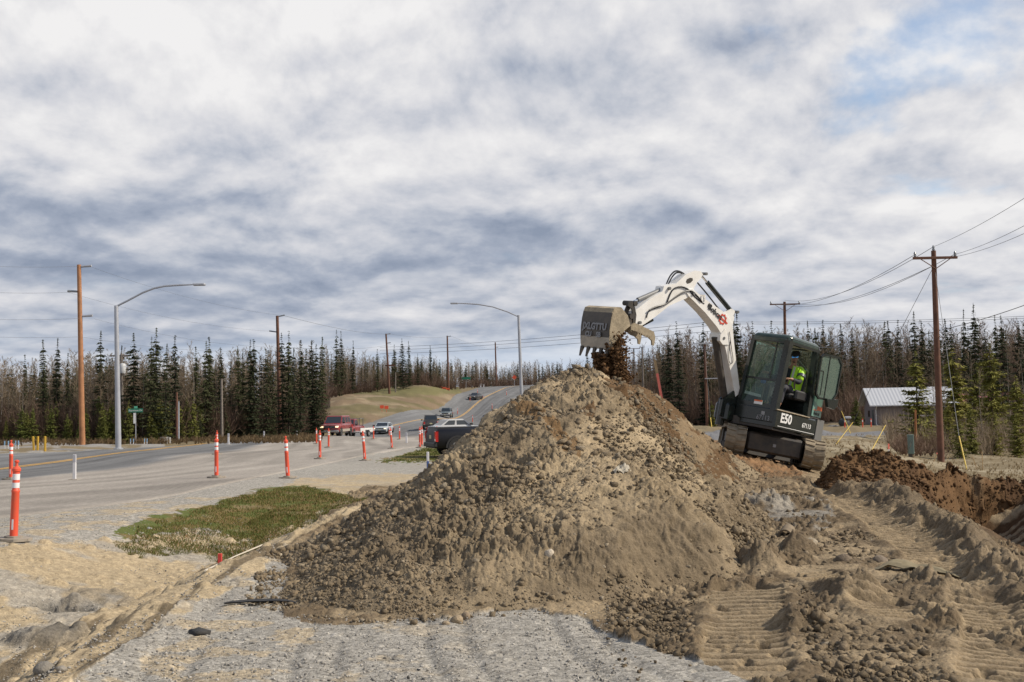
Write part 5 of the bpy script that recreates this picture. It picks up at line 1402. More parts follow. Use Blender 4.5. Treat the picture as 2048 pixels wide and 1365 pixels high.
    b = MB(); b.box(r - .08, r + .06, -w * .93, w * .93, .42, .60, .03); b.build('rear_bumper', M_TRIM, v)
    b = MB(); b.box(r - .012, r, -.16, .16, belt - .42, belt - .28); b.build('rear_plate', M_PLATE, v)
    b = MB(); b.box(f + .068, f + .078, -.16, .16, .45, .57); b.build('front_plate', M_PLATE, v)
    return v
def road_dir(x, y):
    P = np.array(yel); i = int(np.argmin(np.hypot(P[:, 0] - x, P[:, 1] - y))); i = min(max(i, 1), len(P) - 2); d = P[i + 1] - P[i - 1]; return math.atan2(d[1], d[0])
def onroad(px_, py_, Y): v = U(px_, py_, Y); return Vector((v.x, v.y, GZ(v.x, v.y) + .012))
RED = paint('red_paint', (.20, .018, .022)); SIL = paint('pale_blue_silver', (.33, .38, .42)); DGR = paint('dark_grey_paint', (.03, .03, .034)); BLG = paint('blue_grey_paint', (.10, .13, .15)); BLK = paint('black_car_paint', (.02, .022, .028)); TAN = paint('tan_two_tone', (.38, .34, .28)); NVY = mat('navy_black_paint', (.004, .005, .010), .5); LSV = paint('bright_silver', (.42, .43, .44))
fx = lambda px_, Y: (px_ - 1024) / F * Y
vehicle('sport_utility_vehicle', onroad(673, 872, 109), math.radians(-95), 'big red and tan utility vehicle with lit headlights heading the near queue', RED, 5.6, 2.0, 1.98, .38, 1.22, 1.22, 1.15, 'suv', True, .40, lower=TAN)
tr_ = vehicle('pickup_truck', onroad(700, 864, 122), math.radians(-96), 'red pickup with empty white trailer close behind the big red vehicle', RED, 5.4, 1.95, 1.92, .42, 1.18, 1.16, 1.1, 'pickup', False, .40)
b = MB(); b.box(-2.55, -.7, -.95, .95, 1.92, 1.96); b.box(-2.5, -2.44, -.9, -.84, 1.1, 1.93); b.box(-2.5, -2.44, .84, .9, 1.1, 1.93); b.box(-.8, -.74, -.9, -.84, 1.1, 1.93); b.box(-.8, -.74, .84, .9, 1.1, 1.93); b.build('roof_rack', mat('grey_rack', (.12, .13, .15), .5), tr_)
d_ = Vector((math.cos(math.radians(-118)), math.sin(math.radians(-118)), 0)); tp = onroad(719, 867, 121) + Vector((0, 0, 0))
t_ = empty('cargo_trailer', (tp.x, tp.y, GZ(tp.x, tp.y) + .012), math.radians(-112), 'low white utility trailer towed by the red pickup', 'trailer')
b = MB(); b.box(-1.5, 1.5, -1.0, 1.0, .50, .58, .01); b.box(-1.5, 1.5, .95, 1.0, .58, .95, .01); b.box(-1.5, 1.5, -1.0, -.95, .58, .95, .01); b.box(-1.5, -1.45, -1, 1, .58, .95); b.build('bed', mat('white_trailer_paint', (.55, .54, .52), .5), t_)
b = MB(); b.tube([(1.5, -.8, .5), (2.5, 0, .5)], .04, 6); b.tube([(1.5, .8, .5), (2.5, 0, .5)], .04, 6); b.build('drawbar', M_TRIM, t_)
for s in (-1, 1):
    b = MB(); b.lathe([(.32, -.09), (.34, -.05), (.34, .05), (.32, .09)], (0, s * 1.12, .34), 16, 'Y'); q_ = b.build('wheel', M_TYRE, t_, smooth=.6)
    b = MB(); b.lathe([(.19, -.1), (.19, .1)], (0, s * 1.12, .34), 12, 'Y'); b.build('rim', M_RIM, q_)
    b = MB(); b.box(-.45, .45, s * 1.0, s * 1.26, .72, .76, .01); b.build('mudguard', M_RIM, t_)
vehicle('saloon_car', onroad(767, 866, 138), math.radians(-95), 'pale blue saloon car with one amber lit headlight behind the red queue', SIL, 4.9, 1.85, 1.42, .22, .92, .92, 1.05, 'sedan', True, .33)
vehicle('minivan', onroad(861, 859, 141), math.radians(96), 'dark grey minivan driving away behind the orange channelizer posts', DGR, 4.9, 1.95, 1.78, .22, 1.05, 1.0, .8, 'suv', False, .34)
vehicle('sport_utility_vehicle', onroad(893, 835, 190), math.radians(-93), 'blue grey utility vehicle coming down the middle of the hill', BLG, 4.7, 1.85, 1.72, .26, 1.05, 1.02, 1.0, 'suv', False, .36)
vehicle('compact_car', onroad(951, 800, 236), math.radians(-112), 'small dark car furthest up the hill', BLK, 4.4, 1.78, 1.48, .22, .95, .92, .95, 'sedan', False, .33)
sv = G(905, 872); vehicle('saloon_car', onroad(912, 868, 96), math.radians(28), 'silver saloon car half hidden beyond the dark pickup bed', LSV, 4.8, 1.85, 1.5, .22, .95, .93, 1.0, 'sedan', False, .33, group=None)
pk = vehicle('parked_pickup', (0, 0, 0), math.radians(17), 'dark navy pickup parked partly behind the soil pile with red tail lamp', NVY, 5.9, 2.0, 1.66, .38, 1.16, 1.12, 1.1, 'pickup', False, .40, group=None)
hd_ = Vector((math.cos(math.radians(17)), math.sin(math.radians(17)), 0)); lf = Vector((-hd_.y, hd_.x, 0))
cr = ground_at(873, 42); pk.location = Vector((cr.x, cr.y, 0)) + hd_ * 2.95 + lf * 1.0; pk.location.z = -.22
# ------------------------------------------------------------------ roadside posts
M_ORG = mat('orange_plastic', (.74, .065, .025), .5, dirt=(.34, .17, .11, .4), vscale=6); M_REFW = mat('white_sleeve', (.72, .72, .74), .4); M_BASE = mat('dusty_base', (.27, .235, .19), .85, var=.3)
def delineator(par, h=1.07, lod=0):
    n = 14 if lod == 0 else 8
    b = MB(); b.lathe([(.052, .05), (.052, .12), (.050, h * .60), (.054, h * .61), (.054, h * .63), (.045, h * .64), (.045, h * .86), (.056, h * .87), (.056, h * .90), (.035, h * .92), (.020, h * .93), (.018, h * .97), (.030, h * .98), (.030, h * 1.0), (.01, h * 1.01)], n=n); t = b.build('tube', M_ORG, par, smooth=.7)
    for a, c in ((.66, .725), (.76, .835)):
        b = MB(); b.lathe([(.0475, h * a), (.0475, h * c)], n=n); b.build('reflective_band', M_REFW, t, smooth=.8)
    b = MB(); vs = [(.24 * math.cos(math.radians(a)), .20 * math.sin(math.radians(a))) for a in (20, 70, 110, 160, 200, 250, 290, 340)]
    b.prism(vs, 0, .04, lambda x, y, z: (x, y, z)); b.prism([(x * .5, y * .5) for x, y in vs], .04, .065, lambda x, y, z: (x, y, z)); b.build('base', M_BASE, par)
    if lod == 0:
        b = MB(); b.box(-.012, .012, -.0525, -.0505, h * .14, h * .27); b.build('handle_slot', M_REFW, t)
_dl = [
 (27, 1078, 14.9, 'nearest orange channelizer post with two white bands at the far left', -2),
 (22, 950, 30.5, 'orange channelizer post standing just behind the nearest one on the left', 0),
 (433, 957, 28, 'orange channelizer post on the dusty pavement in front of the short bare pole', 0),
 (434, 906, 50, 'small orange channelizer post mostly hidden behind a nearer one', 0),
 (576, 957, 28.3, 'orange channelizer post leaning left at the corner of the gravel driveway', 3),
 (640, 919, 42, 'orange channelizer post below the front of the big red vehicle', 0),
 (657, 885, 62, 'orange channelizer post against the grille of the big red vehicle', -1),
 (633, 876, 74, 'thin orange channelizer post left of the big red vehicle', 0),
 (730, 922, 40, 'orange channelizer post leaning left beside the red pickup trailer', 4),
 (784, 895, 56, 'orange channelizer post in front of the pale blue saloon car', 4),
 (747, 866, 90, 'tiny orange channelizer post left of the pale blue saloon car', 0),
 (799, 870, 88, 'orange channelizer post right of the pale blue saloon car', 0),
 (778, 852, 130, 'far orange channelizer post above the roof of the pale blue saloon car', 0),
 (840, 896, 57, 'left one of two orange channelizer posts standing close together', 0),
 (844, 893, 62, 'right one of two orange channelizer posts standing close together', 0),
 (874, 880, 60, 'orange channelizer post against the red tail lamp of the dark pickup', 0),
 (915, 813, 205, 'faint orange post on the hill above the blue grey vehicle', 0),
 (945, 837, 165, 'orange post right of the yellow line on the hill', 0),
 (940, 800, 232, 'faint orange post left of the small dark car', 0),
 (984, 809, 208, 'faint orange post on the hill to the right of the yellow line', 0),
 (1013, 787, 250, 'faint orange post near the grey street lamp on the hill', 0),
 (955, 788, 262, 'faint orange post above the small dark car', 0),
 (1690, 859.5, 124, 'first orange post by the side road, beside the covered box', 0),
 (1725.6, 859.5, 124, 'middle orange post by the side road left of the cabin', 0),
 (1742.6, 859.5, 124, 'orange post by the side road at the corner of the cabin', 0)]
for k, (px_, py_, Y, lb, lean) in enumerate(_dl):
    v = U(px_, py_, Y); z = GZ(v.x, v.y) + (.012 if road_mask(np.array([v.x]), np.array([v.y]))[0] else 0)
    o = empty('channelizer_post', (v.x, v.y, z), 0, lb, 'traffic post', 'orange channelizer posts')
    o.rotation_euler = (0, math.radians(-lean), 0)
    if k >= 22: o.scale = (1.3, 1.3, 1.05)
    delineator(o, 1.07, 0 if Y < 60 else 1)
M_WP = mat('white_post', (.62, .61, .62), .5, var=.1); M_LB = mat('light_blue_post', (.25, .42, .60), .5); M_YP = mat('yellow_post', (.55, .33, .03), .5); M_WOODR = mat('red_stake', (.55, .05, .04), .7); M_WOOD = mat('lath_wood', (.40, .28, .15), .8, var=.2); M_PINK = mat('pink_paint', (.85, .20, .15), .6)
M_DBLUE = mat('blue_stake_paint', (.06, .11, .30), .6)
def stake(name, px_, py_, Y, h, w, m, label, cat, group=None, tip=None, tipm=None, lean=0, base=None, pieces='top', tag_=True):
    v = U(px_, py_, Y); z = float(surf_z(v.x, v.y)[0]) if Y != 22.3 else GZ(v.x, v.y)
    o = empty(name, (v.x, v.y, z - .02), 0, label, cat, group); o.rotation_euler = (0, math.radians(-lean), 0)
    hs = h * (1 - (tip or 0))
    b = MB(); b.box(-w / 2, w / 2, -w / 3, w / 3, 0, hs, w * .12); b.build('shaft', m, o)
    if tip: b = MB(); b.box(-w / 2 - .001, w / 2 + .001, -w / 3 - .001, w / 3 + .001, hs + .0005, h, w * .12); b.build('painted_tip', tipm, o)
    if base: b = MB(); b.box(-w * 1.4, w * 1.4, -w * 1.4, w * 1.4, 0, .05, .01); b.build('base', base, o)
    return o
for (px_, py_, Y, h, lb) in ((149, 948, 29.5, .70, 'white flexible marker post on the dusty lane near the far left'), (457, 888, 76, .8, 'white marker post on the far verge right of the bare brown pole'), (528, 881, 92, .85, 'white marker post on the far verge left of the tall dark pole'), (594, 877, 102, .85, 'white marker post on the far verge right of the tall dark pole'), (813, 882, 70, .7, 'thin white marker post in the junction left of the paired orange posts')):
    stake('marker_post', px_, py_, Y, h, .085 if Y < 40 else .12, M_WP, lb, 'marker post', 'white marker posts', .30, mat('grey_reflector', (.42, .42, .45), .4), 0, M_BASE)
for i, (px_, py_) in enumerate(((9, 905.5), (16.5, 905), (31, 905), (36.6, 906))):
    stake('utility_stake', px_, py_, 62, .55, .055, M_WP, 'short white stake with a blue top, one of four at the far left verge', 'stake', 'blue topped stakes at the far left', .45, M_LB)
for i, (px_, py_) in enumerate(((261, 892), (267, 892), (289, 891), (294, 891))):
    stake('utility_stake', px_, py_, 78, .48, .05, M_WP, 'short white stake with a pale blue top beside the green street sign', 'stake', 'pale blue stakes by the street sign', .5, M_LB)
for (px_, lb, ln) in ((68, 'leftmost yellow bollard on the far verge, leaning a little', 4), (75, 'middle yellow bollard on the far verge', -1), (90, 'rightmost yellow bollard on the far verge, standing apart', 0)):
    stake('bollard', px_, 911, 57, .85, .10, M_YP, lb, 'bollard', 'yellow bollards on the far verge', lean=ln)
stake('survey_stake', 440, 1130, 12.3, .17, .045, M_WOODR, 'short red painted stake standing at the edge of the sandy ditch', 'stake', tip=None)
stake('survey_stake', 856, 945, 32, .60, .07, M_DBLUE, 'stake with white top and dark blue foot beside the soil pile', 'stake', tip=.45, tipm=M_WP)
stake('survey_lath', 1345, 925, 22.3, 2.05, .05, M_PINK, 'leaning pink lath with bare wooden tip behind the soil pile', 'stake', tip=.14, tipm=M_WOOD, lean=8.5)
stake('survey_lath', 1778, 908, 50, .62, .06, M_WP, 'white lath with pink top in the dry field behind the spoil heap', 'stake', tip=.4, tipm=M_PINK)
stake('survey_lath', 1866, 915, 51, .5, .04, M_WOOD, 'thin leaning lath with a pink tip left of the cross arm pole', 'stake', tip=.1, tipm=M_PINK, lean=-24)
stake('survey_lath', 1966, 948, 46, .75, .035, M_WOOD, 'thin bare upright lath in the dry grass right of the yellow guy guard', 'stake')
stake('twisted_stick', 1953, 930, 47, .55, .03, M_WOOD, 'thin leaning bare stick in the dry grass near the yellow guy guard', 'stick', lean=16)
# small things on the ground
def rockthing(name, px_, py_, s, c, label, cat, flat=.7, seed=1, grp=None, sub=2, sink=.3):
    p = G(px_, py_); z = float(surf_z(p.x, p.y)[0])
    if 560 < px_ < 1480 and py_ < 1240: 
        d = ray(px_, py_); ts = np.linspace(8, 21, 1400); zz = surf_z(d.x / d.y * ts, ts); k = np.where(EYE + d.z / d.y * ts < zz)[0]
        if len(k): t = ts[k[0]]; p = Vector((d.x / d.y * t, t, 0)); z = zz[k[0]]
    V = cube_v(seed) * s * 1.5 * np.array((1.3, 1, .8)) if sub == 'c' else rock_v(ICO2[0], seed, flat=flat) * s
    me = np_mesh(name, V, CUBE[1] if sub == 'c' else ICO2[1], False)
    o = link(name, me, mat('stone_' + str(c), c, .9, var=.3, vscale=14, bump=.5, bscale=60)); o.location = (p.x, p.y, z + s * flat * (1 - 2 * sink) * .5)
    tag(o, label, cat, grp); return o
rockthing('asphalt_chunk', 398, 1270, .05, (.035, .034, .033), 'dark broken chunk of asphalt on the gravel at the lower left', 'asphalt chunk', .8, 311, sub='c', sink=.25)
rockthing('cobble', 1097, 1112, .055, (.42, .36, .28), 'pale oval cobble on the lower face of the soil pile', 'stone', 1.1, 4)
rockthing('cobble', 828, 1249, .035, (.14, .105, .065), 'lone dark clod on the gravel in front of the pile foot', 'clod', .9, 5)
rockthing('cobble', 913, 1243, .055, (.26, .20, .13), 'largest tan clod at the foot of the pile on the gravel', 'clod', .9, 6)
rockthing('cobble', 931, 1236, .04, (.22, .165, .11), 'tan clod to the right of the largest clod at the pile foot', 'clod', .9, 7)
rockthing('cobble', 892, 1249, .035, (.27, .21, .14), 'small flat tan clod left of the largest clod at the pile foot', 'clod', .7, 8)
rockthing('cobble', 88, 1345, .075, (.20, .18, .15), 'grey brown boulder half buried in the ditch slope at the bottom left', 'stone', .8, 9)
rockthing('cobble', 122, 1342, .04, (.24, .215, .18), 'smaller stone right of the boulder at the bottom left', 'stone', .8, 10)
rockthing('cobble', 590, 1190, .05, (.20, .145, .085), 'brown clod lying left of the pile foot', 'clod', .8, 11)
rockthing('cobble', 1620, 1100, .10, (.27, .225, .165), 'rounded tan boulder in the churned soil right of the pile', 'boulder', .7, 12)
rockthing('cobble', 1690, 1125, .10, (.15, .115, .08), 'dark boulder beside the rounded tan boulder', 'boulder', .9, 13)
rockthing('cobble', 1762, 1128, .09, (.16, .125, .09), 'brown boulder beside the dozer tracks', 'boulder', .8, 14)
rockthing('cobble', 298, 1058, .05, (.36, .36, .35), 'pale grey stone on the left of the green grass', 'stone', .5, 15)
rockthing('cobble', 1654, 1290, .05, (.30, .25, .18), 'flat pale stone in the churned soil at the bottom', 'stone', .5, 16)
rockthing('cobble', 192, 1161, .05, (.30, .30, .28), 'flat grey stone on the sandy ditch floor', 'stone', .3, 17)
# pallid rag on the right face of the pile, torn cloth in the tracks
def drape(name, px_, py_, L_, W_, m, label, cat, seed, rot=0, hgt=.06):
    p = G(px_, py_)
    if px_ < 1400:
        d = ray(px_, py_); ts = np.linspace(8, 21, 1400); zz = surf_z(d.x / d.y * ts, ts); k = np.where(EYE + d.z / d.y * ts < zz)[0]
        if len(k): t = ts[k[0]]; p = Vector((d.x / d.y * t, t, 0))
    nx, ny = 26, 14; u0, v0 = np.meshgrid(np.linspace(-.5, .5, nx), np.linspace(-.5, .5, ny))
    xs = u0 * L_ + fbm(u0, v0, 2.5, 3, seed) * W_ * .5; ys = v0 * W_ * (1.1 - 1.2 * np.abs(u0)) + .18 * L_ * (u0 * 2) ** 2 * -1
    c, s_ = math.cos(rot), math.sin(rot); X = p.x + xs * c - ys * s_; Y = p.y + xs * s_ + ys * c
    Z_1 = surf_z(X, Y) + .02 + hgt * (fbm(u0, v0, 4, 3, seed + 4) + .5) * (1 - (2 * np.abs(u0)) ** 4 * .8)
    top = np.stack([X, Y, Z_1], -1).reshape(-1, 3); me = np_mesh(name, np.concatenate([top, top - (0, 0, .008)]), np.concatenate([grid_faces(ny, nx), (grid_faces(ny, nx) + nx * ny)[:, ::-1]]))
    tag(link(name, me, m), label, cat)
drape('cloth_scrap', 1835, 1150, .72, .22, mat('canvas_scrap', (.21, .175, .11), .9, var=.2), 'torn olive canvas scrap lying across the churned soil by the tracks', 'cloth', 201, -.35, .12)
drape('plastic_rag', 1243, 948, .20, .12, mat('pale_rag', (.36, .32, .25), .8), 'pale rag caught on the right face of the soil pile', 'rag', 202, .4, .05)
# half buried pipe end
p = G(1572, 1072); pz = float(surf_z(p.x, p.y)[0])
b = MB(); 
vs = []
for y_ in (-.05, .16):
    for rr1 in (.080, .062):
        for k in range(18): t = 2 * math.pi * k / 18; vs.append((rr1 * math.cos(t), y_, rr1 * math.sin(t)))
b.add(vs, [(k, (k + 1) % 18, 18 + (k + 1) % 18, 18 + k) for k in range(18)] + [(36 + k, 54 + k, 54 + (k + 1) % 18, 36 + (k + 1) % 18) for k in range(18)] + [(k, 36 + k, 36 + (k + 1) % 18, (k + 1) % 18) for k in range(18)] + [(18 + k, 18 + (k + 1) % 18, 54 + (k + 1) % 18, 54 + k) for k in range(18)])
o = b.build('pipe_end', mat('clay_pipe', (.17, .13, .085), .85, var=.3), None, smooth=.6); o.location = (p.x, p.y, pz + .01); o.rotation_euler = (math.radians(12), 0, math.radians(-25)); tag(o, 'short open pipe end poking out of the churned soil', 'pipe')
# string line along the ditch edge
b = MB(); P = [G(q0, q1) + Vector((0, 0, .05)) for q0, q1 in ((410, 1152), (470, 1120), (540, 1090), (607, 1064))]; b.tube(P, .010, 6); tag(b.build('pale_rod', mat('pale_rod', (.55, .5, .42), .6)), 'long pale rod lying along the top of the ditch slope', 'rod')
# folded black fabric edge at the gravel
drape('buried_mat_edge', 525, 1207, .60, .10, mat('black_mat', (.03, .03, .032), .9, var=.4), 'dark edge of a buried mat showing through the gravel left of the pile', 'mat', 203, .06, .02)
# leaves of rubbish
rockthing('litter_scrap', 245, 1178, .05, (.25, .10, .03), 'small orange brown scrap of litter on the sandy ditch floor', 'litter', .4, 18)
# ------------------------------------------------------------------ trees
def leafmat(name, c0, c1, trans=.25):
    m = bpy.data.materials.new(name); m.use_nodes = True; N, L = m.node_tree.nodes, m.node_tree.links
    b = N['Principled BSDF']; b.inputs['Roughness'].default_value = .8; b.inputs['Specular IOR Level'].default_value = .15
    oi = N.new('ShaderNodeObjectInfo'); g = N.new('ShaderNodeNewGeometry')
    n = N.new('ShaderNodeTexNoise'); n.inputs['Scale'].default_value = 1.3; n.inputs['Detail'].default_value = 3; L.new(g.outputs['Position'], n.inputs['Vector'])
    a = N.new('ShaderNodeMath'); a.operation = 'MULTIPLY_ADD'; L.new(oi.outputs['Random'], a.inputs[0]); a.inputs[1].default_value = .8; L.new(n.outputs[0], a.inputs[2])
    mr = N.new('ShaderNodeMapRange'); L.new(a.outputs[0], mr.inputs[0]); mr.inputs[1].default_value = .35; mr.inputs[2].default_value = 1.4
    x = N.new('ShaderNodeMix'); x.data_type = 'RGBA'; L.new(mr.outputs[0], x.inputs[0]); x.inputs[6].default_value = (*c0, 1); x.inputs[7].default_value = (*c1, 1)
    L.new(x.outputs[2], b.inputs['Base Color'])
    return m
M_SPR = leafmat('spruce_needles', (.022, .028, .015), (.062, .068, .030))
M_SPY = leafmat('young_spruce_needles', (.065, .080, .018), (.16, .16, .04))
M_SPT = leafmat('yellow_green_spruce_needles', (.095, .105, .024), (.22, .20, .045))  # yellow green needles, paler than those of the young spruces
M_BARK = mat('spruce_bark', (.06, .045, .035), .9, var=.3); M_BIRCH = mat('pale_bark', (.20, .18, .155), .85, var=.4, vscale=3)
M_TWIG = leafmat('bare_twigs', (.115, .085, .058), (.27, .21, .145)); M_TWIGR = leafmat('reddish_twigs', (.095, .062, .045), (.23, .155, .11))
def tris_mesh(name, T):
    T = np.asarray(T); return np_mesh(name, T.reshape(-1, 3), np.arange(len(T) * 3).reshape(-1, 3), False)
def spruce_crown(seed, rmax=.13, z0=.06, n=34, dense=1.0, ragged=.25, droop=.25, leaf=.035):
    """unit height; branches in whorls, each branch a fan of small needle sprays"""
    r = np.random.default_rng(seed); T = []
    n = int(n * (1.45 if dense > 1.05 else 1.0)); zs = np.sort(z0 + (1 - z0) * (np.arange(n) + r.random(n) * .8) / n)
    for z in zs:
        R_ = rmax * (1 - z) ** .72 * (1 + ragged * r.normal() * .8) * (1.0 if z > .2 else .75 + z * 1.2)
        R_ = max(R_, .008)
        nb = int((5 + 3 * dense * r.random()) * (1 if z < .85 else .7))
        for k in range(max(nb, 3)):
            th = r.random() * 6.283; Rb = R_ * (.55 + .6 * r.random()); 
            if r.random() < .1: continue
            d = np.array((math.cos(th), math.sin(th), 0)); s = np.array((-d[1], d[0], 0))
            m = max(2, int(Rb / leaf * 2.2 * dense))
            for j in range(m):
                t = (j + r.random()) / m; p = d * Rb * t + np.array((0, 0, z - droop * Rb * t + .15 * Rb * t * t))
                for q in (-1, 1):
                    l_ = leaf * (.5 + .8 * r.random()) * (1.1 - .5 * t) * (1 if z < .9 else .5)
                    e = d * l_ * .8 + s * q * l_ * (.3 + .6 * r.random()) + np.array((0, 0, -l_ * (.1 + .7 * r.random())))
                    w = s * l_ * .22 + np.array((0, 0, l_ * .2 * r.normal()))
                    T.append((p - w, p + w, p + e))
    for k in range(6):
        z = .95 + .05 * r.random(); T.append(((-.004, 0, z - .03), (.004, 0, z - .03), (.003 * r.normal(), .003 * r.normal(), 1.0 + .01 * r.random())))
    return tris_mesh('crown', T)
def trunk_mesh(r0, bend=0.0, top=.97, n=6, seed=0):
    b = MB(); r = random.Random(seed); bx, by = r.uniform(-bend, bend), r.uniform(-bend, bend)
    b.tube([(bx * math.sin(z * 3), by * math.sin(z * 2.4), z) for z in (0, .2, .4, .6, .8, top)], [r0, r0 * .85, r0 * .65, r0 * .45, r0 * .25, r0 * .08], n)
    me = b.mesh('trunk'); me.polygons.foreach_set('use_smooth', [True] * len(me.polygons)); return me
def bare_crown(seed, spread=.10, z0=.35, nl=26, tw=9, wid=.0016, up_=1.1):
    r = np.random.default_rng(seed); T = []
    def sl(p, q, w0):
        d = q - p; s = np.cross(d, r.normal(size=3)); s /= np.linalg.norm(s) + 1e-9
        T.append((p - s * w0, p + s * w0, q))
    for k in range(nl):
        z = z0 + (.98 - z0) * (k + r.random()) / nl; th = r.random() * 6.283
        L_ = spread * (1.25 - .95 * (z - z0) / (1 - z0)) * (.5 + .8 * r.random())
        d = np.array((math.cos(th), math.sin(th), up_ * (.6 + .9 * r.random()))); d /= np.linalg.norm(d)
        p = np.array((0, 0, z)); q = p + d * L_; sl(p, q, wid * 1.5)
        for j in range(tw):
            t = .2 + .8 * r.random(); a = p + (q - p) * t; e = d + r.normal(size=3) * .55; e[2] = abs(e[2]) + .2; e /= np.linalg.norm(e)
            c = a + e * L_ * (.3 + .45 * r.random()); sl(a, c, wid * .9)
            for i in range(2):
                t2 = r.random(); a2 = a + (c - a) * t2; e2 = e + r.normal(size=3) * .6; e2[2] = abs(e2[2]); e2 /= np.linalg.norm(e2); sl(a2, a2 + e2 * L_ * .25, wid * .7)
    return tris_mesh('crown', T)
SPR = [(spruce_crown(10 + k, rmax=(.085, .10, .12, .14, .095, .16)[k], z0=(.04, .10, .05, .06, .18, .03)[k], n=(38, 32, 34, 36, 34, 34)[k], ragged=.30, leaf=.026, dense=1.4), trunk_mesh(.010, .004, seed=k)) for k in range(6)]
SPY = [(spruce_crown(30 + k, rmax=(.17, .20, .23, .19)[k], z0=.02, n=30, ragged=.28, leaf=.042, droop=.05, dense=1.35), trunk_mesh(.012, .004, seed=20 + k)) for k in range(4)]
BAR = [(bare_crown(50 + k, spread=(.11, .14, .10, .16, .12)[k], z0=(.30, .12, .4, .08, .2)[k], nl=34), trunk_mesh((.0055, .005, .0048, .006, .005)[k], .03, .95, 5, 40 + k)) for k in range(5)]
def template(kind, k):
    return {'s': SPR, 'y': SPY, 'b': BAR}[kind][k % len({'s': SPR, 'y': SPY, 'b': BAR}[kind])]
_tm = {}
def tree(kind, k, x, y, h, label, group, leaf=None, z=None, wide=1.0, lean=0.0):
    cm, tm = template(kind, k); leaf = leaf or {'s': M_SPR, 'y': M_SPY, 'b': M_TWIG}[kind]; bark = M_BIRCH if kind == 'b' else M_BARK
    key = (kind, k % 97, leaf.name)
    if key not in _tm:
        c2 = cm.copy(); c2.materials.clear(); c2.materials.append(leaf); t2 = tm.copy(); t2.materials.clear(); t2.materials.append(bark); _tm[key] = (c2, t2)
    c2, t2 = _tm[key]
    nm = {'s': 'spruce_tree', 'y': 'young_spruce', 'b': 'bare_birch'}[kind]
    z = GZ(x, y) if z is None else z
    o = empty(nm, (x, y, z - .15), random.random() * 6.28, label, {'s': 'spruce', 'y': 'spruce', 'b': 'birch'}[kind], group)
    o.rotation_euler = (random.uniform(-.015, .015) + lean, random.uniform(-.015, .015), o.rotation_euler.z)
    o.scale = (h * wide, h * wide, h)
    for me, nn in ((t2, 'trunk'), (c2, 'crown')):
        q_ = bpy.data.objects.new(nn, me); COL.objects.link(q_); q_.parent = o
    return o
random.seed(5)
def top_h(x, y, py_top):
    """height that brings the tip to the photo's skyline row"""
    z = GZ(x, y); px_ = proj(np.array([[x, y, z + 8]]))[0][0]; return U(px_, py_top, y).z - z
# named tall spruces of the skyline: (px, top row, depth, template, width)
TALL = [(87, 676, 93, 0, 1.0), (113, 673, 94, 4, .9), (46, 706, 95, 1, .8), (200, 658, 92, 2, .9), (136, 703, 96, 1, .8), (265, 663, 90, 3, 1.0), (300, 668, 88, 5, .8), (313, 653, 90, 3, .95), (330, 684, 88, 2, .9), (349, 667, 92, 0, 1.0), (245, 688, 94, 0, .9),
        (391, 690, 94, 1, .9), (410, 678, 95, 2, .9), (421, 671, 96, 1, 1.0), (443, 692, 98, 0, .9), (476, 694, 98, 2, 1), (487, 702, 99, 4, .9), (500, 676, 97, 3, .8), (509, 675, 97, 0, 1.1), (535, 694, 99, 1, .9), (566, 661, 101, 2, .75), (578, 658, 101, 4, .9), (590, 693, 100, 0, .9), (601, 677, 103, 1, .9), (627, 678, 106, 0, 1), (634, 685, 106, 2, .9),
        (644, 672, 130, 0, 1.0), (672, 658, 212, 2, .85), (683, 661, 214, 1, .8), (706, 680, 218, 1, .8), (755, 697, 232, 1, 1), (791, 688, 228, 3, .9), (806, 675, 232, 5, .9), (818, 681, 236, 2, .9), (862, 690, 250, 0, 1), (836, 706, 240, 1, 1)]
TALLR = [(1176, 700, 300, 1, 1), (1188, 712, 300, 0, 1), (1361, 640, 172, 1, .85), (1410, 642, 175, 0, .9), (1341, 668, 178, 3, .9), (1482, 622, 168, 2, .8), (1474, 640, 168, 0, 1.), (1511, 640, 175, 1, 1), (1549, 640, 178, 1, 1), (1621, 640, 172, 2, .75), (1634, 655, 176, 0, 1), (1652, 638, 178, 1, 1), (1689, 646, 176, 0, 1), (1711, 662, 174, 0, 1), (1775, 642, 176, 1, 1.), (1785, 640, 178, 0, 1.), (1802, 638, 172, 1, .9), (1834, 621, 168, 2, .85), (1850, 640, 170, 0, .9),
         (1883, 642, 160, 1, .9), (1900, 636, 158, 0, 1.0), (1908, 645, 156, 2, .8), (1934, 617, 160, 4, .7), (1957, 605, 140, 5, .9), (1942, 650, 144, 3, .8), (2014, 628, 138, 5, .85), (2043, 640, 142, 3, .9), (2000, 628, 150, 4, .7), (1980, 655, 150, 2, .8), (2060, 622, 145, 2, 1)]
lab_t = ['dark pointed spruce rising above the forest left of the highway', 'dark pointed spruce rising above the forest behind the digger and cabin']
for i, (px_, pt, Y, k, w) in enumerate(TALL + TALLR):
    v = ground_at(px_, Y); h = top_h(v.x, v.y, pt)
    tree('s', k, v.x, v.y, h, lab_t[0] if i < len(TALL) else lab_t[1], 'tall spruces left of the highway' if i < len(TALL) else 'tall spruces on the right', wide=w, z=v.z)
sky_x = [-300, 0, 100, 200, 300, 400, 500, 560, 620, 700, 740, 800, 850, 900, 960, 1000, 1100, 1160, 1220, 1270, 1300, 1340, 1400, 1500, 1640, 1760, 1900, 2048, 2300]
sky_y = [722, 722, 712, 708, 704, 700, 696, 692, 690, 698, 706, 714, 712, 715, 722, 725, 722, 718, 716, 705, 690, 672, 665, 662, 655, 652, 655, 648, 640]
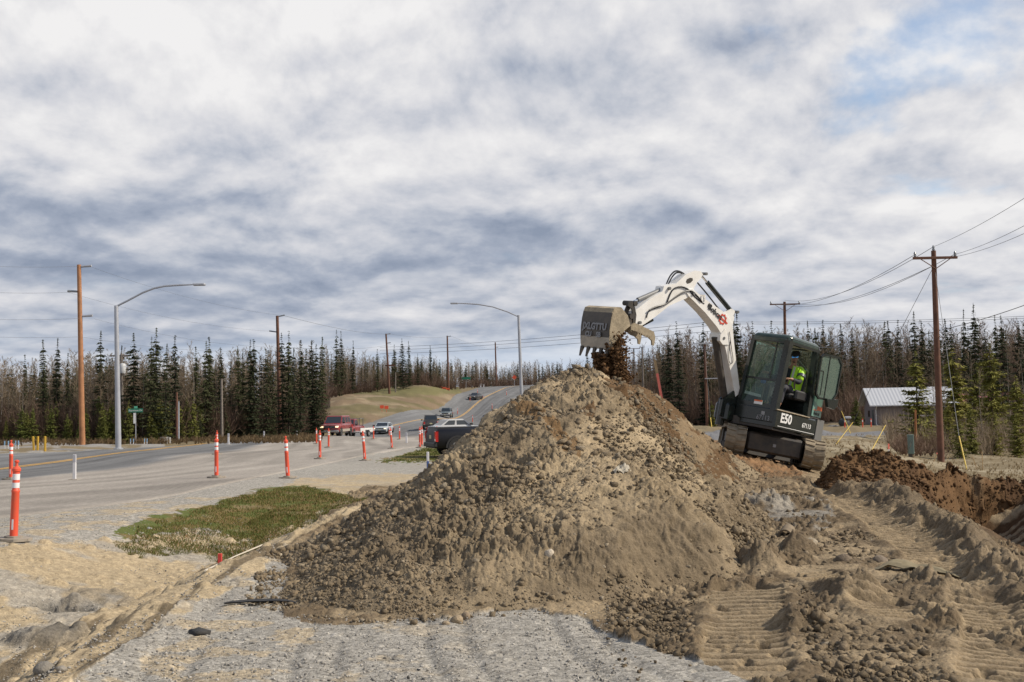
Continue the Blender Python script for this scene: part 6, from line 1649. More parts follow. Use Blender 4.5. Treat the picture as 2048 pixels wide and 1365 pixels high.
def belt(px_):
    """front depth of the wood at a photo column"""
    return float(np.interp(px_, [-300, 0, 300, 444, 560, 625, 655, 690, 760, 870, 900, 1000, 1100, 1240, 1280, 1340, 1500, 1900, 2048, 2300], [84, 90, 89, 95, 104, 122, 205, 215, 238, 246, 275, 338, 345, 300, 215, 185, 165, 165, 150, 140]))
def place_wood(kind, n, dmin, dmax, hfac, lab, grp, seed, pxr=(-120, 2170), leafpick=None):
    r = random.Random(seed)
    for i in range(n):
        px_ = r.uniform(*pxr); Y = belt(px_) * (1 + dmin + (dmax - dmin) * r.random())
        v = ground_at(px_, Y); pt = float(np.interp(px_, sky_x, sky_y)); h = top_h(v.x, v.y, pt) * r.uniform(*hfac)
        h = min(max(h, 2.0), 22)
        if abs(v.x) < 1e-9: continue
        tree(kind, r.randrange(9), v.x, v.y, h, lab, grp, leaf=leafpick(r) if leafpick else None, z=v.z, wide=r.uniform(.8, 1.15))
place_wood('s', 105, .02, .22, (.62, .98), 'dark spruce standing among bare trees in the forest edge left of the pile', 'forest edge spruces, left', 1, (-120, 1150))
place_wood('s', 92, .02, .22, (.60, .97), 'dark spruce standing among bare trees in the forest edge right of the pile', 'forest edge spruces, right', 2, (1150, 2170))
place_wood('b', 150, .0, .18, (.74, 1.10), 'bare grey brown birch in the forest edge left of the pile', 'bare birches, left', 3, (-120, 1150))
place_wood('b', 150, .0, .2, (.74, 1.10), 'bare reddish brown birch in the forest edge right of the pile', 'bare birches, right', 4, (1150, 2170), leafpick=lambda r: M_TWIGR if r.random() < .6 else M_TWIG)
place_wood('y', 85, -.03, .05, (.25, .55), 'small yellow green spruce along the foot of the forest left of the highway', 'young spruces at the forest foot', 6, (-120, 420))
place_wood('y', 26, -.01, .06, (.2, .42), 'small dark green spruce in the shaded forest foot left of the highway', 'small shaded spruces', 7, (360, 640), leafpick=lambda r: M_SPR)
# the deeper wood reads as one mass
def mass(name, items, bark, leaf):
    """merge many template copies in one mesh: items (x,y,z,h,wide,rot,kind,k)"""
    VV = []; FF = []; off = 0
    MI = []
    for (x, y, z, h, w, rt, kind, k) in items:
        for q_, me in enumerate(template(kind, k)):
            if q_ == 1 and kind != 'b': continue
            V = CACHE.get(me.name)
            if V is None:
                V = np.empty(len(me.vertices) * 3, np.float32); me.vertices.foreach_get('co', V); V = V.reshape(-1, 3)
                Fq = [tuple(p.vertices) for p in me.polygons if len(p.vertices) <= 4]
                Fq = np.array([f if len(f) == 4 else (*f, f[-1]) for f in Fq]); tri = Fq[:, 2] == Fq[:, 3]
                Fa = Fq[:, :3]; Fb = Fq[~tri][:, [0, 2, 3]]; Fq = np.concatenate([Fa, Fb]); CACHE[me.name] = (V, Fq); V = CACHE[me.name]
            V, Fq = V
            step = 1
            c, s = math.cos(rt) * h * w, math.sin(rt) * h * w
            VV.append(np.stack([V[:, 0] * c - V[:, 1] * s + x, V[:, 0] * s + V[:, 1] * c + y, V[:, 2] * h + z], -1)); FF.append(Fq + off); off += len(V)
    me = np_mesh(name, np.concatenate(VV), np.concatenate(FF), False)
    return link(name, me, leaf)
CACHE = {}
def mass_items(kinds, n, dmin, dmax, hf, seed, pxr):
    r = random.Random(seed); out = []
    pxs = np.array([r.uniform(*pxr) for _ in range(n)]); Ys = np.array([belt(p) * (1 + dmin + (dmax - dmin) * r.random()) for p in pxs])
    xs = (pxs - 1024) / F * Ys; zs = base_h(xs, Ys)
    for i in range(n):
        pt = float(np.interp(pxs[i], sky_x, sky_y)); h = (U(pxs[i], pt, Ys[i]).z - zs[i]) * r.uniform(*hf)
        kd = r.choice(kinds); out.append((xs[i], Ys[i], zs[i], min(max(h, 1.5), 26), r.uniform(.85, 1.2), r.random() * 6.28, kd, r.randrange(6)))
    return out
tag(mass('deep_birch_wood', mass_items(['b'], 2000, .02, .45, (.55, 1.03), 11, (-200, 2260)), M_BIRCH, M_TWIG), kind='stuff')
tag(mass('deep_spruce_wood', mass_items(['s'], 680, .06, .5, (.45, .96), 12, (-200, 2260)), M_BARK, M_SPR), kind='stuff')
# undergrowth thickets
def thicket(name, n, area, hr, m, seed, wid=.012, per=16):
    r = np.random.default_rng(seed); T = []
    P = [];
    for i in range(n):
        px_, Y = area(r); P.append(((px_ - 1024) / F * Y, Y))
    P = np.array(P); Z0 = base_h(P[:, 0], P[:, 1])
    for (x, y), z in zip(P, Z0):
        h = hr[0] + (hr[1] - hr[0]) * r.random(); c = np.array((x, y, z))
        for k in range(per):
            d = r.normal(size=3) * .38; d[2] = 1; d /= np.linalg.norm(d); q = c + d * h * (.5 + .5 * r.random()); s = np.array((1, .3 * r.normal(), 0)) * wid
            T.append((c - s, c + s, q))
            for j in range(3):
                a = c + (q - c) * (.3 + .6 * r.random()); e = d + r.normal(size=3) * .5; e /= np.linalg.norm(e); T.append((a - s * .6, a + s * .6, a + e * h * .35))
    return tag(link(name, tris_mesh(name, T), m), kind='stuff')
thicket('reddish_brush', 420, lambda r: (r.uniform(415, 600), r.uniform(107, 126)), (1.2, 3.4), M_TWIGR, 31, .02)
M_DRYG = leafmat('dry_grass_blades', (.13, .085, .045), (.27, .20, .11)); M_GRN = leafmat('green_grass_blades', (.06, .080, .018), (.125, .125, .035))
thicket('dry_verge_grass', 900, lambda r: (lambda p: (p, r.uniform(np.interp(p, [400, 600], [94, 109]), 125)))(r.uniform(400, 600)), (.3, .9), M_DRYG, 32, .03, 10)
thicket('dark_undergrowth', 2600, lambda r: (lambda p: (p, belt(p) * r.uniform(1.0, 1.10)))(r.uniform(-100, 2150)), (1.2, 4.2), M_TWIGR, 33, .03)
thicket('reddish_brush_right', 900, lambda r: (lambda p: (p, belt(p) * r.uniform(.99, 1.12)))(r.uniform(1250, 2150)), (2.5, 8.0), M_TWIGR, 39, .03)
thicket('bare_scrub', 260, lambda r: (r.uniform(1770, 2100), r.uniform(60, 100)), (.8, 2.6), M_TWIG, 34, .012)
thicket('field_grass', 3200, lambda r: (r.uniform(1560, 2150), math.exp(r.uniform(math.log(24), math.log(95)))), (.04, .20), M_DRYG, 35, .007, 7)
thicket('brown_scrub_by_box', 60, lambda r: (r.uniform(1780, 1880), r.uniform(54, 64)), (.5, 1.3), M_TWIGR, 36, .012)
thicket('forest_foot_grass', 1400, lambda r: (r.uniform(-60, 640), r.uniform(80, 100)), (.25, .7), M_DRYG, 38, .03, 7)
# short green grass in the ditch
def blades(name, poly, n, hr, m, seed, w=.004):
    r = np.random.default_rng(seed); xs = [p[0] for p in poly]; ys = [p[1] for p in poly]
    qx = r.uniform(min(xs) - 10, max(xs) + 10, n * 3); qy = r.uniform(min(ys) - 8, max(ys) + 8, n * 3)
    jx_ = qx + fbm(qx, qy, .05, 3, 5) * 30; jy_ = qy + fbm(qx, qy, .05, 3, 6) * 16
    k = inpoly(jx_, jy_, poly); qx, qy = qx[k][:n], qy[k][:n]
    Y = EYE * F / (qy - (817 - math.tan(ROLL) * (qx - 1024))); 
    for _ in range(4):
        X = (qx - 1024) / F * Y; z = base_h(X, Y); Y = (EYE - z) * F / (qy - (817 - math.tan(ROLL) * (qx - 1024)))
    X = (qx - 1024) / F * Y; z = base_h(X, Y)
    Rb = np.hypot(X, Y); k = inpoly(qx + fbm(X, Y, 2.2, 4, 51) * 26 * np.clip(12 / Rb, .2, 1.6), qy + fbm(X, Y, 2.2, 4, 52) * 26 * np.clip(12 / Rb, .15, 1.3), poly); k = k & (r.random(len(X)) > .6 * ss(.10, .22, fbm(X, Y, 2.6, 4, 59))); X, Y, z = X[k], Y[k], z[k]
    h = hr[0] + (hr[1] - hr[0]) * r.random(len(X)); th = r.random(len(X)) * 6.283
    B = np.stack([X, Y, z - .005], -1); s = np.stack([np.cos(th), np.sin(th), 0 * th], -1) * w * (Y / 15)[:, None]
    tip = B + np.stack([r.normal(size=len(X)) * .35 * h, r.normal(size=len(X)) * .35 * h, h], -1)
    T = np.stack([B - s, B + s, tip], 1)
    return tag(link(name, tris_mesh(name, T), m), kind='stuff')
blades('ditch_grass', P_GRASS, 34000, (.015, .055), M_GRN, 41, .005)
blades('driveway_grass', P_GRASS2, 6000, (.02, .07), M_GRN, 42, .008)
M_STRAW = mat('straw', (.40, .31, .17), .8, var=.3)
blades('dry_ditch_stubble', P_GRASS, 12000, (.012, .035), mat('brown_stubble', (.24, .14, .06), .9, var=.3), 43, .006)
# yellow green spruces in the right foreground
YR = [(1836, 697, 66, 878, 0, 1.0, 'yellow green spruce in front of the metal roofed cabin'), (1912, 690, 74, 880, 1, 1.05, 'yellow green spruce just right of the cross arm pole'), (1988, 682, 78, 882, 2, .85, 'dark limbed spruce in front of the pink roofed building'), (1960, 720, 80, 880, 1, .9, 'slimmer spruce between the two larger yellow green ones'),
      (2040, 745, 66, 890, 3, 1., 'small spruce at the right edge in front of the pink roof'), (1945, 800, 60, 895, 0, .8, 'knee high bushy spruce behind the yellow guy guard'), (1990, 810, 62, 895, 2, .9, 'bushy small spruce in the scrub at the right'), (1898, 790, 64, 890, 3, .8, 'small spruce beside the cross arm pole foot'), (1860, 800, 70, 884, 1, .9, 'low spruce between the wooden post and the cross arm pole'), (2035, 815, 60, 896, 1, 1., 'low bushy spruce at the far right edge'), (2100, 720, 70, 890, 2, 1., 'spruce just outside the right edge'),
      (1713, 790, 128, 850, 1, 1.0, 'small dark spruce beside the gable of the cabin'), (1425, 800, 118, 866, 0, 1., 'small green spruce left of the digger boom'), (1920, 830, 56, 900, 2, 1., 'tiny yellow green spruce in the dry grass')]
for px_, pt, Y, pb, k, w, lb in YR:
    v = ground_at(px_, Y); h = top_h(v.x, v.y, pt)
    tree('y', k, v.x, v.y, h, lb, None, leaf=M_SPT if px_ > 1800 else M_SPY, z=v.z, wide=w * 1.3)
for i, (px_, pt, Y) in enumerate([(1876, 705, 72), (1890, 715, 70), (1945, 690, 84), (1968, 735, 70), (2005, 720, 84), (2025, 700, 88), (1850, 730, 78), (1928, 740, 76), (2046, 700, 80)]):
    v = ground_at(px_, Y); tree('b', i, v.x, v.y, top_h(v.x, v.y, pt), 'slim bare sapling among the yellow green spruces on the right', 'bare saplings on the right', z=v.z)

# ------------------------------------------------------------------ poles, lamps, wires
M_POLE = mat('treated_pole', (.115, .052, .032), .85, var=.35, vscale=2.5); M_POLE2 = mat('new_cedar_pole', (.30, .14, .065), .8, var=.35, vscale=1.2)
M_GALV = mat('galvanised_steel', (.36, .37, .40), .45, metal=.3, var=.12, vscale=2); M_INS = mat('glazed_insulator', (.22, .24, .26), .25); M_WIRE = mat('aluminium_wire', (.11, .115, .125), .5); M_GPOLE = mat('weathered_pole', (.17, .145, .125), .9, var=.3)
WIRES = []
def pole(px_b, py_b, px_t, py_t, Y, r0, m, label, name='utility_pole', cat='utility pole', sink=.3):
    a = U(px_b, py_b, Y); a.z = GZ(a.x, a.y) if py_b > 700 else a.z
    t = U(px_t, py_t, Y); t.x = a.x + (t.x - a.x); H_ = t.z - a.z
    o = empty(name, a, 0, label, cat)
    b = MB(); top = Vector((t.x - a.x, 0, H_)); b.tube([Vector((0, 0, -sink)), top * .5, top], [r0, r0 * .85, r0 * .68], 12); b.build('shaft', m, o, smooth=.7)
    return o, H_, (t.x - a.x)
def armpost(o, z, x0, x1, nm='post_insulator', dz=.15, m=None, r=.07, yo=0):
    b = MB(); n = 9
    b.tube([(x0, yo, z), (x1, yo, z + dz)], [r * .8, r], 8); b.build(nm, m or M_INS, o, smooth=.6)
# left big pole
o, H1, tx = pole(165, 892, 158, 530, 79, .21, M_POLE2, 'tall new orange brown pole with side insulators at the far left')
s1 = H1 / 362
for (dy, sgn, L_) in ((4, 1, .9), (54, -1, .85), (104, 1, .9)):
    z = H1 - dy * s1; x_ = tx * (z / H1); armpost(o, z, x_ + sgn * .15, x_ + sgn * L_, dz=.05, m=M_GALV if sgn > 0 else M_INS, r=.09)
# street lamps
def lamp(pb, pt, arm, Y, label):
    o, H_, tx = pole(pb[0], pb[1], pt[0], pt[1], Y, .16, M_GALV, label, 'street_lamp', 'street lamp')
    P = [U(q[0], q[1], Y) - o.location for q in arm]
    b = MB(); b.tube(P, [.055] * (len(P) - 1) + [.035], 8); b.build('lamp_arm', M_GALV, o, smooth=.8)
    e = P[-1]; d = (P[-1] - P[-2]).normalized(); sx = 1 if d.x > 0 else -1
    b = MB(); b.box(e.x - .05 if sx > 0 else e.x - .62, e.x + .62 if sx > 0 else e.x + .05, -.16, .16, e.z - .07, e.z + .06, .04); b.build('lamp_head', M_GALV, o)
    b = MB(); b.lathe([(.26, 0), (.26, .06), (.17, .08)], (0, 0, 0), 12); b.build('base_plate', M_GALV, o)
    return o
lamp((237, 900), (232.5, 612), [(233, 613), (255, 602), (285, 586), (308, 577), (330, 572.5), (360, 570.5), (388, 569.5)], 60, 'grey steel street lamp with long curved arm beside the green street sign')
lamp((1046, 862), (1037, 631), [(1037, 634), (1015, 624), (985, 614), (955, 609), (930, 607.5), (915, 607)], 95, 'grey steel street lamp with arm reaching left behind the soil pile')
# middle poles
o, H_, tx = pole(561, 879, 554.5, 632, 103, .2, M_POLE, 'tall dark brown pole between the short bare pole and the red vehicles'); sc_ = H_ / 247
armpost(o, H_ - 2 * sc_, tx, tx + .7, dz=.15); armpost(o, H_ - 33 * sc_, tx, tx - .75, dz=.12); armpost(o, H_ - 65 * sc_, tx, tx + .6, dz=.1); armpost(o, H_ - 99 * sc_, tx * .6 - .5, tx * .6 + .5, 'small_arm', 0, M_GALV, .03)
o, H_, tx = pole(779, 787, 772, 668, 221, .24, M_POLE, 'dark pole with a short cross arm standing on the grassy bank'); sc_ = H_ / 119
armpost(o, H_ - 1 * sc_, tx, tx + .9, dz=.1, r=.1); armpost(o, H_ - 19 * sc_, tx, tx + .9, dz=.1, r=.1)
b = MB(); b.box(-.8, 1.1, -.12, .0, H_ - 65 * sc_, H_ - 62 * sc_); b.build('cross_arm', M_POLE, o)
pole(791, 790, 791, 745, 223, .14, M_GPOLE, 'short grey post right of the dark pole on the bank', 'bare_post', 'post')
o, H_, tx = pole(897, 777, 894.5, 672, 268, .26, M_POLE, 'dark straight pole at the top end of the grassy bank'); armpost(o, H_ - .2, tx, tx + .9, dz=.1, r=.1)
o, H_, tx = pole(993, 770, 990.5, 685, 345, .28, M_POLE, 'furthest dark pole near the crest of the highway'); armpost(o, H_ - 1.6, tx, tx + .9, dz=.1, r=.1)
pole(444, 884, 443, 758, 92, .13, M_GPOLE, 'short bare grey brown pole without arms right of the street lamp', 'bare_pole', 'pole')
pole(354, 889, 353.5, 785, 86, .11, M_POLE, 'thin brown post beside the concrete manhole ring', 'bare_pole', 'pole'); pole(357.5, 889, 357.5, 803, 85, .07, M_GALV, 'thin grey pipe standing against the thin brown post', 'vent_pipe', 'pipe')
# transformer pole behind the left lamp
o, H_, tx = pole(245, 888, 243, 708, 92, .14, M_GPOLE, 'pole with grey transformer can hidden behind the left street lamp'); b = MB(); b.box(-1.1, .6, -.06, .06, H_ - .22, H_ - .1); b.build('cross_arm', M_GPOLE, o)
b = MB(); b.lathe([(.24, H_ - 1.65), (.27, H_ - 1.55), (.27, H_ - .95), (.2, H_ - .85), (.05, H_ - .8)], (.12, -.35, 0), 14); b.build('transformer', mat('transformer_grey', (.45, .46, .47), .5), o, smooth=.6)
# right poles
def crossarm(o, H_, tx, dz, w, r=.06, ins=True, tilt=0.0, brace=True, m=None):
    b = MB(); b.box(tx - w / 2, tx + w / 2, -.22, -.10, H_ - dz - .06, H_ - dz + .06, .01)
    ar = b.build('cross_arm', m or M_POLE, o)
    if brace:
        for s in (-1, 1):
            b = MB(); b.tube([(tx + s * w * .33, -.2, H_ - dz - .06), (tx, -.2, H_ - dz - .06 - w * .22)], .022, 6); b.build('brace', M_POLE, o)
    if ins:
        for s in (-1, 1):
            b = MB(); b.lathe([(.05, 0), (.075, .06), (.045, .10), (.07, .15), (.03, .24)], (tx + s * (w / 2 - .1), -.16, H_ - dz + .06), 10); b.build('insulator', M_INS, ar, smooth=.7)
    return ar
o, H_, tx = pole(1882, 925, 1867, 502, 52, .165, M_POLE, 'tall red brown pole with cross arm at the right edge of the field'); UP1 = (o, H_, tx)
b = MB(); b.lathe([(.05, 0), (.075, .06), (.045, .10), (.07, .15), (.03, .26)], (tx, 0, H_), 10); b.build('insulator', M_INS, o, smooth=.7)
crossarm(o, H_, tx, .36, 2.1)
o, H_, tx = pole(1573, 862, 1569, 604, 105, .19, M_POLE, 'brown pole with cross arm rising directly behind the digger cab'); crossarm(o, H_, tx, .25, 2.9); b = MB(); b.box(tx - .55, tx + .75, -.2, -.1, H_ - 4.3, H_ - 4.0); b.build('lower_arm', M_GALV, o)
o, H_, tx = pole(1415, 862, 1409, 686, 118, .17, M_POLE, 'brown pole with wide grey cross arm just left of the boom'); crossarm(o, H_, tx, .1, 2.6, m=M_GALV, brace=False); b = MB(); b.box(tx - .1, tx + 1.3, -.2, -.1, H_ - 3.9, H_ - 3.8); b.build('lower_arm', M_GALV, o)
o, H_, tx = pole(1287, 790, 1284, 694, 200, .2, M_GPOLE, 'grey pole behind the thumb of the bucket with a bright cross arm'); crossarm(o, H_, tx, .1, .9, m=M_GALV, brace=False)
o, H_, tx = pole(1270, 785, 1267.5, 697, 250, .2, M_GPOLE, 'grey pole left of the brighter one behind the bucket'); crossarm(o, H_, tx, .1, 2.8, brace=False); crossarm(o, H_, tx, 3.2, 2.0, brace=False, ins=False)
o, H_, tx = pole(1254, 780, 1253, 702, 290, .2, M_GPOLE, 'furthest grey pole seen through the falling soil'); crossarm(o, H_, tx, .1, 3., brace=False)
def wire(pts, r, label=None, grp='overhead wires', sag=0.0, n=14):
    P = [U(*q) if not isinstance(q, Vector) else q for q in pts]
    if len(P) == 2: P = [P[0].lerp(P[1], k / n) - Vector((0, 0, sag * 4 * (k / n) * (1 - k / n))) for k in range(n + 1)]
    b = MB(); b.tube(P, r, 5); o = b.build('overhead_wire', M_WIRE, None, smooth=1); return tag(o, label, 'wire', grp)
WL = 'thin wire strung to the tall pole at the right edge of the field'
for a, c, sg in (((1867, 494, 52), (2110, 357, 33), .15), ((1907, 510, 52), (2110, 418, 33), .15), ((1910, 514, 51.8), (2110, 438, 33), .15), ((1867, 494, 52), (1569, 601, 105), .9), ((1826, 512, 52), (1543, 608, 105), .9), ((1907, 510, 52), (1597, 608, 105), .9), ((1862, 534, 52), (1572, 612, 104), .7)):
    wire((a, c), .009 if a[2] < 60 and c[2] < 60 else .014, WL, 'wires of the tall pole', sg)
for y0_, y1_ in ((640, 630), (644, 634)): wire(((1420, y0_ + 4, 150), (2120, y1_, 120)), .02, 'level wire crossing the sky above the right forest', 'level wires above the forest', .3)
for y0_, y1_ in ((695, 655), (701, 662), (708, 674)): wire(((760, y0_, 230), (1460, y1_ - 15, 150)), .028, 'faint wire crossing low behind the bucket', 'low wires behind the bucket', .6)
wire(((1884, 660, 53), (2110, 588, 40)), .016, 'thick sagging cable running off the right edge', 'communication cables', .1); wire(((1880, 662, 53), (1572, 690, 105)), .02, 'thick sagging cable left of the tall pole', 'communication cables', .5)
for y0_, y1_, x1_ in ((533, 533, 158), (585, 585, 136), (640, 637, 162), (674, 674, 160)): wire(((-80, y0_ - 3, 66), (x1_, y1_, 79)), .008, 'wire running off the left edge from the new pole', 'wires left of the new pole', .1)
for a, c in (((184, 535, 79), (569, 632, 103)), ((136, 585, 79), (540, 663, 103)), ((188, 638, 79), (567, 695, 103)), ((161, 674, 79), (556, 700, 103)), ((569, 632, 103), (783, 669, 221)), ((567, 695, 103), (783, 689, 221)), ((783, 669, 221), (903, 673, 268)), ((903, 673, 268), (998, 701, 345)), ((245, 710, 92), (560, 722, 103)), ((560, 722, 103), (778, 712, 221))):
    wire((a, c), .007 if a[2] < 100 else .016, 'thin wire between the poles left of the highway', 'wires left of the highway', .5)
# guys with yellow guards
M_YG = mat('yellow_guard', (.60, .42, .05), .5)
def guy(top, split, foot, label, r=.012, rg=.035):
    a, s_, f_ = U(*top), U(*split), U(*foot); f_.z = GZ(f_.x, f_.y)
    o = empty('guy_wire', f_, 0, label, 'guy wire'); b = MB(); b.tube([a - f_, s_ - f_], r, 5); b.build('strand', M_WIRE, o)
    b = MB(); b.tube([s_ - f_, Vector((0, 0, -.05))], rg, 8); b.build('guard', M_YG, o, smooth=.8)
guy((1870, 540, 52), (1918, 873, 47), (1934, 948, 46), 'guy wire with bright yellow guard right of the tall cross arm pole', rg=.028)
guy((1866, 536, 52), (1706, 845, 62), (1672, 918, 58), 'long guy wire with faint yellow guard falling left from the tall pole', rg=.016)
guy((1572, 690, 105), (1683, 823, 104), (1701, 858, 100), 'guy wire with yellow guard coming down right of the digger cab', rg=.03)
guy((1752, 800, 70), (1773, 850, 62), (1740, 912, 55), 'yellow guard leaning in the field above the spoil heap', rg=.03) if 0 else None
v0, v1 = U(1771, 851, 60), U(1742, 908, 54); v1.z = GZ(v1.x, v1.y)
b = MB(); b.tube([v0 - v1, Vector((0, 0, -.05))], .018, 8); o = b.build('guy_guard', M_YG, None, smooth=.8); o.location = v1; tag(o, 'loose yellow guard leaning in the field above the spoil heap', 'guy guard')
guy((1409, 690, 118), (1421, 836, 112), (1424, 858, 111), 'guy wire with small yellow guard just left of the digger boom', rg=.04)
# ------------------------------------------------------------------ street signs, boxes, barriers
M_SGN = mat('green_sign', (.01, .17, .10), .4)
o, H_, tx = pole(271.5, 889, 271.5, 822, 82, .035, M_GALV, 'green street name sign on a slim grey post by the left lamp', 'street_sign', 'street sign')
b = MB(); b.box(-.55, .52, -.03, -.01, H_ - .12, H_ + .16, .005); sg = b.build('name_plate', M_SGN, o)
text_mesh('street_name', 'Stormont Dr', frameM(Vector((-.01, -.033, H_ + .02)), Vector((1, 0, 0)), up3), .19, M_INKW, sg)
b = MB(); b.box(-.12, .12, -.03, -.01, H_ + .18, H_ + .34); b.build('crossing_plate', mat('pale_green_sign', (.10, .42, .28), .4), o)
b = MB(); b.box(-.16, -.02, -.06, -.04, H_ - .95, H_ - .16); b.build('number_plate', M_INKW, o)
o, H_, tx = pole(932, 776, 932, 757, 300, .06, M_GALV, 'far green street sign near the crest of the highway', 'street_sign', 'street sign')
b = MB(); b.box(-1.3, 1.3, -.05, -.02, H_ - .3, H_ + .3); b.build('name_plate', M_SGN, o)
v = U(962, 775, 318); b = MB(); b.box(-.9, .9, -.4, .4, 0, .95, .03); o = b.build('cabinet', M_WP); o.location = (v.x, v.y, GZ(v.x, v.y)); tag(o, 'white utility cabinet near the crest left of the lamp', 'cabinet')
o, H_, tx = pole(1029, 772, 1029, 755, 330, .06, M_GALV, 'red diamond warning sign at the crest of the highway', 'warning_sign', 'road sign', 0)
b = MB(); b.prism([(-1, 0), (0, -1), (1, 0), (0, 1)], -.06, -.02, lambda a, c, w: (a * .75, w, H_ + c * .75)); b.build('sign_board', mat('red_orange_sign', (.6, .08, .03), .5), o)
for i, (px_, w) in enumerate(((881, 1.0), (888, 1.1), (896, .8))):
    v = ground_at(px_, 262); b = MB(); b.box(-w / 2, w / 2, -.03, .03, .25, .62); b.box(-w / 2, -w / 2 + .08, -.2, .2, 0, .25); b.box(w / 2 - .08, w / 2, -.2, .2, 0, .25)
    o = b.build('barrier', mat('orange_barrier', (.65, .11, .04), .6)); o.location = v; tag(o, 'low orange barrier at the top end of the grassy bank', 'barrier', 'orange barriers on the bank top')
for i, (px_, Y) in enumerate(((764, 172), (773, 172))):
    v = ground_at(px_, Y); b = MB(); b.box(-.3, .3, -.02, .02, .5, 1.0); b.box(-.02, .02, -.02, .02, 0, .5); o = b.build('survey_flag', mat('orange_flag', (.8, .10, .04), .6)); o.location = v; tag(o, 'small orange flag on the bare earth bank above the vehicles', 'flag', 'orange flags on the bank')
# concrete manhole rings
for (px_, r_, h_, lb) in ((329, .32, .52, 'wide grey concrete manhole ring on the far verge'), (338, .14, .50, 'narrow pale concrete cylinder beside the manhole ring')):
    v = U(px_, 889, 84); b = MB(); b.lathe([(r_, 0), (r_, h_), (r_ * .85, h_), (r_ * .85, .05)], n=20); o = b.build('concrete_ring', mat('concrete', (.26, .25, .24), .9, var=.2), None, smooth=.7); o.location = (v.x, v.y, GZ(v.x, v.y)); tag(o, lb, 'concrete ring')
# green utility pedestal, wooden post
v = U(1822, 905, 54.5); z = GZ(v.x, v.y); o = empty('utility_pedestal', (v.x, v.y, z), math.radians(-12), 'pale green utility pedestal in the dry field left of the tall pole', 'utility box')
b = MB(); b.box(-.14, .14, -.14, .14, .12, 1.02, .02); b.build('housing', mat('pale_green_paint', (.13, .19, .17), .5), o); b = MB(); b.box(-.155, .155, -.155, .155, 1.02, 1.06, .015); b.build('lid', mat('pale_green_paint', (.1, .15, .13), .5), o); b = MB(); b.box(-.12, .12, -.12, .12, -.1, .12); b.build('foot', M_BLACK2, o)
pole(1831, 880, 1830.5, 820, 62, .075, mat('orange_wood_post', (.27, .11, .04), .85, var=.3), 'short orange brown wooden post behind the green pedestal', 'wooden_post', 'post')
v = U(1689, 858, 127); z = GZ(v.x, v.y); o = empty('covered_box', (v.x, v.y, z), 0, 'dark covered box with a pale lid beside the side road', 'box')
V_ = rock_v(ICO2[0], 77, flat=1.0) * np.array((.75, .6, .8)); me = np_mesh('cover', V_ + (0, 0, .55), ICO2[1], True); link('cover', me, mat('dark_tarp', (.035, .04, .04), .8), o); b = MB(); b.box(.0, .75, -.3, .3, 1.05, 1.35, .08); b.build('lid', M_GALV, o)
v = U(1660, 859, 128); b = MB(); V_ = rock_v(ICO2[0], 79, flat=.5) * 1.1; me = np_mesh('boulder', V_, ICO2[1]); o = link('boulder', me, mat('grey_boulder', (.14, .13, .12), .9, var=.3)); o.location = (v.x + .4, v.y, GZ(v.x, v.y)); tag(o, 'flat grey boulder left of the dark covered box', 'boulder')
# ------------------------------------------------------------------ cabin and second building
M_SID = mat('mauve_siding', (.15, .13, .135), .8, var=.06, vscale=2)
def roofmat(name, c):
    m = mat(name, c, .45, metal=.1); return m
def add_ribs(m, scale, axis='X', strength=.8):
    N, L = m.node_tree.nodes, m.node_tree.links; b = N['Principled BSDF']; t = N.new('ShaderNodeTexCoord'); w = N.new('ShaderNodeTexWave'); w.bands_direction = axis; w.inputs['Scale'].default_value = scale; L.new(t.outputs['Object'], w.inputs['Vector'])
    bp = N.new('ShaderNodeBump'); bp.inputs['Strength'].default_value = strength; bp.inputs['Distance'].default_value = .05; L.new(w.outputs[0], bp.inputs['Height']); L.new(bp.outputs[0], b.inputs['Normal'])
add_ribs(M_SID, .8)
M_ROOF = roofmat('white_metal_roof', (.46, .47, .49)); add_ribs(M_ROOF, .75, 'X', .45); M_RROOF = roofmat('faded_pink_roof', (.30, .11, .10)); add_ribs(M_RROOF, .75)
M_TRW = mat('white_trim', (.6, .6, .61), .5); M_DW = mat('dark_window', (.02, .025, .03), .1)
c0 = U(1752, 853, 136); gz = GZ(c0.x, c0.y) - .1
cab_ = empty('cabin', (c0.x, c0.y, gz), math.radians(-7), 'low mauve cabin with white ribbed metal roof beyond the side road', 'house')
Lw, Dw, hw, hr_ = 9.5, 7.0, 2.6, 4.75
b = MB(); b.box(0, Lw, 0, Dw, 0, hw); b.add([(0, 0, hw), (0, Dw, hw), (0, Dw / 2, hr_ - .1), (.12, 0, hw), (.12, Dw, hw), (.12, Dw / 2, hr_ - .1)], [(0, 1, 2), (5, 4, 3), (0, 2, 5, 3), (1, 4, 5, 2)]); b.add([(Lw, 0, hw), (Lw, Dw, hw), (Lw, Dw / 2, hr_ - .1)], [(0, 1, 2)]); b.build('wall', M_SID, cab_)
b = MB()
for s in (0, 1):
    ye, yr = (-.55, Dw / 2) if s == 0 else (Dw + .55, Dw / 2)
    ze = hw - .02
    b.add([(-.75, ye, ze), (Lw + .4, ye, ze), (Lw + .4, yr, hr_), (-.75, yr, hr_), (-.75, ye, ze + .1), (Lw + .4, ye, ze + .1), (Lw + .4, yr, hr_ + .1), (-.75, yr, hr_ + .1)], [(0, 1, 2, 3), (7, 6, 5, 4), (0, 4, 5, 1), (1, 5, 6, 2), (2, 6, 7, 3), (3, 7, 4, 0)])
rf = b.build('roof', M_ROOF, cab_)
b = MB(); b.box(-.78, Lw + .42, -.66, -.56, hw - .05, hw + .08); b.build('gutter', M_TRW, rf)
b = MB(); b.tube([(.05, -.56, hw - .05), (.05, -.06, hw - .5), (.05, -.06, .35), (.25, -.2, .05)], .05, 6); b.build('downpipe', M_TRW, cab_)
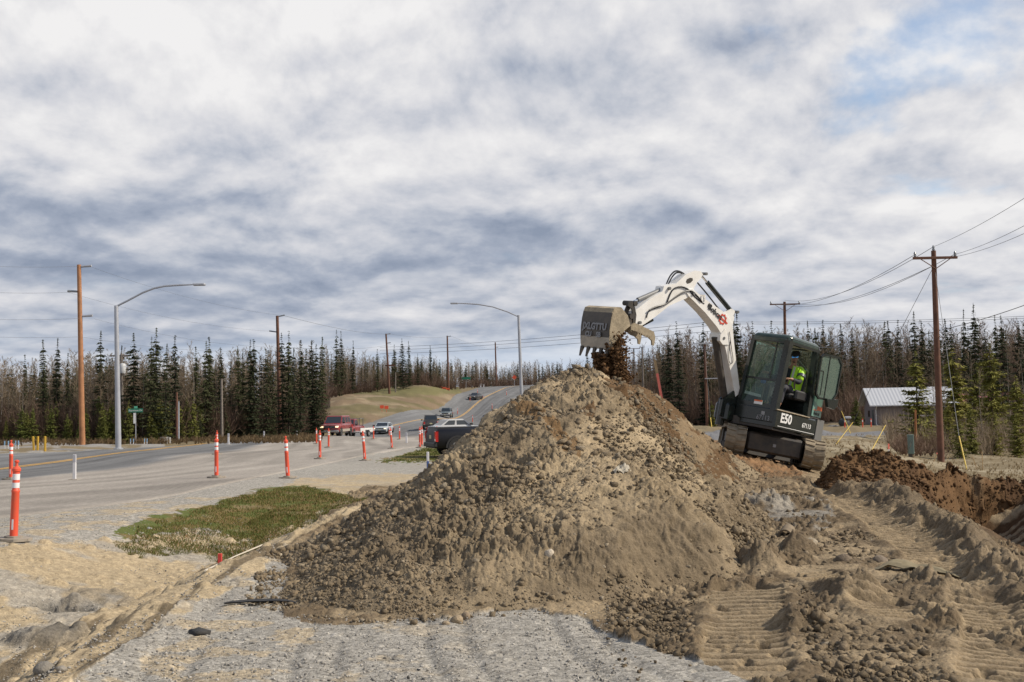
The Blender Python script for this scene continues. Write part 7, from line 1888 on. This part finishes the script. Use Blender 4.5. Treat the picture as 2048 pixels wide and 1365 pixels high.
def windowp(x0, x1, z0_, z1_, par, y=-.02):
    b = MB(); b.box(x0 - .09, x1 + .09, y - .03, y + .01, z0_ - .09, z0_); b.box(x0 - .09, x1 + .09, y - .03, y + .01, z1_, z1_ + .09); b.box(x0 - .09, x0, y - .03, y + .01, z0_, z1_); b.box(x1, x1 + .09, y - .03, y + .01, z0_, z1_); w = b.build('window', M_TRW, par)
    b = MB(); b.box(x0, x1, y - .005, y + .01, z0_, z1_); b.build('pane', M_DW, w)
windowp(5.4, 6.2, 1.35, 2.35, cab_); windowp(7.6, 8.4, 1.35, 2.35, cab_)
b = MB(); b.box(-.03, -.003, 1.1, 2.0, .05, 2.1); b.build('door', mat('dark_teal_door', (.02, .04, .05), .5), cab_)
b = MB(); b.box(-.03, -.003, 3.4, 4.6, 1.2, 2.0); b.build('gable_window', M_DW, cab_)
v = U(1862, 826, 152); g2 = empty('outbuilding', (v.x, v.y, GZ(v.x, v.y)), math.radians(4), 'long low building with faded pink metal roof behind the right spruces', 'house')
b = MB(); b.box(0, 17, 0, 7, 0, 2.5); b.build('wall', mat('brown_wall', (.10, .07, .06), .85, var=.2), g2)
b = MB(); b.add([(-.5, -.6, 2.5), (17.5, -.6, 2.5), (17.5, 3.5, 4.3), (-.5, 3.5, 4.3), (-.5, -.6, 2.6), (17.5, -.6, 2.6), (17.5, 3.5, 4.4), (-.5, 3.5, 4.4)], [(0, 1, 2, 3), (7, 6, 5, 4), (0, 4, 5, 1), (1, 5, 6, 2), (2, 6, 7, 3), (3, 7, 4, 0)]); b.add([(-.5, 7.6, 2.5), (17.5, 7.6, 2.5), (17.5, 3.5, 4.3), (-.5, 3.5, 4.3)], [(0, 1, 2, 3)]); rf = b.build('roof', M_RROOF, g2)
b = MB(); b.lathe([(.15, 3.9), (.15, 4.8), (.25, 4.85), (.25, 5.0), (.02, 5.1)], (10.0, 2.6, 0), 10); b.build('vent', mat('red_vent', (.22, .05, .05), .6), rf)
v = U(1815, 815, 170); g3 = empty('white_roofed_shed', (v.x, v.y, GZ(v.x, v.y)), math.radians(6), 'shed with white roof just visible between the spruces', 'shed')
b = MB(); b.box(0, 10.5, 0, 6, 0, 3.2); b.build('wall', M_SID, g3)
b = MB(); b.add([(-.4, -.5, 3.2), (11, -.5, 3.2), (11, 3, 5.6), (-.4, 3, 5.6), (-.4, -.5, 3.3), (11, -.5, 3.3), (11, 3, 5.7), (-.4, 3, 5.7)], [(0, 1, 2, 3), (7, 6, 5, 4), (0, 4, 5, 1), (1, 5, 6, 2), (2, 6, 7, 3), (3, 7, 4, 0)]); b.add([(-.4, 6.5, 3.2), (11, 6.5, 3.2), (11, 3, 5.6), (-.4, 3, 5.6)], [(0, 1, 2, 3)]); b.build('roof', M_ROOF, g3)
